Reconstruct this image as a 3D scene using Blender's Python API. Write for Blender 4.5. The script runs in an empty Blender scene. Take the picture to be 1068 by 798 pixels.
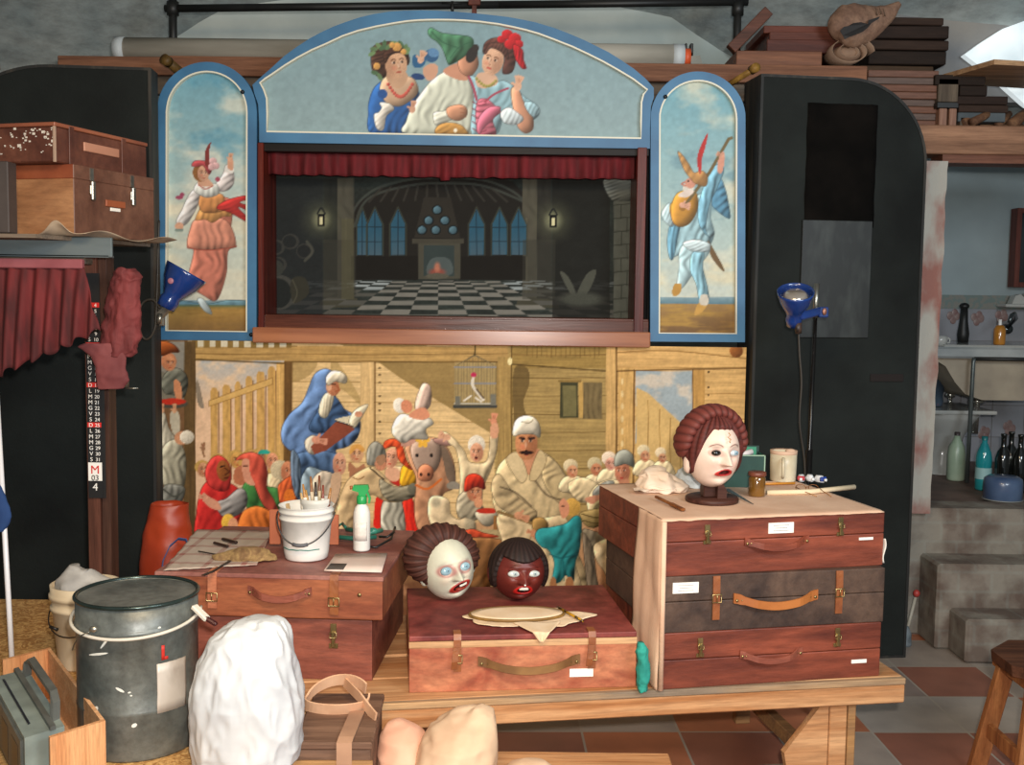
import bpy, bmesh, math, random
import numpy as np
from mathutils import Vector, Matrix, noise as mnoise

SC = bpy.context.scene
COL = SC.collection
PI = math.pi
# ------------------------------------------------------------------ camera
CF = 1130.0; CT = math.radians(4.6); CR = .013; CP = Vector((0, 0, 1.6))
_f = Vector((0, math.cos(CT), -math.sin(CT)))
_u0 = Vector((0, math.sin(CT), math.cos(CT))); _r0 = Vector((1, 0, 0))
_r = _r0*math.cos(CR) + _u0*math.sin(CR)
_u = _u0*math.cos(CR) - _r0*math.sin(CR)
def ray(x, y): return _f*CF + _r*(x-534) + _u*(399-y)
def P(x, y, Y):            # point of the place at depth Y that the photograph shows at x, y
    d = ray(x, y); return CP + d*(Y/d.y)
def PZ(x, y, z):           # the same, at height z
    d = ray(x, y); return CP + d*((z-1.6)/d.z)
cam = bpy.data.cameras.new('camera'); cam.lens = 36*CF/1068; cam.sensor_width = 36; cam.clip_start = .05
camo = bpy.data.objects.new('camera', cam); COL.objects.link(camo)
mw = Matrix((( _r.x, _u.x, -_f.x, CP.x), (_r.y, _u.y, -_f.y, CP.y), (_r.z, _u.z, -_f.z, CP.z), (0, 0, 0, 1)))
camo.matrix_world = mw
SC.camera = camo
# ------------------------------------------------------------------ view and light
SC.view_settings.view_transform = 'Standard'; SC.view_settings.look = 'None'
SC.view_settings.gamma = 1; SC.view_settings.use_curve_mapping = False
SC.view_settings.exposure = 0.0
W = bpy.data.worlds.new('room_air'); SC.world = W; W.use_nodes = True
W.node_tree.nodes['Background'].inputs[0].default_value = (.80, .93, 1.0, 1)
W.node_tree.nodes['Background'].inputs[1].default_value = .27
def light(name, kind, loc, energy, col, look=None, **k):
    l = bpy.data.lights.new(name, kind); l.energy = energy; l.color = col
    for a, v in k.items(): setattr(l, a, v)
    o = bpy.data.objects.new(name, l); COL.objects.link(o); o.location = loc
    if look is not None:
        o.rotation_euler = (Vector(look)-Vector(loc)).to_track_quat('-Z', 'Y').to_euler()
    return o
light('camera_flash', 'SPOT', (.07, -.02, 1.72), 400, (1.0, .955, .90), look=(-.05, 4.5, .95), spot_size=math.radians(100), spot_blend=1.0, shadow_soft_size=.035)
light('ceiling_lamp', 'AREA', (-.3, 1.3, 2.75), 46, (1.0, .74, .46), look=(-.4, 3.0, .4), shape='RECTANGLE', size=1.2, size_y=.5)
light('vault_fill', 'AREA', (2.2, .3, 2.6), 95, (.84, .93, 1.0), look=(.2, 5.5, 2.9), shape='RECTANGLE', size=1.4, size_y=.9)  # added cool fill aimed up at the vault, no actual window there
# ------------------------------------------------------------------ colour and materials
def s2l(c):
    c = np.asarray(c, dtype=float)
    return np.where(c <= .04045, c/12.92, ((c+.055)/1.055)**2.4)
def rgb(c, g=1.0):
    if isinstance(c, str): c = [int(c[i:i+2], 16) for i in (0, 2, 4)]
    l = s2l([v/255 for v in c])*g
    return (min(1, float(l[0])), min(1, float(l[1])), min(1, float(l[2])), 1)
_mc = {}
def nodes_of(name):
    m = bpy.data.materials.new(name); m.use_nodes = True
    nt = m.node_tree; b = nt.nodes['Principled BSDF']
    return m, nt, b
def mat(name, c1, c2=None, scale=6, rough=.6, metal=0, stretch=(1, 1, 1), bump=0, detail=5, lo=.35, hi=.65, c3=None, spec=.5,
        emis=0, alpha=1, trans=0, bscale=None, dist=0, coat=0):
    """noise-mixed procedural material"""
    if name in _mc: return _mc[name]
    m, nt, b = nodes_of(name); N = nt.nodes; L = nt.links
    tc = N.new('ShaderNodeTexCoord'); mp = N.new('ShaderNodeMapping'); mp.inputs['Scale'].default_value = stretch
    L.new(tc.outputs['Object'], mp.inputs[0])
    nz = N.new('ShaderNodeTexNoise'); nz.inputs['Scale'].default_value = scale; nz.inputs['Detail'].default_value = detail
    nz.inputs['Distortion'].default_value = dist
    L.new(mp.outputs[0], nz.inputs['Vector'])
    if c2 is None: c2 = c1
    cr = N.new('ShaderNodeValToRGB'); e = cr.color_ramp.elements
    e[0].position = lo; e[0].color = rgb(c1); e[1].position = hi; e[1].color = rgb(c2)
    if c3 is not None:
        k = e.new((lo+hi)/2 + (hi-lo)*.9); k.color = rgb(c3); k.position = min(.98, hi+.12)
    L.new(nz.outputs['Fac'], cr.inputs[0])
    if dist:      # fine grain and scuffs over the broad blotches
        gz = N.new('ShaderNodeTexNoise'); gz.inputs['Scale'].default_value = scale*7; gz.inputs['Detail'].default_value = 8; gz.inputs['Roughness'].default_value = .7
        L.new(mp.outputs[0], gz.inputs['Vector'])
        gr = N.new('ShaderNodeValToRGB'); gr.color_ramp.elements[0].position = .34; gr.color_ramp.elements[0].color = (.52, .50, .50, 1); gr.color_ramp.elements[1].position = .62
        L.new(gz.outputs['Fac'], gr.inputs[0])
        gm_ = N.new('ShaderNodeMix'); gm_.data_type = 'RGBA'; gm_.blend_type = 'MULTIPLY'; gm_.inputs[0].default_value = .75
        L.new(cr.outputs[0], gm_.inputs[6]); L.new(gr.outputs[0], gm_.inputs[7]); L.new(gm_.outputs[2], b.inputs['Base Color'])
    else: L.new(cr.outputs[0], b.inputs['Base Color'])
    b.inputs['Roughness'].default_value = rough; b.inputs['Metallic'].default_value = metal
    b.inputs['Specular IOR Level'].default_value = spec
    if coat: b.inputs['Coat Weight'].default_value = coat
    if trans: b.inputs['Transmission Weight'].default_value = trans
    if alpha < 1: b.inputs['Alpha'].default_value = alpha
    if emis:
        L.new(cr.outputs[0], b.inputs['Emission Color']); b.inputs['Emission Strength'].default_value = emis
    if bump:
        bp = N.new('ShaderNodeBump'); bp.inputs['Strength'].default_value = min(1, bump); bp.inputs['Distance'].default_value = .01
        n2 = nz
        if bscale:
            n2 = N.new('ShaderNodeTexNoise'); n2.inputs['Scale'].default_value = bscale; n2.inputs['Detail'].default_value = 6
            L.new(mp.outputs[0], n2.inputs['Vector'])
        L.new(n2.outputs['Fac'], bp.inputs['Height']); L.new(bp.outputs[0], b.inputs['Normal'])
    _mc[name] = m; return m
def wood(name, c1, c2, axis='x', scale=3.5, rough=.5, bump=.15, lo=.35, hi=.68, spec=.22):
    st = {'x': (.35, 6, 6), 'y': (6, .35, 6), 'z': (6, 6, .35)}[axis]
    return mat(name, c1, c2, scale=scale, rough=rough, stretch=st, bump=bump, lo=lo, hi=hi, dist=.8, spec=spec)
def vcmat(name, rough=.6, spec=.3, bump=0, bscale=80):
    if name in _mc: return _mc[name]
    m, nt, b = nodes_of(name); N = nt.nodes; L = nt.links
    a = N.new('ShaderNodeVertexColor'); a.layer_name = 'paint'
    L.new(a.outputs[0], b.inputs['Base Color']); b.inputs['Roughness'].default_value = rough
    b.inputs['Specular IOR Level'].default_value = spec
    if bump:
        tc = N.new('ShaderNodeTexCoord'); nz = N.new('ShaderNodeTexNoise'); nz.inputs['Scale'].default_value = bscale
        L.new(tc.outputs['Object'], nz.inputs['Vector'])
        bp = N.new('ShaderNodeBump'); bp.inputs['Strength'].default_value = bump; bp.inputs['Distance'].default_value = .004
        L.new(nz.outputs['Fac'], bp.inputs['Height']); L.new(bp.outputs[0], b.inputs['Normal'])
    _mc[name] = m; return m
# ------------------------------------------------------------------ objects
def empty(name, loc=(0, 0, 0), rz=0, label=None, cat=None, group=None):
    o = bpy.data.objects.new(name, None); COL.objects.link(o); o.location = loc; o.rotation_euler = (0, 0, rz)
    o.empty_display_size = .05
    tag(o, label, cat, group); return o
def tag(o, label=None, cat=None, group=None, kind=None):
    if label: o['label'] = label
    if cat: o['category'] = cat
    if group: o['group'] = group
    if kind: o['kind'] = kind
    return o
class B:
    """collects shapes into one mesh"""
    def __init__(s): s.bm = bmesh.new()
    def _fin(s, verts, M=None, smooth=False, mi=0):
        if M is not None:
            for v in verts: v.co = M @ v.co
        for v in verts:
            for f in v.link_faces: f.smooth = smooth; f.material_index = mi
        return s
    def box(s, x0, x1, y0, y1, z0, z1, bev=0, M=None, seg=1, mi=0):
        r = bmesh.ops.create_cube(s.bm, size=1)['verts']
        for v in r: v.co = Vector(((x0+x1)/2 + v.co.x*(x1-x0), (y0+y1)/2 + v.co.y*(y1-y0), (z0+z1)/2 + v.co.z*(z1-z0)))
        if bev:
            ed = list({e for v in r for e in v.link_edges})
            q = bmesh.ops.bevel(s.bm, geom=ed, offset=bev, segments=seg, affect='EDGES', profile=.6)
            r = list({v for v in q['verts']} | {v for f in q['faces'] for v in f.verts} | {v for v in r if v.is_valid})
            st = list(r); seen = set(r)
            while st:
                v = st.pop()
                for e in v.link_edges:
                    w = e.other_vert(v)
                    if w not in seen: seen.add(w); st.append(w)
            r = list(seen)
        return s._fin(r, M, False, mi)
    def bar(s, a, b, w, h, up=(0, 0, 1), bev=0, mi=0):
        a = Vector(a); b = Vector(b); d = b-a; L = d.length; x = d.normalized(); y = Vector(up).cross(x)
        if y.length < 1e-4: y = Vector((0, 1, 0)).cross(x)
        y.normalize(); z = x.cross(y)
        M = Matrix(((x.x, y.x, z.x, a.x), (x.y, y.y, z.y, a.y), (x.z, y.z, z.z, a.z), (0, 0, 0, 1)))
        return s.box(0, L, -w/2, w/2, -h/2, h/2, bev, M, mi=mi)
    def lathe(s, prof, n=32, M=None, smooth=True, mi=0, caps=True):
        rows = []
        for (r, z) in prof:
            if r < 1e-5: rows.append([s.bm.verts.new((0, 0, z))])
            else: rows.append([s.bm.verts.new((r*math.cos(2*PI*k/n), r*math.sin(2*PI*k/n), z)) for k in range(n)])
        vs = [v for q in rows for v in q]
        for a, b in zip(rows, rows[1:]):
            for k in range(n):
                k2 = (k+1) % n
                if len(a) == 1 and len(b) == 1: continue
                if len(a) == 1: s.bm.faces.new((a[0], b[k2], b[k]))
                elif len(b) == 1: s.bm.faces.new((a[k], a[k2], b[0]))
                else: s.bm.faces.new((a[k], a[k2], b[k2], b[k]))
        if caps:
            if len(rows[0]) > 1: s.bm.faces.new(rows[0][::-1])
            if len(rows[-1]) > 1: s.bm.faces.new(rows[-1])
        return s._fin(vs, M, smooth, mi)
    def cyl(s, a, b, r, r2=None, n=16, smooth=True, mi=0):
        a = Vector(a); b = Vector(b); d = b-a
        M = Matrix.Translation(a) @ d.to_track_quat('Z', 'Y').to_matrix().to_4x4()
        return s.lathe([(r, 0), (r if r2 is None else r2, d.length)], n, M, smooth, mi)
    def tube(s, pts, r, n=8, mi=0, closed=False, flat=1.0):
        pts = [Vector(p) for p in pts]; rows = []; m = len(pts); up = Vector((0, 0, 1))
        rr = r if hasattr(r, '__len__') else [r]*m
        for i, p in enumerate(pts):
            if closed: t = pts[(i+1) % m]-pts[i-1]
            else: t = pts[min(i+1, m-1)]-pts[max(i-1, 0)]
            t.normalize()
            if i == 0:
                a = up.cross(t)
                if a.length < .1: a = Vector((1, 0, 0)).cross(t)
            else: a = a - t*a.dot(t)
            a.normalize(); c = t.cross(a)
            rows.append([s.bm.verts.new(p + a*math.cos(2*PI*k/n)*rr[i] + c*math.sin(2*PI*k/n)*rr[i]*flat) for k in range(n)])
        rng = range(m) if closed else range(m-1)
        for i in rng:
            A, Bq = rows[i], rows[(i+1) % m]
            for k in range(n): s.bm.faces.new((A[k], A[(k+1) % n], Bq[(k+1) % n], Bq[k]))
        if not closed: s.bm.faces.new(rows[0][::-1]); s.bm.faces.new(rows[-1])
        return s._fin([v for q in rows for v in q], None, True, mi)
    def prism(s, poly, y0, y1, M=None, mi=0, smooth=False):
        """polygon in (x,z) extruded from y0 to y1"""
        a = [s.bm.verts.new((p[0], y0, p[1])) for p in poly]; b = [s.bm.verts.new((p[0], y1, p[1])) for p in poly]
        n = len(poly)
        s.bm.faces.new(a); s.bm.faces.new(b[::-1])
        for k in range(n): s.bm.faces.new((a[k], b[k], b[(k+1) % n], a[(k+1) % n]))
        s._fin(a+b, M, smooth, mi)
        return s
    def ring(s, outer, inner, y0, y1, mi=0, M=None):
        """closed band between two outlines with as many points"""
        n = len(outer); V = []
        for pl, y in ((outer, y0), (inner, y0), (inner, y1), (outer, y1)):
            V.append([s.bm.verts.new((p[0], y, p[1])) for p in pl])
        for j in range(4):
            A, Bq = V[j], V[(j+1) % 4]
            for k in range(n): s.bm.faces.new((A[k], A[(k+1) % n], Bq[(k+1) % n], Bq[k]))
        return s._fin([v for q in V for v in q], M, False, mi)
    def grid(s, nx, ny, fn, smooth=True, mi=0, wrapx=False):
        V = [[s.bm.verts.new(fn(i/(nx-(0 if wrapx else 1)), j/(ny-1))) for i in range(nx)] for j in range(ny)]
        for j in range(ny-1):
            for i in range(nx if wrapx else nx-1):
                i2 = (i+1) % nx
                s.bm.faces.new((V[j][i], V[j][i2], V[j+1][i2], V[j+1][i]))
        return s._fin([v for q in V for v in q], None, smooth, mi)
    def loft(s, secs, n=40, nz=0, amp=0, fr=6, seed=0, M=None, e=2.0, mi=0, rows=None, ridge=True, zf=1.0):
        """closed lump: sections (z, cx, cy, rx, ry), creased by noise"""
        m = rows or len(secs)*5
        zs = [q[0] for q in secs]
        def at(t):
            f = t*(len(secs)-1); i = min(int(f), len(secs)-2); k = f-i; k2 = k*k*(3-2*k) if 0 else k
            return [secs[i][c]*(1-k2)+secs[i+1][c]*k2 for c in range(5)]
        R = []
        for j in range(m):
            z, cx, cy, rx, ry = at(j/(m-1)); row = []
            for k in range(n):
                a = 2*PI*k/n; c, sn = math.cos(a), math.sin(a)
                x = math.copysign(abs(c)**(2/e), c); y = math.copysign(abs(sn)**(2/e), sn)
                p = Vector((cx+rx*x, cy+ry*y, z))
                if amp:
                    q = Vector((p.x*fr+seed, p.y*fr, p.z*fr*zf))
                    v = mnoise.noise(q)
                    v2 = mnoise.noise(q*2.3+Vector((3, 7, 1)))
                    d = (.5-abs(v)*1.6) + .5*(.4-abs(v2)*1.4) if ridge else v+.4*v2
                    p += Vector((x, y, 0)).normalized()*amp*d + Vector((0, 0, amp*.5*v2))
                row.append(s.bm.verts.new(p))
            R.append(row)
        for a, b in zip(R, R[1:]):
            for k in range(n): s.bm.faces.new((a[k], a[(k+1) % n], b[(k+1) % n], b[k]))
        for row, fl in ((R[0], 1), (R[-1], 0)):
            c = s.bm.verts.new(sum((v.co for v in row), Vector())/n)
            for k in range(n):
                f = (c, row[k], row[(k+1) % n]); s.bm.faces.new(f[::-1] if fl else f)
            R.append([c])
        return s._fin([v for q in R for v in q], M, True, mi)
    def ellip(s, c, r, n=20, mi=0, rot=None):
        M = Matrix.Translation(Vector(c)) @ (rot.to_4x4() if rot is not None else Matrix.Identity(4)) @ Matrix.Diagonal((r[0], r[1], r[2], 1))
        return s.lathe([(math.sin(PI*k/n*1.0), -math.cos(PI*k/n)) for k in range(n+1)], n*2 if n < 16 else 28, M, True, mi, caps=False)
    def build(s, name, mats, parent=None, loc=None, rot=None, mods=None):
        bmesh.ops.recalc_face_normals(s.bm, faces=s.bm.faces[:])
        me = bpy.data.meshes.new(name); s.bm.to_mesh(me); s.bm.free()
        for m in (mats if isinstance(mats, (list, tuple)) else [mats]): me.materials.append(m)
        o = bpy.data.objects.new(name, me); COL.objects.link(o)
        if parent is not None: o.parent = parent
        if loc is not None: o.location = loc
        if rot is not None: o.rotation_euler = rot
        if mods: mods(o)
        return o
def solid(th, off=0, sub=0):
    def f(o):
        m = o.modifiers.new('thickness', 'SOLIDIFY'); m.thickness = th; m.offset = off
        if sub: q = o.modifiers.new('smooth', 'SUBSURF'); q.levels = sub; q.render_levels = sub
    return f
def copy_tree(o, parent=None):
    c = o.copy(); COL.objects.link(c)
    if parent is not None: c.parent = parent
    for ch in [q for q in SC.objects if q.parent == o]: copy_tree(ch, c)
    return c
def N3(x, y=0, z=0): return mnoise.noise(Vector((x, y, z)))
def text_mesh(name, body, size, m, parent, loc, rot=(PI/2, 0, 0), ext=.0006, align='CENTER', space=1.0):
    cu = bpy.data.curves.new(name, 'FONT'); cu.body = body; cu.size = size; cu.extrude = ext; cu.align_x = align; cu.space_line = space
    t = bpy.data.objects.new(name, cu); COL.objects.link(t)
    bpy.context.view_layer.update()
    me = bpy.data.meshes.new_from_object(t.evaluated_get(bpy.context.evaluated_depsgraph_get()))
    bpy.data.objects.remove(t); bpy.data.curves.remove(cu)
    me.materials.clear(); me.materials.append(m)
    o = bpy.data.objects.new(name, me); COL.objects.link(o); o.parent = parent; o.location = loc; o.rotation_euler = rot
    return o
# ------------------------------------------------------------------ a small painter for the painted panels
RS = np.random.RandomState(7)
def vnoise(shape, cell, seed=0, octs=3):
    rs = np.random.RandomState(seed); h, w = shape; out = np.zeros(shape); amp = 1; tot = 0
    for o in range(octs):
        cy = max(1.0, cell[1]/2**o); cx = max(1.0, cell[0]/2**o)
        gh, gw = int(h/cy)+3, int(w/cx)+3
        g = rs.rand(gh, gw)*2-1
        y = np.arange(h)/cy; x = np.arange(w)/cx
        yi = y.astype(int); xi = x.astype(int); fy = y-yi; fx = x-xi
        fy = (fy*fy*(3-2*fy))[:, None]; fx = (fx*fx*(3-2*fx))[None, :]
        a = g[yi][:, xi]; b = g[yi][:, xi+1]; c = g[yi+1][:, xi]; d = g[yi+1][:, xi+1]
        out += amp*((a*(1-fx)+b*fx)*(1-fy)+(c*(1-fx)+d*fx)*fy); tot += amp; amp *= .55
    return out/tot
def spline(pts, closed=True, k=6):
    p = np.asarray(pts, float); n = len(p); out = []
    for i in range(n if closed else n-1):
        p0 = p[(i-1) % n] if closed or i > 0 else p[i]; p1 = p[i]; p2 = p[(i+1) % n]
        p3 = p[(i+2) % n] if closed or i < n-2 else p2
        for j in range(k):
            t = j/k
            out.append(.5*((2*p1)+(-p0+p2)*t+(2*p0-5*p1+4*p2-p3)*t*t+(-p0+3*p1-3*p2+p3)*t**3))
    if not closed: out.append(p[-1])
    return np.array(out)
def cc(c):
    if isinstance(c, str): c = [int(c[i:i+2], 16) for i in (0, 2, 4)]
    return np.array(c, float)/255
def cc_(c, k): return [int(v*255*k) for v in cc(c)]
def bblur(m, r):
    for ax in (0, 1):
        for _ in range(2):
            k = 2*r+1; q = np.pad(m, [(r+1, r), (0, 0)] if ax == 0 else [(0, 0), (r+1, r)]); cs = np.cumsum(q, ax)
            m = (cs[k:] - cs[:-k])/k if ax == 0 else (cs[:, k:]-cs[:, :-k])/k
    return m
def shift(m, d):
    q = np.pad(m, abs(d)); h, w = m.shape; o = abs(d)+d; return q[o:o+h, o:o+w]
class Canvas:
    def __init__(s, x0, y0, x1, y1, base, ss=2.0):
        s.x0, s.y0, s.ss = x0, y0, ss; s.w = int((x1-x0)*ss); s.h = int((y1-y0)*ss)
        s.im = np.zeros((s.h, s.w, 3)); s.im[:] = cc(base)
    def _blend(s, a, ys, xs, col):
        s.im[ys, xs] = s.im[ys, xs]*(1-a[..., None]) + col*a[..., None]
    def mask(s, pts):
        q = (np.asarray(pts, float)-[s.x0, s.y0])*s.ss
        xa = max(0, int(q[:, 0].min())-1); xb = min(s.w, int(q[:, 0].max())+2)
        ya = max(0, int(q[:, 1].min())-1); yb = min(s.h, int(q[:, 1].max())+2)
        if xb <= xa or yb <= ya: return None
        X = (np.arange(xa, xb)+.5)[None, :]; acc = 0
        for oy in (.25, .75):
            Y = (np.arange(ya, yb)+oy)[:, None]
            ins = np.zeros((yb-ya, xb-xa), bool)
            for i in range(len(q)):
                x1, y1 = q[i-1]; x2, y2 = q[i]
                if y1 == y2: continue
                c = (y1 > Y) != (y2 > Y)
                xx = (x2-x1)*(Y-y1)/(y2-y1)+x1
                ins ^= c & (X < xx)
            acc = acc + ins
        return acc/2.0, slice(ya, yb), slice(xa, xb)
    def poly(s, pts, col, sm=True, a=1, fold=None, vol=0, nz=.05, seed=0, line=None, lw=.8):
        pp = spline(pts) if sm and len(pts) > 2 else np.asarray(pts, float)
        r = s.mask(pp)
        if r is None: return s
        m, ys, xs = r; h, w = m.shape; col0 = col
        col = np.ones((h, w, 3))*cc(col)
        n = vnoise((h, w), (9*s.ss, 9*s.ss), seed+h)
        sh = 1+nz*n*.9
        if fold:
            ang, wl, amp = fold; ca, sa = math.cos(math.radians(ang)), math.sin(math.radians(ang))
            yy, xx = np.mgrid[0:h, 0:w]/s.ss
            wp = vnoise((h, w), (24*s.ss, 24*s.ss), seed+3, 2)*wl*1.5
            t = (xx*ca+yy*sa+wp)/wl
            n2 = vnoise((h, w), (11*s.ss, 11*s.ss), seed+17, 2)
            f = np.sin(2*PI*t*.8+.5*n); f = np.where(f > 0, f*.55, -np.abs(f)**1.3); sh = sh+.95*amp*f*np.clip(.8+1.2*n2, .1, 1.4)*1.15
        if sm and (fold or vol):
            rr = max(2, int(min(3.2*s.ss, min(h, w)*.16))); bl = bblur(m, rr); sh = sh-.03+.34*(shift(bl, rr)-shift(bl, -rr))
        if vol:
            xx = np.linspace(-1, 1, w)[None, :]*np.ones((h, 1)); yy = np.linspace(-1, 1, h)[:, None]
            sh = sh+vol*(-.6*xx-.5*yy)-abs(vol)*.5*np.clip(np.abs(xx)-.6, 0, 1)
        col = np.clip(col*sh[..., None], 0, 1)
        s._blend(m*a, ys, xs, col)
        if line is None and sm and (fold or vol): s.line(np.vstack([pp, pp[:1]]), tuple(cc_(col0, .42)), .9, .5, sm=False)
        if line is not None: s.line(np.vstack([pp, pp[:1]]), line, lw, .6, sm=False)
        return s
    def line(s, pts, col, w=1, a=1, sm=True):
        p = spline(pts, False) if sm and len(pts) > 2 else np.asarray(pts, float)
        q = (p-[s.x0, s.y0])*s.ss; W2 = w*s.ss/2
        xa = max(0, int(q[:, 0].min()-W2)-1); xb = min(s.w, int(q[:, 0].max()+W2)+2)
        ya = max(0, int(q[:, 1].min()-W2)-1); yb = min(s.h, int(q[:, 1].max()+W2)+2)
        if xb <= xa or yb <= ya: return s
        Y, X = np.mgrid[ya:yb, xa:xb]+.5; D = np.full(X.shape, 1e9)
        for i in range(len(q)-1):
            ax, ay = q[i]; bx, by = q[i+1]; L = (bx-ax)**2+(by-ay)**2
            t = np.clip(((X-ax)*(bx-ax)+(Y-ay)*(by-ay))/max(L, 1e-6), 0, 1)
            D = np.minimum(D, np.hypot(X-ax-t*(bx-ax), Y-ay-t*(by-ay)))
        m = np.clip(W2+.5-D, 0, 1)*a
        s._blend(m, slice(ya, yb), slice(xa, xb), cc(col)); return s
    def ell(s, cx, cy, rx, ry, col, rot=0, a=1, soft=0, vol=0, nz=.04):
        r = math.radians(rot); R = max(rx, ry)*(1+soft)
        xa = max(0, int((cx-R-s.x0)*s.ss)-1); xb = min(s.w, int((cx+R-s.x0)*s.ss)+2)
        ya = max(0, int((cy-R-s.y0)*s.ss)-1); yb = min(s.h, int((cy+R-s.y0)*s.ss)+2)
        if xb <= xa or yb <= ya: return s
        Y, X = np.mgrid[ya:yb, xa:xb]; X = (X+.5)/s.ss+s.x0-cx; Y = (Y+.5)/s.ss+s.y0-cy
        U = (X*math.cos(r)+Y*math.sin(r))/rx; V = (-X*math.sin(r)+Y*math.cos(r))/ry; d = np.sqrt(U*U+V*V)
        if soft: m = np.clip((1+soft-d)/(2*soft), 0, 1); m = m*m*(3-2*m)
        else: m = np.clip((1-d)*min(rx, ry)*s.ss+.5, 0, 1)
        sh = 1+vol*(-.6*U-.6*V)+nz*RS.randn(*X.shape)
        s._blend(m*a, slice(ya, yb), slice(xa, xb), np.clip(cc(col)*sh[..., None], 0, 1)); return s
    def rect(s, x0, y0, x1, y1, col, **k): return s.poly([(x0, y0), (x1, y0), (x1, y1), (x0, y1)], col, sm=False, **k)
    def gradv(s, y0, y1, c0, c1, x0=None, x1=None, a=1):
        ya = max(0, int((y0-s.y0)*s.ss)); yb = min(s.h, int((y1-s.y0)*s.ss))
        xa = 0 if x0 is None else max(0, int((x0-s.x0)*s.ss)); xb = s.w if x1 is None else min(s.w, int((x1-s.x0)*s.ss))
        t = np.linspace(0, 1, yb-ya)[:, None, None]
        s.im[ya:yb, xa:xb] = s.im[ya:yb, xa:xb]*(1-a)+(cc(c0)*(1-t)+cc(c1)*t)*a; return s
    def clouds(s, y0, y1, col, cell, seed, thr=.0, gain=2.2, a=.9, x0=None, x1=None):
        ya = max(0, int((y0-s.y0)*s.ss)); yb = min(s.h, int((y1-s.y0)*s.ss))
        xa = 0 if x0 is None else int((x0-s.x0)*s.ss); xb = s.w if x1 is None else int((x1-s.x0)*s.ss)
        n = vnoise((yb-ya, xb-xa), (cell[0]*s.ss, cell[1]*s.ss), seed, 4)
        m = np.clip((n-thr)*gain, 0, 1)*a
        s._blend(m, slice(ya, yb), slice(xa, xb), cc(col)); return s
    def grain(s, amp=.04, cell=(3, 3), seed=1):
        n = vnoise((s.h, s.w), (cell[0]*s.ss, cell[1]*s.ss), seed, 3); s.im = np.clip(s.im*(1+amp*n[..., None]*2), 0, 1); return s
    def sample(s, px, py):
        x = np.clip((px-s.x0)*s.ss-.5, 0, s.w-1.001); y = np.clip((py-s.y0)*s.ss-.5, 0, s.h-1.001)
        xi = x.astype(int); yi = y.astype(int); fx = (x-xi)[:, None]; fy = (y-yi)[:, None]
        xi2 = np.minimum(xi+1, s.w-1); yi2 = np.minimum(yi+1, s.h-1)
        return (s.im[yi, xi]*(1-fx)+s.im[yi, xi2]*fx)*(1-fy)+(s.im[yi2, xi]*(1-fx)+s.im[yi2, xi2]*fx)*fy
    # ---- figures
    def face(s, cx, cy, rx, ry, skin='c89a78', d=0, tilt=0, hair=None, mouth='a04838', open_=0, beard=None, eye=1):
        t = math.radians(tilt); ct, st = math.cos(t), math.sin(t)
        def q(u, v): return (cx+(u*rx)*ct-(v*ry)*st, cy+(u*rx)*st+(v*ry)*ct)
        s.ell(cx, cy, rx, ry, skin, tilt, vol=.10)
        s.ell(*q(.55 if d <= 0 else -.6, .1), rx*.5, ry*.7, '6a4030', tilt, a=.28, soft=.6)
        o = d*.3
        for e in (-1, 1):
            ex = o+e*.36
            if abs(ex) > .8: continue
            s.line([q(ex-.2, -.28), q(ex, -.36), q(ex+.2, -.28)], '50301f', max(.7, rx*.10), .75)
            if eye: s.ell(*q(ex, -.12), rx*.17, ry*.085, 'e8dccb', tilt, a=.6); s.ell(*q(ex+d*.05, -.12), rx*.10, ry*.09, '2a1a14', tilt, a=.95)
        s.line([q(o+d*.05, -.1), q(o+d*.28, .24), q(o+.02, .3)], '7a4632', max(.6, rx*.09), .6)
        s.ell(*q(o+d*.2-.05, .1), rx*.1, ry*.18, 'f4dcc4', tilt, a=.4, soft=.5)
        s.ell(*q(o-.35, .25), rx*.25, ry*.16, 'd07860', tilt, a=.35, soft=.5)
        if beard: s.ell(*q(o*.6, .7), rx*.7, ry*.5, beard, tilt, soft=.3); 
        if open_: s.ell(*q(o, .55), rx*.2, ry*.15, '40140f', tilt); s.ell(*q(o, .55+.13), rx*.2, ry*.06, mouth, tilt, a=.8)
        else: s.ell(*q(o, .55), rx*.24, ry*.07, mouth, tilt, a=.9)
    def hand(s, cx, cy, r, ang, skin='c89a78', n=4, spread=14):
        s.ell(cx, cy, r, r*.8, skin, ang, vol=.08)
        for k in range(n):
            a = math.radians(ang+(k-(n-1)/2)*spread)
            s.line([(cx+r*.5*math.cos(a), cy+r*.5*math.sin(a)), (cx+r*2.1*math.cos(a), cy+r*2.1*math.sin(a))], skin, r*.55)
        for k in range(n-1):
            a = math.radians(ang+(k-(n-2)/2)*spread)
            s.line([(cx+r*.8*math.cos(a), cy+r*.8*math.sin(a)), (cx+r*1.7*math.cos(a), cy+r*1.7*math.sin(a))], '8a5a44', .6, .5)
        a = math.radians(ang-70); s.line([(cx, cy), (cx+r*1.3*math.cos(a), cy+r*1.3*math.sin(a))], skin, r*.55)
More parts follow.
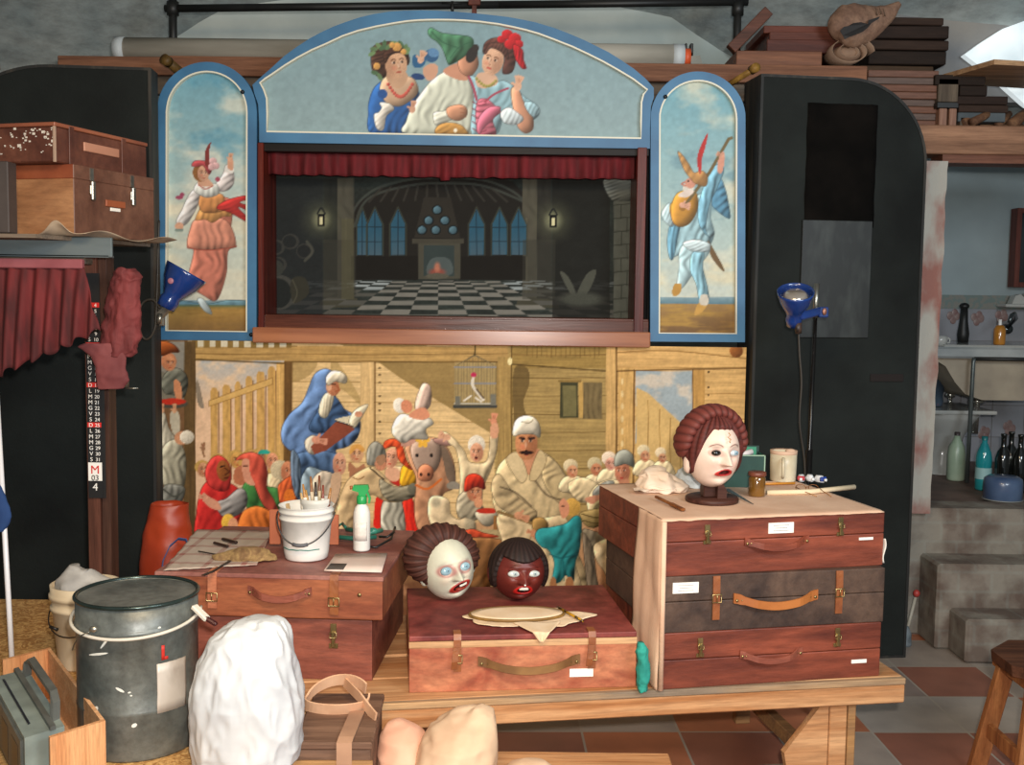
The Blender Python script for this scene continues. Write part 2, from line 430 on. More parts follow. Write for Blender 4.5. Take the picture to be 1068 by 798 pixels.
    def boards(s, x0, y0, x1, y1, col, n, dark='6a5030', seed=0, vert=False):
        s.rect(x0, y0, x1, y1, col)
        ya, yb = int((y0-s.y0)*s.ss), int((y1-s.y0)*s.ss); xa, xb = int((x0-s.x0)*s.ss), int((x1-s.x0)*s.ss)
        ya = max(ya, 0); xa = max(xa, 0); yb = min(yb, s.h); xb = min(xb, s.w)
        nz = vnoise((yb-ya, xb-xa), ((3, 60) if vert else (60, 3)), seed, 3)
        s.im[ya:yb, xa:xb] *= (1+.13*nz[..., None])
        for k in range(1, n):
            if vert:
                x = x0+(x1-x0)*k/n; s.line([(x, y0), (x+1, (y0+y1)/2), (x, y1)], dark, .9, .6)
            else:
                y = y0+(y1-y0)*k/n; s.line([(x0, y), ((x0+x1)/2, y+.8), (x1, y)], dark, .9, .6)
def painted(name, canvas, parent, Y, x0, x1, z0, z1, step, m, gain=1.0, clip=None, y_thick=.006):
    """flat painted board at depth Y: a fine grid whose vertex colours are the painting"""
    nx = int((x1-x0)/step)+1; nz = int((z1-z0)/step)+1
    X, Z = np.meshgrid(np.linspace(x0, x1, nx), np.linspace(z0, z1, nz))
    X = X.ravel(); Z = Z.ravel(); d = np.stack([X-CP.x, np.full_like(X, Y)-CP.y, Z-CP.z], 1)
    w = d@np.array(_f); px = 534+CF*(d@np.array(_r))/w; py = 399-CF*(d@np.array(_u))/w
    colr = s2l(canvas.sample(px, py))*gain
    i, j = np.meshgrid(np.arange(nx-1), np.arange(nz-1)); a = (j*nx+i).ravel()
    F4 = np.stack([a, a+1, a+nx+1, a+nx], 1)
    if clip is not None:
        cxy = (px[F4].mean(1), py[F4].mean(1)); keep = clip(*cxy); F4 = F4[keep]
        used = np.unique(F4); mp = np.zeros(len(X), int); mp[used] = np.arange(len(used)); F4 = mp[F4]
        X = X[used]; Z = Z[used]; colr = colr[used]
    me = bpy.data.meshes.new(name); n = len(X)
    me.vertices.add(n); me.vertices.foreach_set('co', np.stack([X, np.full(n, Y), Z], 1).ravel())
    me.loops.add(len(F4)*4); me.loops.foreach_set('vertex_index', F4.ravel().astype(np.int32))
    me.polygons.add(len(F4)); me.polygons.foreach_set('loop_start', np.arange(0, len(F4)*4, 4, dtype=np.int32))
    try: me.polygons.foreach_set('loop_total', np.full(len(F4), 4, np.int32))
    except Exception: pass
    me.update(calc_edges=True)
    at = me.color_attributes.new('paint', 'FLOAT_COLOR', 'POINT')
    at.data.foreach_set('color', np.concatenate([np.clip(colr, 0, 1), np.ones((n, 1))], 1).ravel().astype(np.float32))
    me.materials.append(m)
    o = bpy.data.objects.new(name, me); COL.objects.link(o)
    if parent is not None: o.parent = parent; o.location = -parent.location
    return o
def inside(poly):
    pl = np.asarray(poly, float)
    def f(x, y):
        ins = np.zeros(x.shape, bool)
        for i in range(len(pl)):
            x1, y1 = pl[i-1]; x2, y2 = pl[i]
            if y1 == y2: continue
            ins ^= ((y1 > y) != (y2 > y)) & (x < (x2-x1)*(y-y1)/(y2-y1)+x1)
        return ins
    return f
# ------------------------------------------------------------------ the room
def wb(b, name, m, parent=None, mods=None):
    o = b.build(name, m, parent, mods=mods)
    if parent is not None: o.location = -parent.location
    return o
def struct(o): o['kind'] = 'structure'; return o
def floor_mat():
    m, nt, b = nodes_of('tile_floor'); N = nt.nodes; L = nt.links
    tc = N.new('ShaderNodeTexCoord'); mp = N.new('ShaderNodeMapping')
    mp.inputs['Location'].default_value = (-1.455/.36, -3.87/.36, 0); mp.inputs['Scale'].default_value = (1/.36, 1/.36, 1)
    mp.inputs['Rotation'].default_value = (0, 0, math.radians(-1.5))
    L.new(tc.outputs['Object'], mp.inputs[0])
    def grid(vec, w):
        sx = N.new('ShaderNodeSeparateXYZ'); L.new(vec, sx.inputs[0]); outs = []
        for a in ('X', 'Y'):
            fr = N.new('ShaderNodeMath'); fr.operation = 'FRACT'; L.new(sx.outputs[a], fr.inputs[0])
            s1 = N.new('ShaderNodeMath'); s1.operation = 'SUBTRACT'; L.new(fr.outputs[0], s1.inputs[0]); s1.inputs[1].default_value = .5
            ab = N.new('ShaderNodeMath'); ab.operation = 'ABSOLUTE'; L.new(s1.outputs[0], ab.inputs[0]); outs.append(ab)
        mx = N.new('ShaderNodeMath'); mx.operation = 'MAXIMUM'; L.new(outs[0].outputs[0], mx.inputs[0]); L.new(outs[1].outputs[0], mx.inputs[1])
        gt = N.new('ShaderNodeMath'); gt.operation = 'GREATER_THAN'; L.new(mx.outputs[0], gt.inputs[0]); gt.inputs[1].default_value = .5-w
        return gt
    g1 = grid(mp.outputs[0], .012)
    fl = N.new('ShaderNodeVectorMath'); fl.operation = 'FLOOR'; L.new(mp.outputs[0], fl.inputs[0])
    wn = N.new('ShaderNodeTexWhiteNoise'); wn.noise_dimensions = '2D'; L.new(fl.outputs[0], wn.inputs[0])
    cr = N.new('ShaderNodeValToRGB'); cr.color_ramp.interpolation = 'CONSTANT'; e = cr.color_ramp.elements
    cols = ['b06a4e', '96847a', 'bc7654', 'a8988a', '9c6450', 'b46c4c', 'b0a498']
    e[0].position = 0; e[0].color = rgb(cols[0]); e[1].position = 1/7; e[1].color = rgb(cols[1])
    for k in range(2, 7): q = e.new(k/7); q.color = rgb(cols[k])
    L.new(wn.outputs['Value'], cr.inputs[0])
    nz = N.new('ShaderNodeTexNoise'); nz.inputs['Scale'].default_value = 5; nz.inputs['Detail'].default_value = 6; L.new(tc.outputs['Object'], nz.inputs[0])
    mx = N.new('ShaderNodeMix'); mx.data_type = 'RGBA'; mx.blend_type = 'MULTIPLY'; mx.inputs[0].default_value = .8
    r2 = N.new('ShaderNodeValToRGB'); r2.color_ramp.elements[0].position = .3; r2.color_ramp.elements[0].color = (.62, .62, .64, 1); r2.color_ramp.elements[1].position = .7
    L.new(nz.outputs['Fac'], r2.inputs[0]); L.new(cr.outputs[0], mx.inputs[6]); L.new(r2.outputs[0], mx.inputs[7])
    m3 = N.new('ShaderNodeMix'); m3.data_type = 'RGBA'; L.new(g1.outputs[0], m3.inputs[0]); L.new(mx.outputs[2], m3.inputs[6]); m3.inputs[7].default_value = rgb('a59a8c')
    L.new(m3.outputs[2], b.inputs['Base Color']); b.inputs['Roughness'].default_value = .45
    return m
plaster_grey = mat('grey_vault_plaster', '8b999b', 'b6bcb8', scale=1.3, rough=.95, detail=9, bump=.5, bscale=9, stretch=(1, 1, 2.2), dist=1.0)
plaster_pale = mat('pale_plaster', 'a7b4b2', 'c9d0ca', scale=2, rough=.95, detail=8)
plaster_warm = mat('warm_grey_plaster', '77787a', 'a39c92', scale=1.6, rough=.95, detail=9, bump=.3, bscale=14)
plaster_blue = mat('blue_grey_plaster', '8a9698', '9aa6a8', scale=2.4, rough=.95, detail=8)

b = B(); b.box(-4, 4.2, -1.2, 7.5, -.1, 0); struct(b.build('floor', floor_mat()))
# back wall (paler, below the vault) and groined vault
b = B(); b.box(-4, 2.05, 6.2, 6.35, 0, 3.3); struct(b.build('wall_back', plaster_pale))
def vault(u, v):
    x = -4.0+8.2*u; d = abs(x+.40)
    zb = 3.22-.16*(min(d, 1.35)/1.35)**2.2-.75*(1-math.exp(-max(0, d-1.30)*1.1))
    k = v*5.2; y = 6.35-k
    top = 3.95
    z = zb+(top-zb)*(1-math.exp(-k/1.5)) + .025*N3(x*1.4, y*1.4, 3)
    return Vector((x, y, z))
b = B(); b.grid(60, 34, vault)
def ceil_mod(o): q = o.modifiers.new('thickness', 'SOLIDIFY'); q.thickness = .1; q.offset = 1
struct(b.build('ceiling', plaster_grey, mods=ceil_mod))
b = B(); b.box(-4.1, -3.6, -1.2, 6.3, 0, 3.9); struct(b.build('wall_left', plaster_grey))
b = B(); b.box(4.1, 4.25, -1.2, 7.5, 0, 3.9); struct(b.build('wall_right', plaster_blue))
# wall that holds the doorway to the washroom: sill part under the raised floor, wall over the beam
jm = mat('crumbling_jamb', 'a8a49a', '8f6258', scale=7, rough=.95, stretch=(1, 1, .5), bump=.8, bscale=25, lo=.42, hi=.62)
b = B()
def jamb(u, v):
    return Vector((0, 0, 0))
pts = []
for k in range(40):
    z = .60+k*(2.24-.60)/39
    pts.append((1.988+.012*N3(z*9)-.012*(1-k/39), z))
poly = [(1.86, 2.24), (1.86, .6)]+pts
b.prism(poly, 5.04, 5.2); struct(b.build('door_1', jm)); bpy.data.objects['door_1']['label'] = 'crumbling plaster jamb of the washroom doorway'
b = B(); b.box(1.97, 4.1, 5.06, 5.2, 2.235, 2.275); struct(b.build('trim_1', wood('door_head_wood', '6e4534', '8a5c46')))
# raised washroom floor, back wall and tile band
fm = mat('washroom_floor_tile', '5d4a42', '7a6358', scale=5, rough=.7)
b = B(); b.box(1.9, 4.1, 5.1, 6.9, 0, .60); struct(b.build('floor.001', fm))
b = B(); b.box(1.9, 4.1, 6.75, 6.9, .6, 3.0); struct(b.build('wall_washroom', plaster_blue))
tile = mat('pale_wall_tile', '85868a', '94949a', scale=4, rough=.35)
b = B()
zt = P(1000, 322, 6.74).z
b.box(2.0, 4.1, 6.735, 6.752, .6, zt)
for k in range(1, 12): b.box(2.0+k*.2, 2.0+k*.2+.004, 6.732, 6.736, .6, zt, mi=1)
for k in range(1, 5): b.box(2.0, 4.1, 6.732, 6.736, zt-k*.2, zt-k*.2+.004, mi=1)
struct(b.build('trim_2', [tile, mat('tile_grout', '6e6a68')]))
b = B(); b.box(2.0, 4.1, 6.727, 6.75, zt, zt+.085)
struct(b.build('trim_3', mat('patterned_tile_border', '7e7c74', '6c7a76', scale=38, rough=.4, lo=.45, hi=.55)))
b = B()
for (x, y) in ((994, 330), (1019, 332), (1044, 330), (994, 404), (1026, 452), (1052, 446)):
    p = P(x, y, 6.74); n = len([1])
    for k in range(4):
        a = k*1.7+x; b.ellip((p.x+.022*math.cos(a), 6.733, p.z+.022*math.sin(a)), (.020, .003, .026), n=8)
struct(b.build('trim_4', mat('reddish_flower_tile_print', '7c5c58', '8a7670', scale=30, rough=.4)))
# low brick steps up to the doorway
sm = None
def step_mat():
    m, nt, bs = nodes_of('worn_brick_steps'); N = nt.nodes; L = nt.links
    tc = N.new('ShaderNodeTexCoord'); mp = N.new('ShaderNodeMapping'); mp.inputs['Rotation'].default_value = (PI/2, 0, 0); L.new(tc.outputs['Object'], mp.inputs[0])
    br = N.new('ShaderNodeTexBrick'); br.inputs['Scale'].default_value = 4.6; br.inputs['Brick Width'].default_value = .7; br.inputs['Row Height'].default_value = .42
    br.inputs['Color1'].default_value = rgb('7a5a4c'); br.inputs['Color2'].default_value = rgb('857a6c'); br.inputs['Mortar'].default_value = rgb('8d8a80'); br.inputs['Mortar Size'].default_value = .05
    br.inputs['Mortar Smooth'].default_value = .8
    L.new(mp.outputs[0], br.inputs[0])
    nz = N.new('ShaderNodeTexNoise'); nz.inputs['Scale'].default_value = 7; nz.inputs['Detail'].default_value = 9; L.new(tc.outputs['Object'], nz.inputs[0])
    cr = N.new('ShaderNodeValToRGB'); cr.color_ramp.elements[0].position = .4; cr.color_ramp.elements[0].color = rgb('8b867b'); cr.color_ramp.elements[1].position = .62; cr.color_ramp.elements[1].color = rgb('5d5149')
    L.new(nz.outputs['Fac'], cr.inputs[0])
    mx = N.new('ShaderNodeMix'); mx.data_type = 'RGBA'; mx.inputs[0].default_value = .78; L.new(br.outputs[0], mx.inputs[6]); L.new(cr.outputs[0], mx.inputs[7])
    L.new(mx.outputs[2], bs.inputs['Base Color']); bs.inputs['Roughness'].default_value = .95
    bp = N.new('ShaderNodeBump'); bp.inputs['Strength'].default_value = .8; bp.inputs['Distance'].default_value = .02; L.new(nz.outputs['Fac'], bp.inputs['Height']); L.new(bp.outputs[0], bs.inputs['Normal'])
    return m
sm = step_mat()
st = empty('brick_steps', (2.6, 4.9, 0), label='worn plastered brick steps rising to the washroom doorway', cat='steps')
for (x0, y0, y1, z1) in ((2.02, 4.68, 4.88, .20), (1.96, 4.87, 5.10, .40), (1.90, 5.09, 5.3, .615)):
    b = B()
    def rough(u, v, x0=x0, y0=y0, y1=y1, z1=z1): return None
    r = b.box(x0, 4.05, y0, y1, 0 if y0 < 5.0 else .0, z1, .012)
    o = wb(b, 'step', sm, st)
    q = o.modifiers.new('sub', 'SUBSURF'); q.subdivision_type = 'SIMPLE'; q.levels = q.render_levels = 4
# window at the right: flat plaster panel, daylight put in as emission
wm, nt, bs = nodes_of('glowing_window_plaster')
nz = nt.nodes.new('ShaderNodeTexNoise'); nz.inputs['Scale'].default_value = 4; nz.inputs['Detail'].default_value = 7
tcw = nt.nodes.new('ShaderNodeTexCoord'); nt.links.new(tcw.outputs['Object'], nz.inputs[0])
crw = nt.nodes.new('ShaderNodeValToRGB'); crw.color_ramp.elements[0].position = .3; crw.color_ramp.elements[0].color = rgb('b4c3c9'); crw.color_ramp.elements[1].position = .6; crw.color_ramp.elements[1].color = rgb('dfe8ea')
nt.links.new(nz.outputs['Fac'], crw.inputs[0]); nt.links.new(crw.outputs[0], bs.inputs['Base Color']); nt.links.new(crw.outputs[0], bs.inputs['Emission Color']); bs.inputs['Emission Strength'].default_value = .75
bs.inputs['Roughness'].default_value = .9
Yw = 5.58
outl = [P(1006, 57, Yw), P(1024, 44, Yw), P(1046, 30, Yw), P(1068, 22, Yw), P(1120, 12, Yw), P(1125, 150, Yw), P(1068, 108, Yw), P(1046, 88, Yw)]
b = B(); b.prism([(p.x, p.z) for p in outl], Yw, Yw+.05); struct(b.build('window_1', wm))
# plaster wall above the doorway, sloping back to the vault, behind the stacked timber
b = B(); b.box(1.76, 4.1, 5.66, 5.78, 2.62, 3.3); struct(b.build('wall_right_upper', plaster_warm))
# ------------------------------------------------------------------ the puppet theatre front
YT = 4.75
TH = empty('puppet_theatre', (-.27, YT, 0), label='blue-framed puppet theatre front with painted arched top and side panels around a dark stage', cat='puppet theatre')
def XZ(x, y, Y=YT): p = P(x, y, Y); return (p.x, p.z)
blue = mat('blue_frame_paint', '2f6288', '3c759c', scale=5, rough=.5, detail=6)
bead = mat('cream_line_paint', 'dcd8c4', rough=.5)
pm = vcmat('painted_board', rough=.55, spec=.25)
G1 = 1.0
# --- arched header
c = Canvas(262, 8, 690, 160, '87a0a6'); c.gradv(8, 160, '7f9ba3', '8ea3a5'); c.grain(.03, (5, 5), 4)
# left person with leafy wreath, blue dress
c.poly([(390, 92), (385, 105), (384, 118), (387, 139), (424, 139), (431, 120), (436, 108), (437, 97), (432, 87), (424, 82), (410, 80), (399, 84)], '2f5f9c', fold=(25, 7, .16), vol=.15)
c.poly([(396, 92), (402, 106), (415, 111), (428, 105), (436, 96), (434, 86), (427, 80), (404, 79)], 'c9a789', vol=.15)
c.poly([(406, 108), (411, 114), (403, 121), (400, 135), (393, 134), (390, 120), (395, 117), (398, 112), (396, 107)], 'd9d2c6', fold=(60, 4, .1))
c.poly([(402, 66), (404, 84), (414, 92), (422, 88), (424, 76)], 'c09a7c')
c.ell(399, 98, 5, 5, '2a5490'); c.ell(436, 80, 7, 3.4, '24416f', 8)
c.poly([(387, 60), (388, 50), (396, 45), (409, 43), (421, 48), (427, 60), (425, 68), (418, 60), (408, 56), (404, 68), (402, 80), (394, 80), (388, 72)], '4e352b', fold=(70, 4, .2))
c.face(413, 67, 11.5, 15.5, 'cfa483', d=.6, tilt=-6)
c.poly([(400, 56), (408, 50), (419, 50), (424, 58), (416, 55), (407, 58), (402, 66)], '4a3026', fold=(70, 3, .2))
for k, (x, y) in enumerate([(390, 51), (395, 48), (401, 46), (405, 49), (411, 45), (418, 46), (423, 50), (388, 56), (391, 76), (396, 80), (425, 53), (399, 50)]):
    c.ell(x, y, 4.2, 2.3, ['5f7a55', '6d8a5e', '4d6a4c'][k % 3], k*47)
for x, y, r in ((414, 49, 4.6), (393, 69, 3.6), (421, 54, 3), (409, 47, 3)): c.ell(x, y, r, r, 'cf9a56', vol=.2)
for k in range(13):
    t = k/12; c.ell(405+25*t, 88+13*math.sin(PI*t), 1.9, 1.9, 'b8564a', vol=.3)
# middle person: green floppy cap, white smock
c.poly([(424, 139), (424, 126), (429, 112), (437, 100), (443, 92), (450, 84), (461, 76), (474, 72), (486, 76), (492, 85), (494, 100), (496, 122), (495, 140)], 'cfd2c0', fold=(14, 8, .13), vol=.12)
c.poly([(462, 74), (476, 66), (484, 70), (492, 78), (486, 84), (474, 82)], 'c78f74')
c.poly([(477, 60), (480, 52), (488, 49), (496, 54), (499, 66), (496, 74), (489, 80), (480, 74)], 'c08a6e', vol=.12)
c.poly([(446, 33), (450, 29), (460, 34), (474, 36), (489, 38), (494, 43), (492, 51), (483, 60), (471, 67), (467, 66), (462, 52), (456, 44), (449, 39)], '4b7a5c', fold=(35, 8, .2), vol=.1)
c.line([(450, 33), (462, 44), (478, 50)], '2f5540', 1.2, .7); c.line([(470, 60), (478, 50), (490, 44)], '315a44', 1.2, .6)
c.ell(492, 57, 5.5, 9, '2e2a29', 25); c.ell(496, 50, 3.5, 4, '332d2b')
c.poly([(441, 72), (450, 66), (457, 70), (455, 79), (449, 84), (444, 82)], 'c99a80')
c.ell(450, 58, 7.5, 7, '33597f'); c.ell(452, 55, 6, 4.6, '5d86ad', 15); c.poly([(430, 62), (433, 57), (444, 62), (440, 70), (432, 70)], '2e5f87')
c.hand(439, 62, 4.2, -70, 'd2a78c')
c.poly([(452, 118), (462, 116), (474, 112), (482, 112), (486, 120), (474, 124), (462, 128), (454, 130)], 'd4d4c4', fold=(70, 5, .12))
c.poly([(466, 113), (478, 109), (486, 112), (487, 120), (478, 126), (468, 122)], 'c08a6c', vol=.15)
for k in range(3): c.line([(480, 113+4*k), (486, 114+4*k)], '8a5640', .8, .8)
c.poly([(456, 140), (456, 132), (466, 128), (480, 130), (487, 137), (486, 140)], 'b98a4a', fold=(60, 5, .15)); c.ell(475, 136, 2, 2, 'efe6cf')
c.hand(430, 114, 4, -80, 'c99a80', 4, 10)
# right person: red bow, raised hand
c.poly([(488, 80), (500, 82), (512, 88), (524, 84), (536, 90), (546, 100), (560, 110), (562, 120), (550, 128), (536, 128), (526, 118), (518, 140), (492, 140), (494, 100)], '8fb2bb', fold=(30, 7, .15))
c.poly([(497, 108), (507, 103), (518, 112), (522, 117), (514, 125), (517, 140), (499, 140)], 'b86474', fold=(80, 5, .2))
for k in range(5): c.line([(493, 106+7*k), (500, 110+7*k), (507, 108+7*k)], '7c3444', 1.2, .8)
c.line([(489, 80), (494, 92), (497, 104)], 'a4485a', 2.6); c.line([(530, 92), (516, 98), (506, 106)], 'a4485a', 2.2)
c.poly([(500, 122), (510, 112), (522, 112), (516, 122), (504, 134), (500, 140), (497, 134)], 'c96f84', vol=.2)
c.poly([(496, 82), (500, 76), (510, 76), (518, 80), (518, 88), (506, 92), (498, 90)], 'd3ab90')
c.poly([(504, 56), (505, 46), (513, 40), (524, 40), (534, 46), (538, 56), (537, 68), (533, 76), (524, 76), (526, 60), (518, 50), (508, 50)], '5b3a33', fold=(50, 4, .2))
c.face(514, 64, 11, 14.5, 'd6aa8c', d=-.5, tilt=18, mouth='b43a34')
c.poly([(505, 55), (510, 46), (522, 45), (529, 52), (530, 62), (522, 54), (512, 50), (507, 56)], '5e3d35', fold=(30, 3, .2))
for x, y, r in ((529, 36, 6), (537, 40, 6.5), (523, 41, 4.5), (541, 46, 5), (532, 46, 6)): c.ell(x, y, r, r*.85, 'b8252b', vol=.25)
c.poly([(536, 46), (545, 52), (546, 62), (549, 71), (544, 71), (538, 62), (536, 54)], 'b3232a', fold=(10, 4, .2))
for k in range(9):
    t = k/8; c.ell(497+20*t, 82+8*math.sin(PI*t*.9), 1.7, 1.7, '9a9050', vol=.3)
c.poly([(533, 94), (540, 92), (547, 108), (555, 120), (556, 134), (548, 139), (540, 132), (536, 118)], 'cb9274', vol=.2)
c.poly([(522, 118), (530, 112), (538, 116), (546, 124), (538, 130), (526, 128)], 'cdd8da', fold=(20, 4, .15)); c.poly([(548, 106), (558, 108), (563, 116), (556, 122), (548, 112)], '9dbcc4', fold=(20, 4, .15))
c.hand(540, 90, 5, -80, 'd8a98c', 4, 14)
arch_o = [(265, 90), (272, 83.5), (285, 72), (298, 60), (311, 50.5), (324, 42), (336, 35.5), (349, 29.5), (361, 25), (376, 20), (391, 16.5), (407, 14), (422, 13), (440, 12.6), (457, 13), (475, 14), (487, 15), (508, 17), (530, 19.6), (545, 22.3), (558, 25), (578, 31), (596, 38), (609, 43.6), (621, 49.5), (634, 56), (646, 63.5), (660, 73), (672, 83), (681, 93), (681, 103), (678, 112), (677, 134), (677, 156), (600, 155), (520, 153.6), (440, 152.2), (360, 150.8), (272, 149.4), (272, 130), (271, 110), (267, 99)]
arch_i = [(272, 87.5), (278, 82.5), (285, 78), (298, 69), (311, 61), (326, 53), (341, 46.5), (358, 38.5), (374, 33), (393, 28.5), (412, 25), (425, 23), (437, 22), (447, 21.6), (457, 21.5), (470, 21.6), (485, 22.2), (500, 23.4), (520, 26), (535, 29), (548, 32), (562, 36), (578, 42), (588, 46), (597, 49.5), (613, 57), (629, 65), (645, 74), (660, 83), (675, 94.5), (671, 100), (669, 108), (668.5, 128), (668, 146), (600, 144.8), (520, 143.4), (440, 142), (360, 140.5), (279.5, 139), (279.5, 120), (279, 104), (276, 95)]
def shr(pts, k):      # offset an outline inwards
    n = len(pts); out = []
    A = sum(pts[i-1][0]*pts[i][1]-pts[i][0]*pts[i-1][1] for i in range(n)); sg = 1 if A > 0 else -1
    for i in range(n):
        x0, y0 = pts[i-1]; x1, y1 = pts[(i+1) % n]; dx, dy = x1-x0, y1-y0; L = math.hypot(dx, dy)
        out.append((pts[i][0]-sg*dy/L*k, pts[i][1]+sg*dx/L*k))
    return out
def fascia(name, outer, inner, canvas, clipmid, label, beadw=1.6):
    o3 = [XZ(*q) for q in outer]; i3 = [XZ(*q) for q in inner]; i4 = [XZ(*q) for q in shr(inner, beadw)]
    b = B(); b.ring(o3, i3, YT-.03, YT+.01); root = wb(b, name, blue, TH)
    if label: root['label'] = label
    b = B(); b.ring(i3, i4, YT-.031, YT+.008); bd = b.build('painted_line', bead, root)
    xs = [q[0] for q in i3]; zs = [q[1] for q in i3]
    mid = [((a[0]+q[0]*1)/2, (a[1]+q[1]*1)/2) for a, q in zip(outer, inner)]
    pt = painted('painting', canvas, None, YT-.004, min(xs)-.01, max(xs)+.01, min(zs)-.01, max(zs)+.01, .0046, pm, G1, clip=inside(mid))
    pt.parent = root
    # board behind the painting
    b = B(); b.prism([XZ(*q) for q in mid], YT+.001, YT+.012); bk = b.build('backing_board', blue, root)
    return root
fascia('arched_header', arch_o, arch_i, c, None, 'arched blue-framed header board painted with three costumed figures')
# --- left side panel: dancing lady in a salmon skirt
c = Canvas(168, 66, 266, 352, '9cc0c4'); c.gradv(66, 330, '6d9fb0', 'd6d0ba')
c.clouds(66, 250, 'd8d6c4', (40, 22), 11, -.05, 2.0, .75); c.clouds(200, 330, 'e0d2b4', (40, 18), 12, -.1, 1.8, .6); c.clouds(66, 200, '5590a8', (34, 20), 19, .15, 2.5, .6)
c.gradv(313, 322, '8aa0a6', '5f7f8a'); c.poly([(168, 318), (190, 314), (215, 317), (240, 313), (266, 316), (266, 324), (168, 324)], '5c7c88', fold=(0, 15, .1))
c.gradv(320, 350, 'b08a46', '6b4f2e'); c.clouds(319, 350, '8c6a34', (30, 4), 13, 0, 2, .8); c.gradv(318, 323, '5c6438', '9a7a40', a=.7)
c.poly([(207, 222), (215, 205), (236, 206), (243, 214), (240, 250), (247, 257), (238, 262), (236, 286), (226, 313), (212, 308), (200, 300), (196, 290), (202, 262), (195, 258), (198, 244)], 'cd7d68', fold=(8, 8, .13), vol=.1)
c.poly([(196, 257), (198, 240), (206, 228), (236, 230), (246, 256), (230, 259), (212, 261)], 'd08b73', fold=(5, 6, .13))
c.line([(196, 258), (212, 261), (230, 260), (246, 257)], '9a4a3a', 1.2, .8)
c.poly([(204, 229), (210, 216), (216, 214), (238, 217), (241, 225), (232, 226), (222, 232), (214, 229)], 'd49a5c', fold=(5, 5, .13))
c.poly([(207, 206), (214, 203), (232, 203), (234, 218), (222, 222), (210, 220)], 'cc8c55', fold=(0, 7, .1))
c.poly([(226, 217), (236, 209), (256, 204), (264, 207), (250, 211), (264, 216), (262, 221), (248, 216), (264, 232), (260, 233), (240, 222)], 'b5322f', fold=(70, 4, .15))
c.poly([(186, 236), (184, 230), (190, 218), (196, 205), (202, 198), (208, 202), (206, 214), (200, 226), (194, 234)], 'd6d0cc', fold=(50, 5, .16)); c.ell(187, 236, 4.5, 4, 'cc9a7e'); c.line([(184, 240), (190, 240)], '7d8c84', 3)
c.poly([(226, 200), (238, 198), (244, 190), (243, 178), (236, 172), (232, 182), (224, 192), (218, 194)], 'd9cfcb', fold=(50, 5, .16)); c.poly([(234, 178), (238, 172), (244, 176), (242, 181)], 'e2dcd4')
c.poly([(238, 176), (237, 168), (240, 162), (243, 166), (243, 177)], 'd09a7c'); c.hand(240, 166, 2.8, -80, 'd4a284', 4, 12)
c.poly([(207, 190), (216, 192), (226, 192), (228, 202), (216, 206), (206, 202), (202, 197)], 'dfe0d8', fold=(0, 5, .1))
c.poly([(207, 186), (213, 184), (219, 188), (222, 194), (208, 194)], 'cf9e82'); c.line([(207, 193), (214, 197), (222, 194)], 'a8483c', 1)
c.ell(209.5, 180, 8.5, 9.5, '8e5f36'); c.face(212, 181, 6, 8.5, 'd2a184', d=.3)
c.poly([(200, 173), (203, 168), (213, 168), (221, 174), (218, 182), (212, 173), (206, 174)], 'b04a4e', vol=.15); c.poly([(214, 172), (214, 158), (220, 148), (218, 160), (219, 174)], '7d3430')
for x, y in ((222, 168), (225, 173), (221, 174)): c.ell(x, y, 4, 3.6, 'd3a9a8', vol=.2)
c.ell(187, 206, 4, 2, '9a4560'); c.ell(190, 203, 2.5, 2, '9a4560'); c.ell(227, 187, 2.5, 2.5, 'a04a5a')
c.poly([(206, 312), (212, 312), (219, 322), (221, 328), (214, 325), (209, 319)], 'b9c4c2', vol=.1)
c.grain(.03, (4, 4), 5)
def sidepanel(xl, xr, cx, cy, ro, ri, xi0, xi1, yb, yib, dyb=1.2):
    o = []; i = []; n = 26
    for k in range(n+1):
        a = PI+PI*k/n; o.append((cx+ro*math.cos(a), cy+ro*math.sin(a))); i.append((cx+ri*math.cos(a), cy+ri*math.sin(a)))
    o[0] = (xl, cy); o[-1] = (xr, cy); i[0] = (xi0, cy); i[-1] = (xi1, cy)
    for t in (.5, 1): o.append((xr-.5*t, cy+(yb+dyb-cy)*t)); i.append((xi1-.5*t, cy+(yib+dyb-cy)*t))
    for t in (1, .5): o.append((xl-.5*t, cy+(yb-cy)*t)); i.append((xi0-.5*t, cy+(yib-cy)*t))
    return o, i
o_, i_ = sidepanel(166.3, 269.5, 217.7, 117.5, 51.5, 42.2, 175.2, 260, 354, 345)
lp = fascia('side_panel', o_, i_, c, None, 'left side panel painted with a dancing lady in a salmon skirt')
# --- right side panel: lute player
c = Canvas(678, 76, 776, 356, '96b8be'); c.gradv(76, 330, '6fa0ae', 'c9ccbe'); c.clouds(76, 330, 'd9d2ba', (44, 24), 31, -.05, 1.9, .75); c.clouds(150, 230, '6e8f9a', (30, 16), 33, .05, 2.2, .7); c.clouds(250, 320, 'e0cfa8', (36, 14), 35, .0, 2, .6)
c.gradv(310, 319, '7f98a0', '4f7280'); c.gradv(317, 350, '9c7a48', '6a4c2c'); c.clouds(318, 350, 'b89040', (30, 5), 37, -.1, 2, .7)
c.poly([(736, 196), (750, 186), (756, 196), (760, 214), (761, 228), (748, 220), (740, 210)], '5f93b0', fold=(50, 6, .2), vol=.1)
c.poly([(702, 220), (716, 210), (732, 202), (742, 205), (741, 226), (745, 244), (738, 258), (724, 262), (708, 266), (699, 268), (698, 250)], 'a3c5cd', fold=(15, 8, .2), vol=.1)
c.poly([(732, 200), (742, 176), (750, 172), (755, 178), (748, 196), (740, 214), (736, 240), (742, 250), (730, 236), (728, 216)], '7fb0c4', fold=(20, 6, .22))
c.poly([(700, 232), (710, 228), (706, 252), (702, 270), (698, 268), (696, 250)], '6d9eb5', fold=(10, 5, .2))
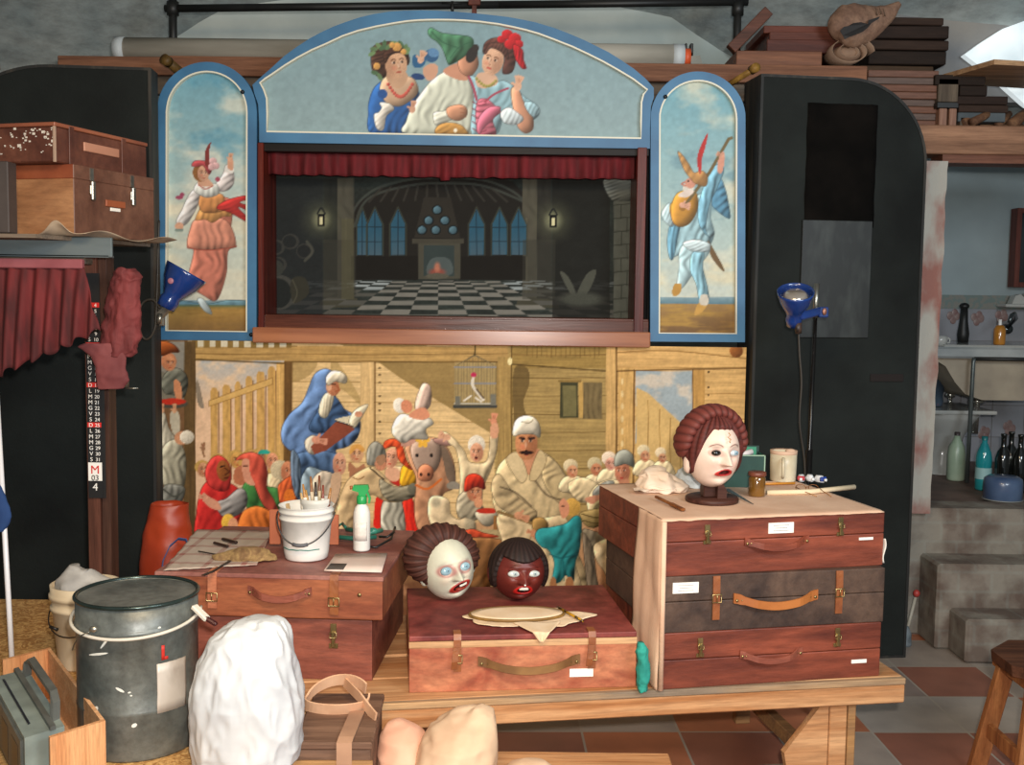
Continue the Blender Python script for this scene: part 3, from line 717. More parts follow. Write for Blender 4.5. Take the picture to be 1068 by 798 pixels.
c.poly([(692, 218), (698, 212), (704, 222), (702, 236), (694, 232), (690, 224)], 'b6ccd0', fold=(30, 4, .15))
c.poly([(738, 252), (742, 256), (755, 280), (753, 282), (742, 268)], '6b5232')
c.poly([(710, 258), (728, 250), (740, 258), (738, 266), (724, 284), (712, 300), (706, 300), (708, 280)], 'b2ced2', fold=(20, 7, .18))
c.poly([(722, 264), (734, 262), (733, 278), (738, 300), (739, 314), (730, 314), (726, 296), (720, 282)], '8ab6c4', fold=(10, 6, .2), vol=.1)
c.poly([(712, 254), (724, 250), (740, 254), (738, 262), (722, 262)], 'c8d8da', fold=(70, 3, .15))
c.poly([(704, 296), (711, 297), (709, 306), (703, 309), (701, 304)], 'b7883c'); c.poly([(729, 316), (738, 316), (733, 325), (726, 329), (724, 327)], 'c09348'); c.poly([(731, 308), (738, 308), (738, 318), (730, 317)], 'c9c0b0')
c.poly([(699, 214), (708, 206), (720, 204), (728, 210), (726, 222), (718, 234), (706, 236), (700, 226)], 'c8913a', vol=.18); c.poly([(706, 202), (718, 198), (726, 201), (728, 212), (724, 226), (712, 236), (702, 232), (700, 216)], 'c48c38', vol=.2); c.ell(712, 216, 4, 4, '7c5424', a=.6)
c.line([(716, 212), (740, 180), (756, 152), (760, 145), (763, 144)], '6e5d3c', 3.2, 1, sm=False)
c.hand(712, 214, 3.6, 10, 'd39f86', 4, 16)
c.poly([(748, 178), (750, 164), (754, 158), (756, 164), (753, 180)], 'c98e78'); c.hand(753, 162, 2.6, 200, 'cc967c', 4, 14)
c.ell(718, 196, 6, 6, 'd8d2c4'); c.poly([(707, 204), (716, 198), (724, 200), (716, 206)], 'd8c8bc')
c.ell(720, 191, 5.6, 5.4, 'c98c76'); c.ell(718, 189, 1, 1, '33241e'); c.line([(714, 190), (711, 192), (715, 194)], 'b8705c', 1.6)
c.poly([(707, 158), (712, 162), (719, 172), (724, 180), (732, 178), (738, 184), (736, 194), (726, 192), (720, 186), (714, 178), (709, 166)], 'b58650', fold=(30, 7, .15))
c.poly([(729, 180), (727, 166), (731, 152), (738, 139), (736, 152), (732, 166), (731, 180)], 'b5322f')
c.grain(.03, (4, 4), 6)
o_, i_ = sidepanel(677.8, 776, 726.9, 125.3, 49.3, 40.6, 686.5, 767.6, 356, 347.6, .6)
fascia('side_panel', o_, i_, c, None, 'right side panel painted with a lute player in a pointed hat')
# --- backdrop: a gloomy hall
c = Canvas(270, 176, 668, 340, '2b2f2c'); c.clouds(176, 340, '343a36', (30, 16), 41, -.1, 2, .8); c.grain(.08, (3, 2), 42)
c.poly([(425, 188), (440, 182), (520, 182), (535, 190), (560, 215), (560, 270), (366, 270), (366, 215), (400, 196)], '262421', sm=False)
for w_, x_ in ((0, 0), (6, 0)):
    c.line([(364+w_, 236), (372+w_, 214), (394, 196+w_), (430, 187+w_), (462, 185+w_), (500, 187+w_), (532, 198+w_), (552, 216), (560-w_, 238)], '4a4f49', 2.6, .7)
for k in range(13): c.line([(385+k*12, 208-abs(6-k)*-.4), (398+k*9.5, 192+abs(6-k)*.6)], '3b3934', 2.2, .8)
# columns
for x0, x1, cl in ((338, 352, '2a2c29'), (352, 369, '4f4d43'), (545, 560, '524f44'), (560, 575, '302f2b')): c.rect(x0, 186, x1, 314, cl, fold=(0, 12, .06))
c.line([(361, 228), (361, 308)], '6a6553', 2, .5); c.line([(549, 228), (549, 308)], '6a6553', 2, .5)
c.poly([(335, 313), (372, 311), (378, 320), (330, 322)], '454338', sm=False); c.poly([(541, 309), (580, 313), (584, 322), (538, 319)], '454338', sm=False)
# windows
for x in (378, 391, 415, 497, 521, 541):
    w = 7.5 if x != 378 else 5
    c.poly([(x-w, 266), (x-w, 234), (x, 218), (x+w, 234), (x+w, 266)], '31566a', sm=False); c.gradv(240, 266, '31566a', '55626a', x-w+1, x+w-1, a=.6)
    c.line([(x, 220), (x, 266)], '23303a', 1, .9); c.line([(x-w, 237), (x+w, 237)], '23303a', 1, .9); c.line([(x-w, 252), (x+w, 252)], '23303a', .8, .9)
    c.line([(x-w-1, 267), (x-w-1, 234), (x, 216), (x+w+1, 234), (x+w+1, 267)], '3e4138', 1.4, .9, sm=False)
c.rect(366, 267, 436, 292, '211f1c'); c.rect(478, 267, 548, 292, '211f1c')
# fireplace hood with round plates
c.poly([(442, 206), (470, 206), (480, 248), (432, 248)], '33302b', sm=False)
for x, y in ((456, 219), (447, 230), (464, 230), (440, 240), (454.5, 240), (472.5, 240)): c.ell(x, y, 5.4, 5, '16191a'); c.ell(x, y, 4.2, 4, '4f6a75', vol=.3)
c.rect(430, 249, 484, 254, '46433a'); c.rect(436, 254, 480, 291, '4b493f'); c.rect(442, 256, 474, 288, '37403f'); c.poly([(446, 286), (450, 270), (468, 270), (471, 286)], '505958'); c.ell(456, 284, 8, 4, '8a4b40', soft=.5); c.ell(456, 279, 3, 5, 'b0705a', soft=.6); c.ell(456, 288, 12, 3, '5a564a')
# chequered floor
vp = (457, 255)
for r in range(12):
    ya = 293+ (r/12)**1.7*41; yb = 293+((r+1)/12)**1.7*41
    for q in range(-16, 16):
        if (r+q) % 2: continue
        ka, kb = (ya-vp[1])/(334-vp[1]), (yb-vp[1])/(334-vp[1]); wd = 33
        c.poly([(vp[0]+q*wd*ka, ya), (vp[0]+(q+1)*wd*ka, ya), (vp[0]+(q+1)*wd*kb, yb), (vp[0]+q*wd*kb, yb)], '7d7a72' if abs(q) < 4 else ('9ba3a4' if r < 5 else '55544e'), sm=False, a=.95 if abs(q) < 7 else .35)
c.rect(270, 186, 337, 333, '26282a', a=.6); c.rect(576, 186, 636, 333, '23221f', a=.75); c.rect(337, 292, 362, 312, '4a4840', a=.6)
c.rect(337, 250, 371, 311, '3c3b34', a=.6); c.rect(545, 250, 579, 312, '3c3b34', a=.5); c.rect(356, 228, 369, 312, '57543f', a=.6)
for x, y in ((288, 258), (303, 252), (290, 276), (318, 262)): c.ell(x, y, 9, 8, '3c3c39'); c.ell(x-1, y, 7, 6.5, '282a2a')
c.ell(292, 305, 17, 18, '444440'); c.ell(290, 306, 14, 15.5, '252827'); c.poly([(304, 292), (318, 290), (322, 306), (306, 316)], '38372f'); c.line([(305, 292), (310, 305), (306, 316)], '4e4c40', 1.4)
c.ell(286, 280, 10, 9, '3a3c38'); c.line([(320, 252), (326, 262), (318, 272)], '4d4d45', 3, .8)
for x, y in ((335, 229), (577, 230)):
    c.ell(x, y, 15, 15, '6d6f55', a=.5, soft=.9); c.ell(x, y, 8, 9, 'a0a07c', a=.6, soft=.6); c.rect(x-3.5, y-6, x+3.5, y+7, '17181a'); c.rect(x-1.6, y-3, x+1.6, y+5, 'ddd6a8'); c.line([(x-4, y-6), (x, y-12), (x+4, y-6)], '202224', 1.6)
c.poly([(629, 190), (640, 184), (660, 190), (660, 206), (640, 210)], '6a6d66', fold=(70, 3, .2)); c.rect(640, 210, 662, 333, '5a5d55', nz=.12)
for k in range(9): c.line([(640, 214+k*14), (662, 212+k*14)], '33352f', 1.1, .8); c.line([(648+(k % 2)*6, 214+k*14), (648+(k % 2)*6, 228+k*14)], '33352f', 1, .7)
c.poly([(584, 284), (592, 288), (600, 304), (596, 308)], '505148'); c.poly([(602, 306), (612, 286), (622, 282), (616, 300), (606, 312)], '4e4f46'); c.ell(606, 312, 22, 7, '474840', soft=.4)
c.im *= .92
YB = 4.98
p0 = P(264, 352, YB); p1 = P(672, 170, YB)
bdm = vcmat('painted_backdrop_cloth', rough=.8, spec=.1)
o = painted('backdrop', c, TH, YB, p0.x, p1.x, p0.z, p1.z, .0048, bdm, 1.15); o['label'] = 'painted backdrop of a gloomy vaulted hall with a fireplace and chequered floor'
# --- stage frame, valance, sill
redwood = wood('dark_red_wood', '4a1712', '6e2a1e', 'z', rough=.35); darkbox = mat('black_inner_cloth', '0d0c0c', '151313', rough=.9)
b = B()
def slab(b, px0, py0, px1, py1, y0, y1, Yr=YT, bev=.002, mi=0):
    a = P(px0, py1, Yr); q = P(px1, py0, Yr); b.box(a.x, q.x, y0, y1, a.z, q.z, bev, mi=mi)
slab(b, 271.5, 150, 276.5, 346, YT-.035, YT+.22); wb(b, 'frame_post', redwood, TH)
b = B(); slab(b, 660, 155, 674, 349, YT-.035, YT+.22); wb(b, 'frame_post', redwood, TH)
b = B(); slab(b, 270, 150.5, 677, 158, YT-.01, YT+.22); wb(b, 'top_rail', wood('dark_brown_rail', '0c0706', '140b09'), TH)
b = B(); slab(b, 270, 333, 676, 337, YT-.01, YT+.24); slab(b, 270, 335, 676, 347, YT-.02, YT+.1); wb(b, 'lower_rail', wood('stage_sill_brown', '4a271d', '6b3a2a', rough=.3), TH)
b = B(); slab(b, 268, 346, 676, 356.5, YT-.085, YT-.02, bev=.004); wb(b, 'playboard', mat('glossy_varnished_oak', '8a5238', 'b0724e', scale=4, stretch=(.4, 5, 5), rough=.22, coat=.5), TH)
valm = mat('dark_red_velvet', '4c080d', '6c1018', scale=30, rough=.85, stretch=(1, 1, .2))
v0 = P(276, 157, YT+.06); v1 = P(661, 187, YT+.06)
def valf(u, v):
    x = v0.x+(v1.x-v0.x)*u
    w = math.sin(u*150)+.7*math.sin(u*83+2)+.8*N3(u*40)
    z = v0.z+(v1.z-v0.z)*v
    if v > .99: z += .006*N3(u*30, 5)+(-.014 if abs(u-.49) < .013 else 0)
    return Vector((x, YT+.06+.012*w*(.4+.6*v)-.005, z-.003*math.sin(u*PI)))
b = B(); b.grid(420, 8, valf); wb(b, 'valance', valm, TH, mods=solid(.003))
b = B(); a0 = P(262, 350, 4.99); a1 = P(680, 160, 4.99)
b.box(a0.x, a0.x+.01, YT+.2, 5.0, a0.z, a1.z); b.box(a1.x-.01, a1.x, YT+.2, 5.0, a0.z, a1.z); b.box(a0.x, a1.x, YT+.1, 5.0, a1.z, a1.z+.01); b.box(a0.x, a1.x, YT+.2, 5.0, a0.z-.01, a0.z); b.box(a0.x, a1.x, 4.995, 5.01, a0.z, a1.z)
wb(b, 'stage_box', darkbox, TH)
bolt = mat('dark_bolt_metal', '22252a', rough=.4, metal=.6)
for k, (x, y) in enumerate([(253, 96), (694, 101), (262, 349)]):
    p = P(x, y, YT-.034); b = B(); b.lathe([(.009, 0), (.009, .004), (.005, .009), (0, .009)], 12, Matrix.Translation(p) @ Matrix.Rotation(PI/2, 4, 'X')); wb(b, 'fixing_bolt', bolt, TH)
# ------------------------------------------------------------------ the painted crowd scene below the stage
c = Canvas(160, 352, 784, 705, 'bfa478')
# ground
c.gradv(540, 705, 'c09c76', '9c7256'); c.clouds(560, 700, '8e6450', (30, 10), 51, 0, 2, .5)
# left brown strip
c.rect(160, 352, 204, 590, '7d6248'); c.clouds(352, 590, '5f4a36', (16, 20), 52, 0, 2, .6, 160, 204)
c.rect(162, 356, 192, 400, '9aa09c', a=.7); c.poly([(162, 392), (176, 390), (190, 410), (190, 420), (162, 420)], '7f7a6c')
c.gradv(500, 600, '8a6a50', '74533f', 160, 204, a=.6)
# boarded barn
c.boards(305, 356, 530, 545, 'cdb284', 9, '8a6e44', 61); c.boards(516, 356, 632, 545, 'a08a5c', 10, '5d4a2a', 62)
c.boards(640, 356, 784, 600, 'c4a26e', 9, '8a6a40', 63)
c.poly([(392, 376), (420, 396), (450, 414), (512, 452), (520, 452), (520, 374)], '8d784e', sm=False, a=.85)
c.poly([(350, 357), (440, 357), (470, 376), (392, 376)], '8a734a', sm=False, a=.7)
c.poly([(345, 378), (352, 378), (372, 408), (378, 424), (362, 410), (348, 400)], 'a08a5c', a=.6); c.poly([(300, 377), (330, 377), (322, 392), (303, 398)], '9a8458', a=.6)
c.boards(203, 361, 530, 377, 'ae9160', 2, '6a5430', 64); c.line([(204, 377.5), (530, 377.5)], '54401f', 1.3, .7); c.line([(204, 361), (310, 361)], '6a5430', 1, .6)
c.rect(196, 355, 302, 362, 'c3bda6')
for k in range(9): c.rect(200+k*12.3, 354, 206+k*12.3, 363, '8a7448')
c.boards(376, 378, 390, 470, 'cdb080', 1, seed=65, vert=True); c.line([(391, 378), (391, 470)], '6a5232', 1.6, .8)
for y in (384, 391, 399, 413, 421, 428, 440, 452): c.ell(396, y, 1.3, 1, '3a2c1a')
c.boards(519, 372, 534, 520, 'a38a5a', 1, seed=66, vert=True); c.line([(533.5, 356), (533.5, 500)], '54421f', 1.4, .8); c.ell(532, 377, 2.5, 4, 'd8cc9c')
c.boards(534, 356, 632, 384, '97804f', 2, seed=67); c.line([(534, 380), (632, 387)], '4f3f22', 1.4, .8)
c.poly([(536, 386), (550, 384), (552, 400), (546, 420), (550, 440), (540, 448), (536, 440)], '5d4d30', a=.65)
for k in range(16): c.line([(550+k*5, 357), (550+k*5, 371+(k % 3))], '6e5a34', 1, .6)
c.rect(584, 399, 603, 436, '4c4a34'); c.rect(587, 402, 601, 434, '78714f'); c.rect(604, 398, 608, 436, 'b5975f'); c.rect(608, 399, 628, 437, '77694c', fold=(0, 6, .08)); c.rect(582, 396, 606, 399, '8a7448')
c.boards(632, 352, 643, 600, 'bf9f6c', 1, seed=68, vert=True); c.line([(643, 356), (643, 600)], '5a4424', 1.8, .8); c.boards(645, 384, 661, 600, 'c2a069', 1, seed=69, vert=True); c.line([(661.5, 386), (660, 560)], '5a4020', 1.6, .8)
for k in range(12): c.ell(649, 398+k*13, 1.4, 3.5, 'e0d0a4', a=.6)
c.line([(643, 368), (700, 366), (778, 374)], '7a5c34', 1.2, .7); c.line([(643, 387), (778, 384)], '4f3a1e', 1.4, .7)
c.rect(663, 387, 722, 560, '9aa4a6'); c.clouds(387, 460, 'c8bba8', (16, 10), 71, -.1, 2.4, .8, 663, 722)
c.poly([(664, 404), (676, 410), (700, 432), (722, 452), (722, 560), (662, 560)], 'c5a873', sm=False)
for x in (676, 688, 699, 710): c.line([(x, 408+(x-664)*.8), (x, 545)], '8a6c40', 1, .7)
c.boards(723, 386, 735, 600, 'b28e58', 1, seed=72, vert=True); c.line([(722.5, 386), (722.5, 540)], '5a4020', 1.2, .7)
for y in (388, 404, 412): c.ell(739, y, 1, 1, '2f2418')
c.ell(768, 366, 7, 7, '8f6038', vol=.25)
# gate opening with picket fence, sky beyond
c.rect(204, 376, 296, 560, 'd3b597'); c.gradv(376, 420, 'a9aba8', 'd2b79a', 204, 296); c.clouds(376, 430, 'd8bd9c', (18, 12), 73, -.1, 2.5, .8, 204, 296)
for x0, x1, y in ((219.5, 227, 405), (232, 240, 402), (245, 251, 398.5), (256, 263, 393), (267.5, 276, 388), (279.5, 287, 383)):
    c.poly([(x0, y+3), (x0+2, y-1), (x1-1, y), (x1, y+3), (x1, 500), (x0, 500)], 'bf9c63', sm=False, fold=(0, 6, .06)); c.line([(x1+1, y+4), (x1+1, 500)], '6e4f30', 1.3, .75)
c.poly([(218, 418), (284, 394), (284, 401), (218, 424)], 'c7a66c', sm=False, line='7a5c34')
c.boards(288, 378, 296, 500, 'c9a66c', 1, seed=74, vert=True); c.boards(296, 377, 305, 500, '6e5636', 1, seed=75, vert=True)
c.boards(192, 356, 204, 600, '66543a', 1, seed=76, vert=True); c.line([(204, 375), (296, 379)], '4f3f24', 1.5, .8)
# far crowd behind, left
c.poly([(205, 396), (208, 402), (212, 420), (213, 426), (208, 424), (205, 414)], '8d8272')
c.line([(213, 476), (211, 468), (213, 462)], '8a6a50', 2); c.hand(212, 468, 2.6, -90, '94745a', 3, 20)
for x, y, r, sk, d in ((212, 490, 7, 'c09474', .4), (228, 482, 6, 'bf9676', .2), (247, 480, 8, 'c7a060', .3), (262, 478, 7, 'b98a68', 0), (284, 481, 8, 'cf9878', .4), (272, 476, 6, 'b88c6a', 0)):
    c.ell(x-1, y-3, r+1, r, 'b99a60'); c.face(x, y, r*.8, r*1.1, sk, d=d)
c.poly([(270, 471), (274, 469), (280, 470), (281, 473), (270, 474)], '3f9c8c')
c.poly([(280, 494), (290, 498), (296, 508), (290, 520), (280, 510)], 'd0bf9c', fold=(40, 4, .12))
c.poly([(246, 488), (258, 486), (262, 500), (252, 506), (244, 502)], 'ae7458')
# man at the wall, people at far left
c.poly([(168, 398), (176, 386), (188, 385), (196, 396), (192, 414), (182, 412), (172, 410)], '6f7065', fold=(40, 6, .15))
c.ell(176, 377, 8, 9, 'b88060', vol=.15); c.face(177, 379, 6.5, 8, 'c08c6a', d=.3); c.poly([(163, 368), (164, 358), (172, 356), (182, 360), (187, 367), (178, 368), (170, 371)], '9c5c34', vol=.2)
c.poly([(182, 396), (188, 400), (190, 414), (187, 420), (182, 410)], 'c08a68')
c.ell(180, 421, 16, 5, '57534a'); c.ell(180, 419, 14, 3.4, 'b5402f')
c.poly([(166, 428), (172, 432), (176, 446), (182, 456), (186, 470), (180, 480), (170, 470), (167, 450)], 'b9b3a0', fold=(20, 5, .15)); c.poly([(178, 430), (186, 430), (188, 448), (182, 454), (178, 444)], 'b5ae9a'); c.hand(169, 428, 3, -90, 'c49a7a', 3); c.hand(182, 428, 3, -90, 'c49a7a', 3)
c.poly([(170, 466), (184, 458), (192, 470), (194, 488), (190, 510), (172, 508), (168, 488)], 'aaa692', fold=(15, 7, .16), vol=.1); c.ell(189, 457, 7, 7, 'c09070'); c.ell(195, 456, 7.5, 7, 'c9c2b0', vol=.2)
c.poly([(172, 506), (192, 508), (190, 522), (184, 526), (190, 556), (184, 560), (176, 530), (170, 520)], '7c7c74', fold=(10, 6, .18)); c.line([(170, 510), (182, 518), (192, 512)], '55564f', 1.6)
# the reader in the blue cloak
c.poly([(318, 486), (352, 484), (350, 512), (346, 536), (356, 560), (300, 560), (312, 530)], '8fa0a8', fold=(8, 9, .2)); c.poly([(326, 500), (346, 488), (356, 498), (350, 530), (340, 550), (330, 530)], 'b6aa98', fold=(8, 7, .15))
c.poly([(334, 386), (342, 385), (349, 390), (352, 400), (350, 414), (356, 424), (368, 432), (376, 440), (373, 456), (362, 466), (350, 470), (358, 482), (350, 492), (334, 490), (322, 486), (312, 500), (306, 490), (310, 476), (300, 468), (294, 460), (294, 446), (302, 432), (315, 420), (322, 404), (327, 392)], '6c86ab', fold=(32, 9, .2), vol=.12)
c.poly([(338, 414), (350, 414), (360, 428), (368, 440), (360, 446), (346, 450), (330, 452), (322, 446), (330, 430)], '4a617f', fold=(40, 7, .2))
c.poly([(306, 476), (330, 470), (352, 474), (358, 484), (352, 494), (336, 490), (320, 488), (312, 510), (316, 540), (308, 530), (304, 500)], '5b7391', fold=(20, 8, .22))
c.poly([(320, 470), (318, 460), (326, 454), (334, 458), (334, 470), (326, 474)], 'bdb4a2', fold=(20, 4, .1))
c.poly([(333, 432), (334, 420), (340, 410), (348, 412), (346, 424), (340, 436)], 'cfc6ae', fold=(5, 3, .14)); c.ell(347, 404, 7, 9, 'b07a5c', -15, vol=.1); c.line([(351, 402), (354, 407), (350, 408)], '9c6244', 1.8); c.ell(343, 404, 2.8, 3.8, 'c9a184')
c.line([(346, 401), (350, 401)], '4a3022', 1.2)
c.poly([(340, 394), (346, 387), (356, 388), (362, 394), (360, 400), (350, 398), (342, 402)], 'd6cdb6', vol=.15, fold=(30, 5, .1))
c.poly([(324, 466), (350, 440), (366, 444), (370, 448), (340, 470), (328, 474)], '8a5240', sm=False, vol=.1); c.poly([(350, 438), (362, 442), (370, 446), (372, 438), (366, 434), (354, 436)], 'cfc6aa'); c.poly([(364, 440), (368, 430), (376, 424), (384, 422), (378, 434), (370, 446)], 'd8cfb4', fold=(60, 3, .06)); c.line([(350, 439), (368, 445)], '4a3324', 1)
c.hand(330, 459, 5, 10, 'c8927a', 4, 9); c.ell(374, 432, 4, 3, 'c29074')
# hooded women embracing at left
c.poly([(206, 560), (205, 535), (208, 516), (214, 504), (226, 498), (240, 504), (250, 512), (252, 530), (246, 560)], 'bb3d3a', fold=(30, 9, .14), vol=.1)
c.poly([(217, 505), (214, 492), (219, 480), (228, 475), (238, 482), (241, 496), (238, 510), (228, 512)], 'c04a45', fold=(20, 7, .12)); c.ell(233, 491, 7, 11, '8d5c38', -6, vol=.2)
c.line([(234, 488), (239, 492), (235, 495)], '5a3420', 1.4); c.line([(230, 487), (234, 486)], '2a1a12', 1.3); c.line([(234, 499), (238, 498)], '5a241c', 1.3)
c.poly([(253, 508), (262, 500), (272, 506), (290, 510), (300, 522), (296, 534), (280, 532), (284, 540), (264, 540), (256, 524)], '4b7a48', fold=(30, 9, .2), vol=.1)
c.poly([(226, 524), (236, 520), (248, 510), (256, 512), (258, 524), (250, 536), (236, 540), (228, 534)], '918e8a', fold=(60, 6, .2), vol=.15)
c.poly([(212, 514), (218, 518), (228, 524), (230, 532), (220, 530), (212, 522)], 'c9977e'); c.hand(214, 519, 3, 190, 'c9977e', 4)
c.poly([(246, 480), (252, 474), (264, 472), (274, 478), (279, 492), (278, 508), (286, 522), (292, 538), (284, 536), (274, 526), (266, 508), (260, 494), (256, 480)], 'b85a4a', fold=(12, 8, .13), vol=.12); c.poly([(253, 480), (260, 480), (261, 494), (266, 506), (257, 504), (253, 494)], 'ca957c')
c.line([(254, 486), (258, 486)], '3a241a', 1.2)
c.poly([(250, 560), (252, 536), (266, 528), (280, 532), (292, 540), (290, 560)], 'c87840', fold=(8, 7, .14)); c.ell(238, 545, 7, 9, 'd0ab50', vol=.15); c.ell(243, 547, 5, 7, 'cf9a78')
c.ell(292, 490, 10, 10, 'bfb294', vol=.1); c.face(300, 492, 7, 11, 'c28868', d=.8); c.poly([(292, 504), (306, 496), (310, 510), (308, 530), (294, 528), (290, 512)], 'b9613c', fold=(20, 6, .16)); c.ell(302, 518, 6, 8, 'cf7a3a')
c.poly([(304, 470), (312, 478), (314, 500), (310, 520), (304, 500)], '6c7c8c', fold=(5, 5, .2))
# listeners behind the couple
c.face(354, 484, 7, 12, 'c79a80', d=.2, mouth='a03830'); c.face(372, 474, 7, 9, 'cba27e', d=.1); c.poly([(365, 474), (366, 466), (374, 463), (380, 468), (378, 472), (372, 468)], 'c99a58'); c.poly([(364, 482), (372, 488), (380, 484), (380, 496), (366, 500)], 'a5785c')
c.poly([(346, 496), (356, 496), (352, 520), (344, 530)], 'c2a588')
# the couple: man in grey cap with tan coat, woman in red and yellow
c.poly([(402, 490), (416, 486), (432, 490), (436, 505), (430, 520), (440, 562), (420, 562), (404, 530)], 'c8b08c', fold=(10, 8, .15)); c.poly([(392, 520), (400, 522), (398, 552), (390, 552)], 'd0382a'); c.poly([(420, 520), (430, 520), (440, 560), (424, 562)], 'd23c2c', fold=(5, 6, .12))
c.poly([(399, 524), (418, 522), (422, 562), (400, 562)], 'aaa696', fold=(4, 6, .2))
c.poly([(400, 502), (414, 494), (418, 502), (414, 510), (404, 510)], 'b5382e'); c.poly([(402, 490), (412, 488), (418, 494), (414, 502), (404, 500)], 'd3a688')
c.poly([(417, 498), (420, 486), (430, 483), (436, 490), (436, 502), (428, 508), (418, 506)], 'd0a032', fold=(30, 6, .15), vol=.1)
c.face(408, 478, 7, 11, 'd3a184', d=-.2, tilt=12, mouth='b03028'); c.poly([(400, 468), (402, 460), (412, 458), (420, 466), (424, 480), (430, 490), (422, 486), (415, 478), (412, 466)], 'cc5a36', fold=(30, 6, .14))
c.poly([(348, 548), (354, 520), (362, 502), (374, 492), (388, 487), (400, 496), (412, 506), (426, 508), (436, 506), (438, 512), (428, 520), (412, 524), (400, 522), (388, 516), (378, 524), (374, 540), (370, 560), (346, 562)], 'c0a882', fold=(35, 10, .14), vol=.1)
c.poly([(396, 500), (412, 508), (428, 506), (437, 508), (432, 518), (414, 523), (400, 518)], '8d8672', fold=(60, 6, .2)); c.ell(431, 510, 6, 6, '6d6a5c', vol=.2); c.line([(386, 488), (400, 500)], '2a241c', 1.4); c.line([(368, 498), (374, 500), (380, 497)], '8a6c4a', 1.2)
c.poly([(383, 484), (383, 470), (388, 462), (394, 461), (401, 468), (403, 480), (400, 490), (390, 486)], '87857a', fold=(10, 6, .16), vol=.15); c.ell(397, 484, 6, 7, 'b88468'); c.poly([(392, 478), (400, 474), (403, 480), (396, 486)], '9c7a60')
# donkey with a flower and the child drinking
c.poly([(424, 462), (450, 456), (466, 466), (474, 486), (474, 508), (462, 516), (456, 540), (448, 556), (436, 552), (432, 530), (434, 500), (426, 480)], 'b48a6c', fold=(15, 11, .12), vol=.12); c.poly([(456, 462), (466, 468), (474, 490), (474, 508), (466, 498), (462, 480)], '6d6256', a=.8)
c.poly([(466, 505), (474, 502), (480, 506), (478, 510), (468, 510)], '8c8578')
c.poly([(428, 470), (434, 460), (452, 458), (460, 468), (458, 484), (450, 494), (436, 492)], 'a38e7e', vol=.1); c.ell(435, 475, 1.6, 2, '20160f'); c.ell(450, 475, 1.6, 2, '20160f')
c.poly([(437, 488), (444, 484), (452, 490), (450, 500), (442, 502), (436, 498)], 'bd8264', vol=.12); c.ell(439, 495, 1.4, 1.8, '2a1a12'); c.ell(447, 495, 1.4, 1.8, '2a1a12'); c.line([(434, 506), (446, 510), (460, 500)], 'c2703c', 2.4)
c.poly([(418, 464), (424, 457), (434, 456), (432, 462), (424, 466)], 'b58d7c'); c.poly([(452, 458), (462, 457), (476, 461), (468, 465), (456, 463)], 'a8857a', vol=-.1)
for k in range(6): a = k*1.05; c.ell(441+4*math.cos(a), 459+5*math.sin(a), 3.6, 2.6, 'd8ab4c', math.degrees(a))
c.poly([(409, 452), (411, 440), (418, 432), (430, 434), (440, 438), (448, 436), (452, 442), (444, 448), (446, 458), (430, 458), (420, 462)], 'cfcabb', fold=(40, 7, .14), vol=.15); c.ell(417, 423, 7, 8, 'd5cfc0', -20, vol=.15); c.ell(424, 424, 6, 7, 'c78a6c', -20)
c.poly([(433, 421), (436, 410), (441, 400), (448, 402), (450, 412), (448, 424), (440, 430), (434, 428)], 'cdb4a4', vol=.18, fold=(20, 7, .1)); c.poly([(426, 434), (436, 426), (444, 426), (448, 434), (440, 438)], 'c98f72')
# bird cage
c.rect(474, 378, 517, 424, 'a99870', a=.6)
for k in range(15): c.line([(475+k*3, 424), (475+k*3, 382-8*math.sin(PI*k/14)), (495, 370)], '6f6650', .6, .75, sm=False)
for y in (383, 400): c.line([(474, y), (517, y)], '87878a', 1.6)
c.line([(474, 424), (517, 424)], '4a4a46', 3.4); c.line([(474, 421), (517, 421)], 'b5b1a2', 1.4); c.rect(475, 413, 480, 423, '77756a'); c.rect(512, 411, 517, 423, '77756a'); c.line([(495, 370), (496, 358)], '4f4428', 1.6)
c.line([(494, 392), (493, 402), (500, 412), (504, 417)], 'cfc8b8', 3); c.ell(494, 391, 3, 2.4, 'b03a5a'); c.line([(497, 406), (504, 415)], '5a4a38', 1.5); c.line([(484, 418), (491, 413)], 'cfc8b8', 2); c.line([(496, 415), (502, 419)], 'cfc8b8', 2)
# crier with raised arms, boy in red cap
c.poly([(476, 470), (468, 462), (462, 450), (472, 456), (484, 470), (490, 482), (506, 482), (510, 470), (512, 452), (519, 452), (518, 470), (512, 490), (504, 510), (500, 540), (478, 540), (480, 500)], 'cdbb98', fold=(20, 8, .14), vol=.1)
c.hand(466, 456, 4, 200, 'cba184', 4, 16); c.hand(515, 440, 4, -85, 'c98f72', 4, 12); c.poly([(512, 444), (519, 442), (519, 456), (512, 456)], 'c99a7c')
c.ell(497, 464, 9, 10, 'd2c9b6', vol=.1); c.face(497, 472, 7, 10, 'cb9c7e', d=-.2, open_=1)
c.poly([(476, 530), (478, 518), (486, 512), (496, 516), (502, 526), (506, 534), (496, 542), (480, 540)], 'a39a84', fold=(40, 6, .18), vol=.1); c.face(495, 514, 8, 9, 'c08a6a', d=.3); c.poly([(484, 510), (486, 498), (494, 494), (503, 498), (506, 510), (496, 508), (486, 513)], 'b0402c', vol=.15, fold=(10, 6, .12)); c.ell(499, 524, 4.5, 6, 'cb9674')
c.poly([(448, 520), (456, 517), (468, 522), (470, 536), (478, 542), (486, 540), (496, 546), (492, 560), (460, 560), (450, 548), (446, 534)], 'cfbc9a', vol=.15, fold=(50, 11, .1)); c.ell(455, 524, 5, 5, 'a19a84', soft=.6, a=.8); c.ell(490, 545, 5, 7, 'a19a84', soft=.6, a=.7)
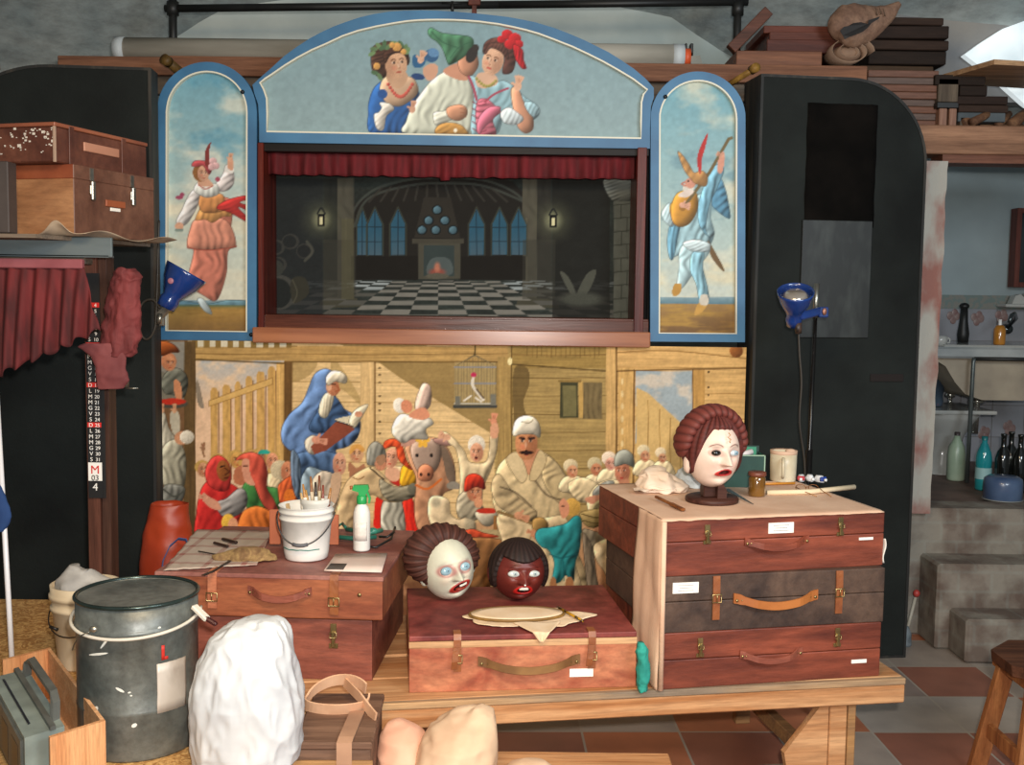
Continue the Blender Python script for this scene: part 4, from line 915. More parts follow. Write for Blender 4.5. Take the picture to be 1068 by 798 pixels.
c.poly([(496, 534), (520, 532), (518, 542), (510, 549), (502, 546)], 'b5ad98', vol=.15); c.ell(508, 533, 11, 3, 'b8402e'); c.rect(515, 538, 520, 556, '9a7248')
c.ell(500, 560, 44, 8, 'a08e6a'); c.ell(500, 558, 40, 6, 'b3a27c'); c.poly([(470, 560), (490, 552), (505, 556), (520, 560), (490, 562)], 'c2583c', fold=(20, 7, .12))
c.poly([(470, 566), (530, 566), (520, 610), (480, 610)], '8f6b48', fold=(30, 9, .12))
# the big central man
c.poly([(516, 500), (520, 486), (530, 476), (544, 470), (562, 470), (576, 478), (588, 492), (598, 514), (600, 530), (588, 540), (600, 570), (612, 604), (606, 640), (512, 640), (520, 590), (532, 556), (524, 546), (514, 524)], 'c3b08a', fold=(24, 12, .12), vol=.14)
c.poly([(518, 540), (540, 528), (562, 540), (590, 540), (598, 580), (604, 640), (516, 640), (526, 580)], 'd0bd98', fold=(14, 14, .12)); c.line([(560, 545), (548, 580), (552, 620)], '8a7452', 1.4, .6); c.line([(578, 548), (590, 600)], '8a7452', 1.4, .6)
c.poly([(512, 508), (520, 494), (534, 512), (552, 528), (560, 534), (556, 544), (540, 540), (520, 528)], 'b9a682', fold=(50, 7, .16)); c.line([(522, 508), (538, 514), (554, 528)], '54493a', 2, .6)
c.poly([(566, 476), (580, 482), (596, 508), (604, 526), (592, 530), (578, 520), (566, 500)], 'b7a47e', fold=(50, 7, .16)); c.line([(556, 498), (570, 516), (588, 522)], '54493a', 2.2, .55)
c.poly([(538, 476), (546, 484), (552, 496), (560, 484), (566, 474), (560, 468), (542, 468)], 'c29070'); c.poly([(528, 478), (540, 472), (550, 494), (544, 504), (534, 492)], 'c9b690', line='6a5a40'); c.poly([(562, 470), (570, 480), (560, 500), (552, 498)], 'c4b088', line='6a5a40')
c.face(549, 462, 11.5, 18, 'b98560', d=0, mouth='b03a30', open_=1); c.poly([(541, 472), (549, 470), (557, 472), (549, 474.5)], '3a2216'); c.line([(542, 457), (547, 458)], '33201a', 2); c.line([(552, 458), (557, 457)], '33201a', 2)
c.poly([(535, 454), (537, 440), (545, 434), (556, 435), (563, 444), (563, 456), (556, 453), (544, 453)], 'dad1bc', vol=.18, fold=(20, 9, .06)); c.line([(544, 440), (552, 441), (556, 438)], '8a7f68', 1, .8)
c.line([(520, 534), (538, 540), (560, 548)], '8a7450', 3.4); c.hand(541, 538, 5, 20, 'c49474', 4, 10); c.poly([(556, 542), (566, 540), (572, 548), (566, 556), (556, 552)], '9b8052', vol=.15)
# child in turquoise
c.poly([(566, 556), (556, 552), (554, 558), (562, 566), (576, 566), (590, 552)], 'c6906c'); c.hand(556, 556, 3, 200, 'c79474', 3)
c.poly([(590, 546), (600, 538), (606, 542), (606, 560), (604, 575), (600, 587), (598, 607), (590, 600), (584, 607), (576, 607), (578, 587), (572, 574), (564, 570), (558, 560), (562, 552), (574, 550)], '3b8f92', fold=(30, 8, .18), vol=.15)
c.line([(573, 578), (585, 582), (601, 578)], '1f5f66', 1.3, .7); c.line([(588, 586), (588, 606)], '1f5f66', 1.3, .6)
c.ell(597, 529, 8.5, 9.5, 'c5a058', vol=.15); c.poly([(583, 526), (588, 520), (594, 528), (592, 538), (586, 540)], 'cf9678'); c.line([(586, 528), (588, 528)], '2f2018', 1.3)
c.poly([(574, 606), (580, 606), (580, 640), (572, 640)], 'a87c58'); c.poly([(590, 606), (598, 606), (598, 640), (590, 640)], 'a87c58')
# group at right
for x, y, r, sk, hat in ((596, 490, 8, 'c49472', 'c3b492'), (621, 488, 8, 'b88464', 'b7aa88'), (636, 482, 8, 'cda08c', 'd3c2ac'), (672, 474, 7, 'bd9070', 'c3b594'), (690, 476, 6, 'b98f70', 'cbbb9c')):
    c.poly([(x-r-4, y+r+14), (x-r, y+r), (x+r+2, y+r), (x+r+8, y+r+16)], 'cdbc98', fold=(30, 6, .12)); c.ell(x-1, y-4, r*.95, r*.9, hat, vol=.15); c.face(x+1, y+2, r*.7, r*.85, sk, d=.2)
c.poly([(592, 506), (606, 498), (622, 504), (628, 516), (618, 524), (602, 522)], 'cbb994', fold=(30, 7, .14))
c.poly([(612, 526), (620, 508), (636, 500), (652, 504), (660, 512), (662, 540), (652, 552), (636, 556), (622, 548)], 'bfae8c', fold=(40, 8, .14), vol=.1); c.poly([(618, 514), (628, 504), (640, 502), (638, 516), (624, 522)], '8b8a80', fold=(30, 6, .14))
c.face(649, 492, 8, 12, 'b07a60', d=-.3, mouth='a33a34'); c.poly([(641, 486), (643, 473), (652, 469), (660, 475), (661, 487), (652, 484)], '8f9084', vol=.15); c.poly([(646, 503), (656, 500), (654, 512), (642, 518)], 'b58266')
c.poly([(610, 520), (626, 516), (638, 518), (634, 524), (618, 526)], 'c08c70'); c.ell(632, 525, 18, 7, 'a79a74', -28, vol=.2); c.ell(630, 526, 13, 4.4, '857a5c', -28)
c.poly([(607, 534), (636, 530), (638, 540), (630, 550), (614, 550), (607, 542)], '938158', vol=.1); c.line([(607, 536), (622, 540), (637, 536)], '5a4d30', 1.2); c.line([(609, 543), (622, 546), (634, 543)], '5a4d30', 1.2)
c.poly([(620, 551), (636, 546), (642, 548), (634, 554), (622, 555)], 'c59474')
c.poly([(608, 552), (628, 556), (646, 552), (648, 566), (630, 576), (614, 572)], '7d7462', fold=(20, 7, .16)); c.poly([(620, 568), (640, 560), (648, 566), (640, 586), (644, 610), (650, 626), (640, 628), (632, 600), (622, 584)], 'c2b190', fold=(10, 9, .13), vol=.1)
c.poly([(608, 556), (618, 572), (622, 600), (624, 616), (614, 616), (610, 590)], '7a6f5f', fold=(6, 6, .14)); c.poly([(640, 624), (650, 622), (656, 630), (646, 632)], 'bda888')
c.poly([(650, 570), (664, 566), (668, 590), (660, 600), (650, 592)], 'b59c78', fold=(20, 8, .1))
c.grain(.03, (2.0, 2.0), 77); c.grain(.015, (20, 20), 78)
c.im = np.clip((c.im-.6)*1.18+.585, 0, 1)*np.array([1.0, .985, .985])
MY = 4.70
MU = empty('painted_mural', (-.27, MY, 0), label='large painted board of a village crowd around a blue-cloaked reader, under the stage', cat='mural')
m0 = P(163, 356.5, MY); m1 = P(778.5, 362, MY)
mz0 = .015
pt = painted('painting', c, MU, MY-.002, m0.x, m1.x, mz0, m1.z-.002, .0048, vcmat('mural_paint', rough=.65, spec=.2), 1.08)
b = B(); b.box(m0.x, m1.x, MY, MY+.012, 0.0, m1.z-.002); b.box(m0.x, m1.x, MY+.013, MY+.09, m1.z-.06, m1.z-.022); wb(b, 'board', wood('raw_plywood_edge', '8a6a48', 'a88860'), MU)
# ------------------------------------------------------------------ wing cabinets beside the stage
blackcl = mat('black_distemper_canvas', '131514', '222624', scale=2.2, rough=.8, detail=8, bump=.15, bscale=60, spec=.18)
blackside = mat('worn_black_edge', '1a1a18', '4a4236', scale=5, rough=.7, stretch=(4, 4, .4), lo=.5, hi=.8)
def cabinet(name, A, Bp, H, depth, round_left, label, extras):
    A = Vector((A[0], A[1], 0)); Bp = Vector((Bp[0], Bp[1], 0)); w = (Bp-A).length; yaw = math.atan2(Bp.y-A.y, Bp.x-A.x)
    c0 = (A+Bp)/2 + Vector((-math.sin(yaw), math.cos(yaw), 0))*depth/2
    t = empty(name, c0, yaw, label, 'cabinet')
    r = .36 if not round_left else .42; pts = []
    def prof(k):
        x0, x1, z1 = -w/2+k, w/2-k, H-k; q = []
        rr = r-k
        if round_left:
            q += [(x1, .0+k), (x1, z1)]
            q += [(x0+rr-rr*math.sin(a), z1-rr*.8+rr*.8*math.cos(a)) for a in [PI/2*i/14 for i in range(15)]]
            q += [(x0, .0+k)]
        else:
            q += [(x0, k), (x0, z1)]
            q += [(x1-rr+rr*math.sin(a), z1-rr+rr*math.cos(a)) for a in [PI/2*i/14 for i in range(15)]]
            q += [(x1, k)]
        return q
    b = B(); b.prism(prof(0), -depth/2+.006, depth/2); b.build('carcass', blackside, t)
    b = B(); b.prism(prof(.001), -depth/2, -depth/2+.006); b.build('front_panel', blackcl, t)
    b = B(); b.ring(prof(0), prof(.012), -depth/2-.004, -depth/2+.004); b.build('edge_lath', blackside, t)
    extras(t, w, depth)
    return t
pA, pB = P(790, 200, 4.66), P(968, 130, 4.76)
def ex_right(t, w, d):
    def loc(px, py):      # pixel -> local x,z on the front
        yaw = t.rotation_euler.z; n = Vector((math.sin(yaw), -math.cos(yaw), 0)); o = t.location+n*d/2
        r_ = ray(px, py); k = (o-CP).dot(n)/r_.dot(n); q = CP+r_*k-t.location
        return (q.x*math.cos(yaw)+q.y*math.sin(yaw), q.z)
    a = loc(838, 236); c_ = loc(915, 110)
    b = B(); b.grid(12, 20, lambda u, v: Vector((a[0]+(c_[0]-a[0])*u+.004*N3(v*6), -d/2-.006-.003*N3(u*4, v*6), a[1]+(c_[1]-a[1])*v+.005*N3(u*5, 3)))); o = b.build('velvet_patch', mat('black_velvet_patch', '0c0b0a', '161311', scale=5, rough=1, spec=.05), t, mods=solid(.003)); o['label'] = 'darker velvet patch on the front'
    a = loc(832, 352); c_ = loc(909, 231)
    b = B(); b.box(a[0], c_[0], -d/2-.012, -d/2-.001, a[1], c_[1], .002); o = b.build('smoky_sheet', mat('scuffed_smoky_sheet', '191b19', '3c403d', scale=7, rough=.5, lo=.5, hi=.85, detail=9, stretch=(2, 2, .7)), t); o['label'] = 'scuffed dark sheet with pale scratches'
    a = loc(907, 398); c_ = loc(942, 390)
    b = B(); b.box(a[0], c_[0], -d/2-.007, -d/2-.001, a[1], c_[1], .002); b.build('slot_shadow_strip', mat('slot_shadow_brown', '1a1210', rough=.9), t)  # raised dark strip; its colour stands in for the slot's shadow
cabinet('wing_cabinet', pA, pB, 2.545, .20, False, 'tall black cabinet with rounded right corner, right of the stage', ex_right)
pA, pB = P(-60, 60, 4.47), P(157.5, 72, 4.55)
def ex_left(t, w, d):
    b = B(); b.cyl((w/2-.63, 0, 2.50), (w/2-.645, .02, 2.60), .012); b.build('peg', wood('peg_wood', '6b5040', '8a6a50', 'z'), t)
cabinet('wing_cabinet', pA, pB, 2.515, .12, True, 'tall black cabinet with rounded left corner, left of the stage behind the crates', ex_left)

# ------------------------------------------------------------------ suitcases and trunks
leather = mat('brown_leather', '7a4428', '96592f', scale=14, rough=.45, bump=.2, bscale=60)
leather_tan = mat('tan_leather', '9a5a2c', 'b06c36', scale=12, rough=.45, bump=.2)
leather_olive = mat('olive_brown_leather', '6c4a2a', '8a653c', scale=12, rough=.45, bump=.2)
brass = mat('aged_brass', '8c7a50', 'b09c6c', scale=20, rough=.35, metal=.9)
steel = mat('worn_steel', '85827a', 'aaa69a', scale=20, rough=.35, metal=.9)
paperw = mat('white_paper_label', 'e4e0d6', 'efece4', scale=10, rough=.8)
inkm = mat('faint_grey_ink', '8a8a88', rough=.8)
def ribbon(b, pts, w, th, wd, mi=0):
    pts = [Vector(p) for p in pts]; wd = Vector(wd).normalized(); rows = []
    for i, p in enumerate(pts):
        t = (pts[min(i+1, len(pts)-1)]-pts[max(i-1, 0)]).normalized(); n = t.cross(wd).normalized()
        ww = w[i] if hasattr(w, '__len__') else w
        rows.append([b.bm.verts.new(p+wd*sx*ww/2+n*sy*th/2) for sx, sy in ((-1, -1), (1, -1), (1, 1), (-1, 1))])
    for a, c_ in zip(rows, rows[1:]):
        for k in range(4): b.bm.faces.new((a[k], a[(k+1) % 4], c_[(k+1) % 4], c_[k]))
    b.bm.faces.new(rows[0][::-1]); b.bm.faces.new(rows[-1])
    b._fin([v for q in rows for v in q], None, False, mi)
def add_handle(t, xc, zc, L, d, m, w=.022, sag=.020, out=.020):
    y = -d/2; pts = []
    for k in range(25):
        u = k/24*2-1; e = max(0, 1-(u/.86)**2) if abs(u) < .86 else 0
        pts.append((xc+u*L/2, y-.004-out*min(1, e*1.6), zc-sag*math.cos(u*PI/2)**1.2*(1 if abs(u) < 1 else 0)+sag*.5))
    b = B(); ribbon(b, pts, [w*(1+.25*(abs(k/12-1) > .8)) for k in range(25)], .006, (0, 0, 1)); h = b.build('handle', m, t)
    for s_ in (-.93, -.80, .80, .93):
        b = B(); b.lathe([(.0045, 0), (.0045, .0025), (0, .004)], 10, Matrix.Translation((xc+s_*L/2, y-.0075, zc-.002+sag*.3)) @ Matrix.Rotation(PI/2, 4, 'X'))
        b.build('rivet', brass, h)
def add_clasp(t, x, ztop, d, h=.058, w=.016):
    y = -d/2; b = B()
    b.box(x-w/2, x+w/2, y-.005, y, ztop-.4*h, ztop, .001); b.box(x-w*.75, x+w*.75, y-.004, y, ztop-h, ztop-h*.8, .001)
    b.box(x-w*.32, x+w*.32, y-.011, y-.003, ztop-h*.95, ztop-h*.3, .002)
    b.tube([(x-w*.55, y-.008, ztop-h*.35), (x-w*.55, y-.010, ztop-h*.55), (x+w*.55, y-.010, ztop-h*.55), (x+w*.55, y-.008, ztop-h*.35)], .0018, 6, closed=True)
    b.build('clasp', brass, t)
def add_strap(t, x, h, d, m, zend, w=.026, over=.10, zbuck=None, tail=0):
    y = -d/2; b = B()
    pts = ([(x, y+over, h+.003), (x, y+.02, h+.003), (x, y+.002, h+.002)] if over > .03 else [(x, y-.003, h-.002)])+[(x, y-.004, h-.012), (x, y-.006, h-.05), (x, y-.005, zend)]
    ribbon(b, pts, w, .004, (1, 0, 0))
    if tail: ribbon(b, [(x-.004, y-.012, (h+zend)/2+.02), (x-.008, y-.016, (h+zend)/2-.02), (x-.010, y-.012, zend+.01)], w*.8, .004, (1, 0, 0))
    s = b.build('strap', m, t)
    zb = zbuck if zbuck is not None else (h+zend)/2
    b = B(); b.tube([(x-w*.62, y-.011, zb-.012), (x+w*.62, y-.011, zb-.012), (x+w*.62, y-.011, zb+.012), (x-w*.62, y-.011, zb+.012)], .0022, 6, closed=True); b.cyl((x, y-.011, zb-.012), (x, y-.013, zb+.012), .0016, n=6); b.build('buckle', brass, s)
def add_label(t, x0, x1, z0, z1, d, lines=3):
    y = -d/2; b = B(); b.box(x0, x1, y-.0025, y, z0, z1)
    o = b.build('paper_label', paperw, t)
    if lines:
        b = B()
        for k in range(lines):
            z = z1-(z1-z0)*(k+1)/(lines+1)
            ww = (x1-x0)*(.62-.13*(k % 2)); xm = (x0+x1)/2
            b.box(xm-ww/2, xm+ww/2, y-.003, y-.0024, z-.0008, z+.0008)
        b.build('faint_writing', inkm, o)
def case(name, a, c_, z0, h, depth, body, lid, label, cat, split=.62, lidm=None, over=0, group=None, rim=None):
    A = PZ(*a, z0); Bq = PZ(*c_, z0); w = (Bq-A).length; yaw = math.atan2(Bq.y-A.y, Bq.x-A.x)
    c0 = (A+Bq)/2+Vector((-math.sin(yaw), math.cos(yaw), 0))*depth/2; c0.z = z0
    t = empty(name, c0, yaw, label, cat, group); hs = h*split
    b = B(); b.box(-w/2, w/2, -depth/2, depth/2, 0, hs-.001, .003, seg=2); b.build('body', body, t)
    b = B(); b.box(-w/2-over, w/2+over, -depth/2-over, depth/2+over, hs+.001, h, .003, seg=2); b.build('lid', lid, t)
    if rim:
        b = B(); b.box(-w/2-over-.0008, w/2+over+.0008, -depth/2-over-.0008, depth/2+over+.0008, h-rim[1]-.016, h-rim[1], .001); b.build('pale_edge_strip', rim[0], t)
    return t, w
cherry = mat('red_stained_plywood', '56251b', '904832', scale=3.2, rough=.5, stretch=(.5, 3, 3), bump=.12, bscale=30, dist=1.4, lo=.3, hi=.72)
cherry2 = mat('dull_red_plywood', '6a3226', '985440', scale=3.2, rough=.55, stretch=(.6, 3, 3), bump=.12, bscale=30, dist=1.2, lo=.3, hi=.72)
orangeply = mat('orange_stained_plywood', '9c4c34', 'cc8660', scale=4.5, rough=.5, stretch=(.8, 2, 1.6), bump=.1, bscale=30, dist=1.6, lo=.32, hi=.7)
darkcase = mat('dark_brown_fibreboard', '34241d', '5c4638', scale=5, rough=.65, bump=.2, bscale=40, dist=1)
redlid = mat('dusty_crimson_lid', '641f1c', '92443c', scale=5, rough=.6, bump=.1, dist=1.5)
dustlid = mat('dusty_rose_lid', '7c4038', 'a47064', scale=4, rough=.6, dist=1)

# right stack, bottom to top
D_ST = .58
t, w = case('suitcase', (690, 719.5), (917, 705), .45, .168, D_ST, cherry, cherry, 'red plywood suitcase at the bottom of the right-hand stack on the bench', 'suitcase', .52)
add_clasp(t, -.235, .150, D_ST); add_clasp(t, .205, .158, D_ST); add_handle(t, -.01, .085, .20, D_ST, cherry2, .018); add_label(t, .255, .305, .045, .056, D_ST, 0)
t, w = case('suitcase', (689, 661), (921, 648.5), .618, .168, D_ST-.02, darkcase, darkcase, 'dark brown suitcase with tan handle and straps, middle of the stack', 'suitcase', .55)
add_strap(t, -.19, .168, D_ST-.02, leather, .035, .022, over=.02, zbuck=.10); add_strap(t, .205, .168, D_ST-.02, leather, .035, .022, over=.02, zbuck=.10)
add_handle(t, .0, .085, .27, D_ST-.02, leather_tan, .024, .024); add_label(t, -.325, -.245, .118, .150, D_ST-.02, 3)
t, w = case('suitcase', (690.5, 602), (920.5, 589.5), .786, .168, D_ST, cherry, cherry, 'red plywood suitcase at the top of the stack, under the paper cloth', 'suitcase', .60)
add_clasp(t, -.225, .150, D_ST); add_clasp(t, .212, .156, D_ST); add_handle(t, .0, .085, .21, D_ST, cherry, .018); add_label(t, -.028, .055, .115, .147, D_ST, 3); add_label(t, .277, .325, .082, .090, D_ST, 0)
TOPC = t
# centre suitcase
D_C = .52
t, w = case('suitcase', (426.5, 723), (663, 716.5), .45, .167, D_C, orangeply, redlid, 'orange plywood suitcase with crimson lid carrying two mask heads', 'suitcase', .90)
bpy.data.objects['pale_edge_strip'] if 0 else None
b = B(); b.box(-w/2-.001, w/2+.001, -D_C/2-.001, D_C/2+.001, .131, .150, .001); b.build('pale_edge_strip', wood('pale_strip_wood', 'b98a60', 'd6ad82'), t)
add_strap(t, -.195, .167, D_C, leather, .062, .022, over=.04, zbuck=.10, tail=1); add_strap(t, .20, .167, D_C, leather, .062, .022, over=.04, zbuck=.10, tail=1)
add_handle(t, .015, .078, .30, D_C, leather_olive, .022, .026); add_label(t, .135, .205, .036, .060, D_C, 0)
CEN = t
# left trunk
D_L = .60
t, w = case('trunk', (203, 704.5), (388, 710.5), .45, .19, D_L, cherry2, cherry2, 'large red wooden trunk with overhanging lid at the left end of the bench', 'trunk', .97)
LT = t
# its lid: much wider on the left
lidb = orangeply
ob = [o for o in SC.objects if o.parent == t and o.name.startswith('lid')][0]; bpy.data.objects.remove(ob)
A = PZ(166, 601, .765); Bq = PZ(397, 607, .765); yaw = t.rotation_euler.z
def loc2(p):
    q = p-t.location; return Vector((q.x*math.cos(yaw)+q.y*math.sin(yaw), -q.x*math.sin(yaw)+q.y*math.cos(yaw), q.z))
la, lb = loc2(A), loc2(Bq); LY = -D_L/2-.018
b = B(); b.box(-w/2-.11, lb.x, LY, D_L/2+.02, .19, .315, .004, seg=2); b.build('lid', mat('warm_brown_plywood', '7c3c26', 'a86340', scale=3.6, rough=.5, stretch=(.5, 3, 3), bump=.1, dist=1.3, lo=.3, hi=.72), t)
b = B(); b.box(-w/2-.112, lb.x+.002, LY-.002, D_L/2+.022, .306, .320, .003); b.build('lid_top', dustlid, t)
# body also reaches further left under the lid
b = B(); b.box(-w/2-.10, -w/2-.001, -D_L/2, D_L/2, 0, .185, .002); b.build('body_end', cherry2, t)
LX0, LX1 = -w/2-.112, lb.x
def ltx(px): return loc2(PZ(px, 606, .765)).x
dd = -LY*2
add_handle(t, ltx(287), .262, .19, dd, cherry2, .020, .022)
add_strap(t, ltx(346), .320, dd, leather, .205, .026, over=.09, zbuck=.245); add_strap(t, ltx(213), .320, dd, lidb, .215, .026, over=.09, zbuck=.25)
add_clasp(t, ltx(346)*.96, .172, D_L, .075, .018)
b = B(); b.lathe([(.006, 0), (.006, .003), (0, .005)], 12, Matrix.Translation((ltx(373), LY, .266)) @ Matrix.Rotation(PI/2, 4, 'X')); b.build('keyhole_plate', brass, t)
LTZ = .45+.320
# ------------------------------------------------------------------ benches
pine = wood('orange_pine', 'ac7448', 'd8a87a', 'x', 3, rough=.5, bump=.08); pine_d = wood('dusty_pine', '8d6a4a', 'b48858', 'x', 3, rough=.6); greyw = wood('grey_dusty_wood', '5e554c', '7a6c5e', 'x', 3, rough=.8)
A = PZ(310, 736.5, .45); Bq = PZ(942, 705.5, .45); yaw = math.atan2(Bq.y-A.y, Bq.x-A.x); ux = Vector((math.cos(yaw), math.sin(yaw), 0)); A0 = Bq-ux*2.26
bt = empty('work_bench', A0+ux*1.13+Vector((-ux.y, ux.x, 0))*.42-Vector((0, 0, .45)), yaw, 'long low pine bench carrying the trunk and the suitcases', 'bench')
L2 = 1.13
for k, (y0, y1) in enumerate(((-.415, -.235), (-.23, -.04), (-.02, .19), (.20, .41))):
    b = B(); b.box(-L2, L2-.015*(k % 2), y0, y1, -.022, 0, .003); o = b.build('top_plank', pine, bt, loc=(0, 0, .45))
b = B(); b.box(-L2, L2, -.435, -.4155, .372, .429, .004); b.build('front_apron', pine, bt)
b = B(); b.box(-L2, L2, -.437, -.4155, .430, .4495, .002); b.build('worn_front_edge', wood('grey_worn_edge', '8a7a68', 'c09a70'), bt)
b = B(); b.box(-L2, L2, .40, .42, .37, .43, .004); b.build('rear_apron', greyw, bt)
for x in (-L2+.20, L2-.20):
    for y in (-.385, .37):
        b = B(); b.box(x-.028, x+.028, y-.022, y+.022, 0, .43, .003); b.build('leg', pine if y < 0 else pine_d, bt)
    b = B(); b.box(x-.02, x+.02, -.36, .35, .10, .15, .003); b.build('cross_rail', pine_d, bt)
    b = B(); b.box(x+.03, x+.055, -.41, -.36, 0, .37, .002); b.build('leg_cheek', pine_d, bt)
    s = -1 if x > 0 else 1
    b = B(); b.prism([(x+s*.03, .37), (x+s*.03, .17), (x+s*.16, .17), (x+s*.17, .22), (x+s*.05, .37)], -.40, -.375); b.build('corner_brace', pine, bt)
b = B(); b.box(-L2+.2, L2-.23, -.41, -.36, .135, .17, .003); b.build('front_stretcher', greyw, bt)
b = B(); b.box(-L2+.2, L2-.1, .34, .40, .14, .165, .003); b.build('rear_stretcher', pine_d, bt)
# low bench in front
lb_ = empty('low_bench', (-.06, 2.80, 0), .0, 'low plank bench in the foreground, under the strapped box', 'bench')
b = B(); b.box(-.54, .515, -.16, .16, .297, .320, .004); b.build('seat_plank', pine, lb_)
for x in (-.45, .42):
    b = B(); b.box(x-.02, x+.02, -.14, .14, 0, .296, .003); b.build('leg_board', pine_d, lb_)
b = B(); b.box(-.43, .40, -.012, .012, .12, .17, .002); b.build('stretcher', pine_d, lb_)
# ------------------------------------------------------------------ low table at the left with drum, pail, bag
osb = mat('chipboard_flakes', 'a87840', 'dcb070', scale=26, rough=.75, bump=.4, detail=3, lo=.4, hi=.6, dist=2.5)
for nm_, lab_, (xa_, xb_, ya_, yb_) in (('chipboard_table', 'low chipboard-topped table at the far left under the cream pail', (-2.3, -1.16, 2.9, 3.95)), ('chipboard_table', 'low chipboard stand at the front left under the metal drum and white bag', (-2.3, -.545, 2.05, 2.88))):
    tb = empty(nm_, ((xa_+xb_)/2, (ya_+yb_)/2, 0), 0, lab_, 'table'); hx_, hy_ = (xb_-xa_)/2, (yb_-ya_)/2
    b = B(); b.box(-hx_, hx_, -hy_, hy_, .430, .4495, .001); b.build('table_top', osb, tb)
    for sx_ in (-1, 1):
        for sy_ in (-1, 1):
            q = (sx_*(hx_-.06), sy_*(hy_-.06)); b = B(); b.box(q[0]-.025, q[0]+.025, q[1]-.025, q[1]+.025, 0, .43, .003); b.build('leg', pine_d, tb)
# --- metal drum
zinc = mat('dull_galvanised_drum', '4a504e', '767a75', scale=6, rough=.4, metal=.2, bump=.1, bscale=30, detail=9, dist=.6)
ztop = PZ(144, 603, .93); DR = .1475
dc = PZ(145, 797, .45)+Vector((0, DR, 0)); dc.x = P(144.5, 700, dc.y).x
dt = empty('metal_drum', dc, 0, 'large grey metal drum with wire handle and red mark, at front left', 'drum')
HD = 1.6-(dc.y+DR)*math.tan(CT+math.atan((606-399)/CF)); HD = HD-.45
b = B(); prof = [(DR-.004, 0), (DR, .006), (DR, .30*HD), (DR+.002, .31*HD), (DR, .32*HD), (DR, HD*.80), (DR+.004, HD*.81), (DR+.006, HD*.825), (DR+.003, HD*.84), (DR+.001, HD*.85), (DR+.001, HD*.99), (DR-.004, HD*.99)]
b.lathe(prof, 64); b.build('body', zinc, dt)
b = B(); b.lathe([(0, HD-.014), (DR*.55, HD-.013), (DR*.6, HD-.010), (DR*.9, HD-.011), (DR-.006, HD-.012), (DR-.006, HD-.003)], 64, caps=False); b.build('lid', mat('dusty_drum_lid', '403c34', '8a8678', scale=13, rough=.6, metal=.1, detail=9, lo=.4, hi=.62), dt)
b = B(); b.ellip((.015, -.01, HD-.012), (.022, .016, .0015), n=8); o = b.build('paint_spot', mat('dried_red_paint', 'a8453a', rough=.6), dt)
b = B(); b.tube([((DR+.001)*math.cos(a), (DR+.001)*math.sin(a), HD-.002) for a in [2*PI*k/64 for k in range(64)]], .0055, 8, closed=True); b.build('clamp_ring', mat('dark_green_steel_ring', '1f2c2a', '3d4a47', rough=.25, metal=.6), dt)
pts = []
for k in range(41):
    a = -PI*1.05+ (PI*1.1)*k/40
    s_ = math.sin(PI*k/40)
    pts.append(((DR+.009+.004*s_)*math.cos(a), (DR+.009+.004*s_)*math.sin(a), HD*.885-.030*s_))
b = B(); b.tube(pts, .0042, 8); b.build('wire_handle', mat('pale_plastic_sleeve', 'b9b4a8', 'd2ccbe', rough=.5), dt)
b = B(); b.bar((DR+.004, -.03, HD*.93), (DR+.045, -.05, HD*.855), .020, .012, bev=.003); b.build('pale_lever', mat('pale_plastic_sleeve', 'b9b4a8'), dt)
b = B(); b.bar((DR+.035, -.047, HD*.872), (DR+.07, -.058, HD*.83), .014, .010, bev=.003); b.build('dark_red_grip', mat('dark_red_grip', '3a1414', rough=.4), dt)
b = B(); b.ellip((-.055, -DR-.003, HD*.865), (.010, .006, .008), n=10); b.tube([(-.065, -DR-.006, HD*.85), (-.10, -DR+.015, HD*.80), (-.125, -DR+.05, HD*.71), (-.13, -DR+.055, HD*.68)], .0016, 6); b.build('wire_lug', steel, dt)
def on_drum(pts, r_): return [Vector((r_*math.sin(x/DR), -r_*math.cos(x/DR), z)) for x, z in pts]
def drum_patch(name, x0, x1, z0, z1, m, th=.0012, n=14):
    b = B(); b.grid(n, 6, lambda u, v: on_drum([(x0+(x1-x0)*u+.002*N3(v*9), z0+(z1-z0)*v+.002*N3(u*9+5))], DR+.0014)[0]); return b.build(name, m, dt, mods=solid(th))
drum_patch('torn_label', .092, .175, HD*.30, HD*.62, mat('scraped_metal_label', '8a7a6c', 'c2bab0', scale=9, rough=.5, metal=.2, stretch=(1, 1, .4), lo=.4, hi=.6))
b = B()
for (x0, x1, z0, z1) in ((.104, .112, HD*.64, HD*.735), (.104, .121, HD*.64, HD*.66)):
    b.grid(6, 4, lambda u, v: on_drum([(x0+(x1-x0)*u, z0+(z1-z0)*v)], DR+.0016)[0])
b.build('red_letter', mat('red_sticker', 'b3271c', rough=.5), dt, mods=solid(.0008))
for (x, z, r1, r2, rot) in ((.006, .185, .012, .0035, -.5), (.028, .178, .004, .002, .2), (.032, .170, .003, .002, 0), (-.05, .27, .03, .003, .2), (-.03, .30, .02, .003, .9), (.038, .095, .007, .005, .5), (-.06, .13, .012, .006, .9), (.10, .33, .004, .003, 0)):
    b = B(); b.grid(10, 5, lambda u, v: on_drum([(x+r1*math.cos(2*PI*u)*v*math.cos(rot)-r2*math.sin(2*PI*u)*v*math.sin(rot), z+r1*math.cos(2*PI*u)*v*math.sin(rot)+r2*math.sin(2*PI*u)*v*math.cos(rot))], DR+.0012)[0])
    b.build('white_splash', mat('white_paint_splash', 'd5d5cc', rough=.6), dt)
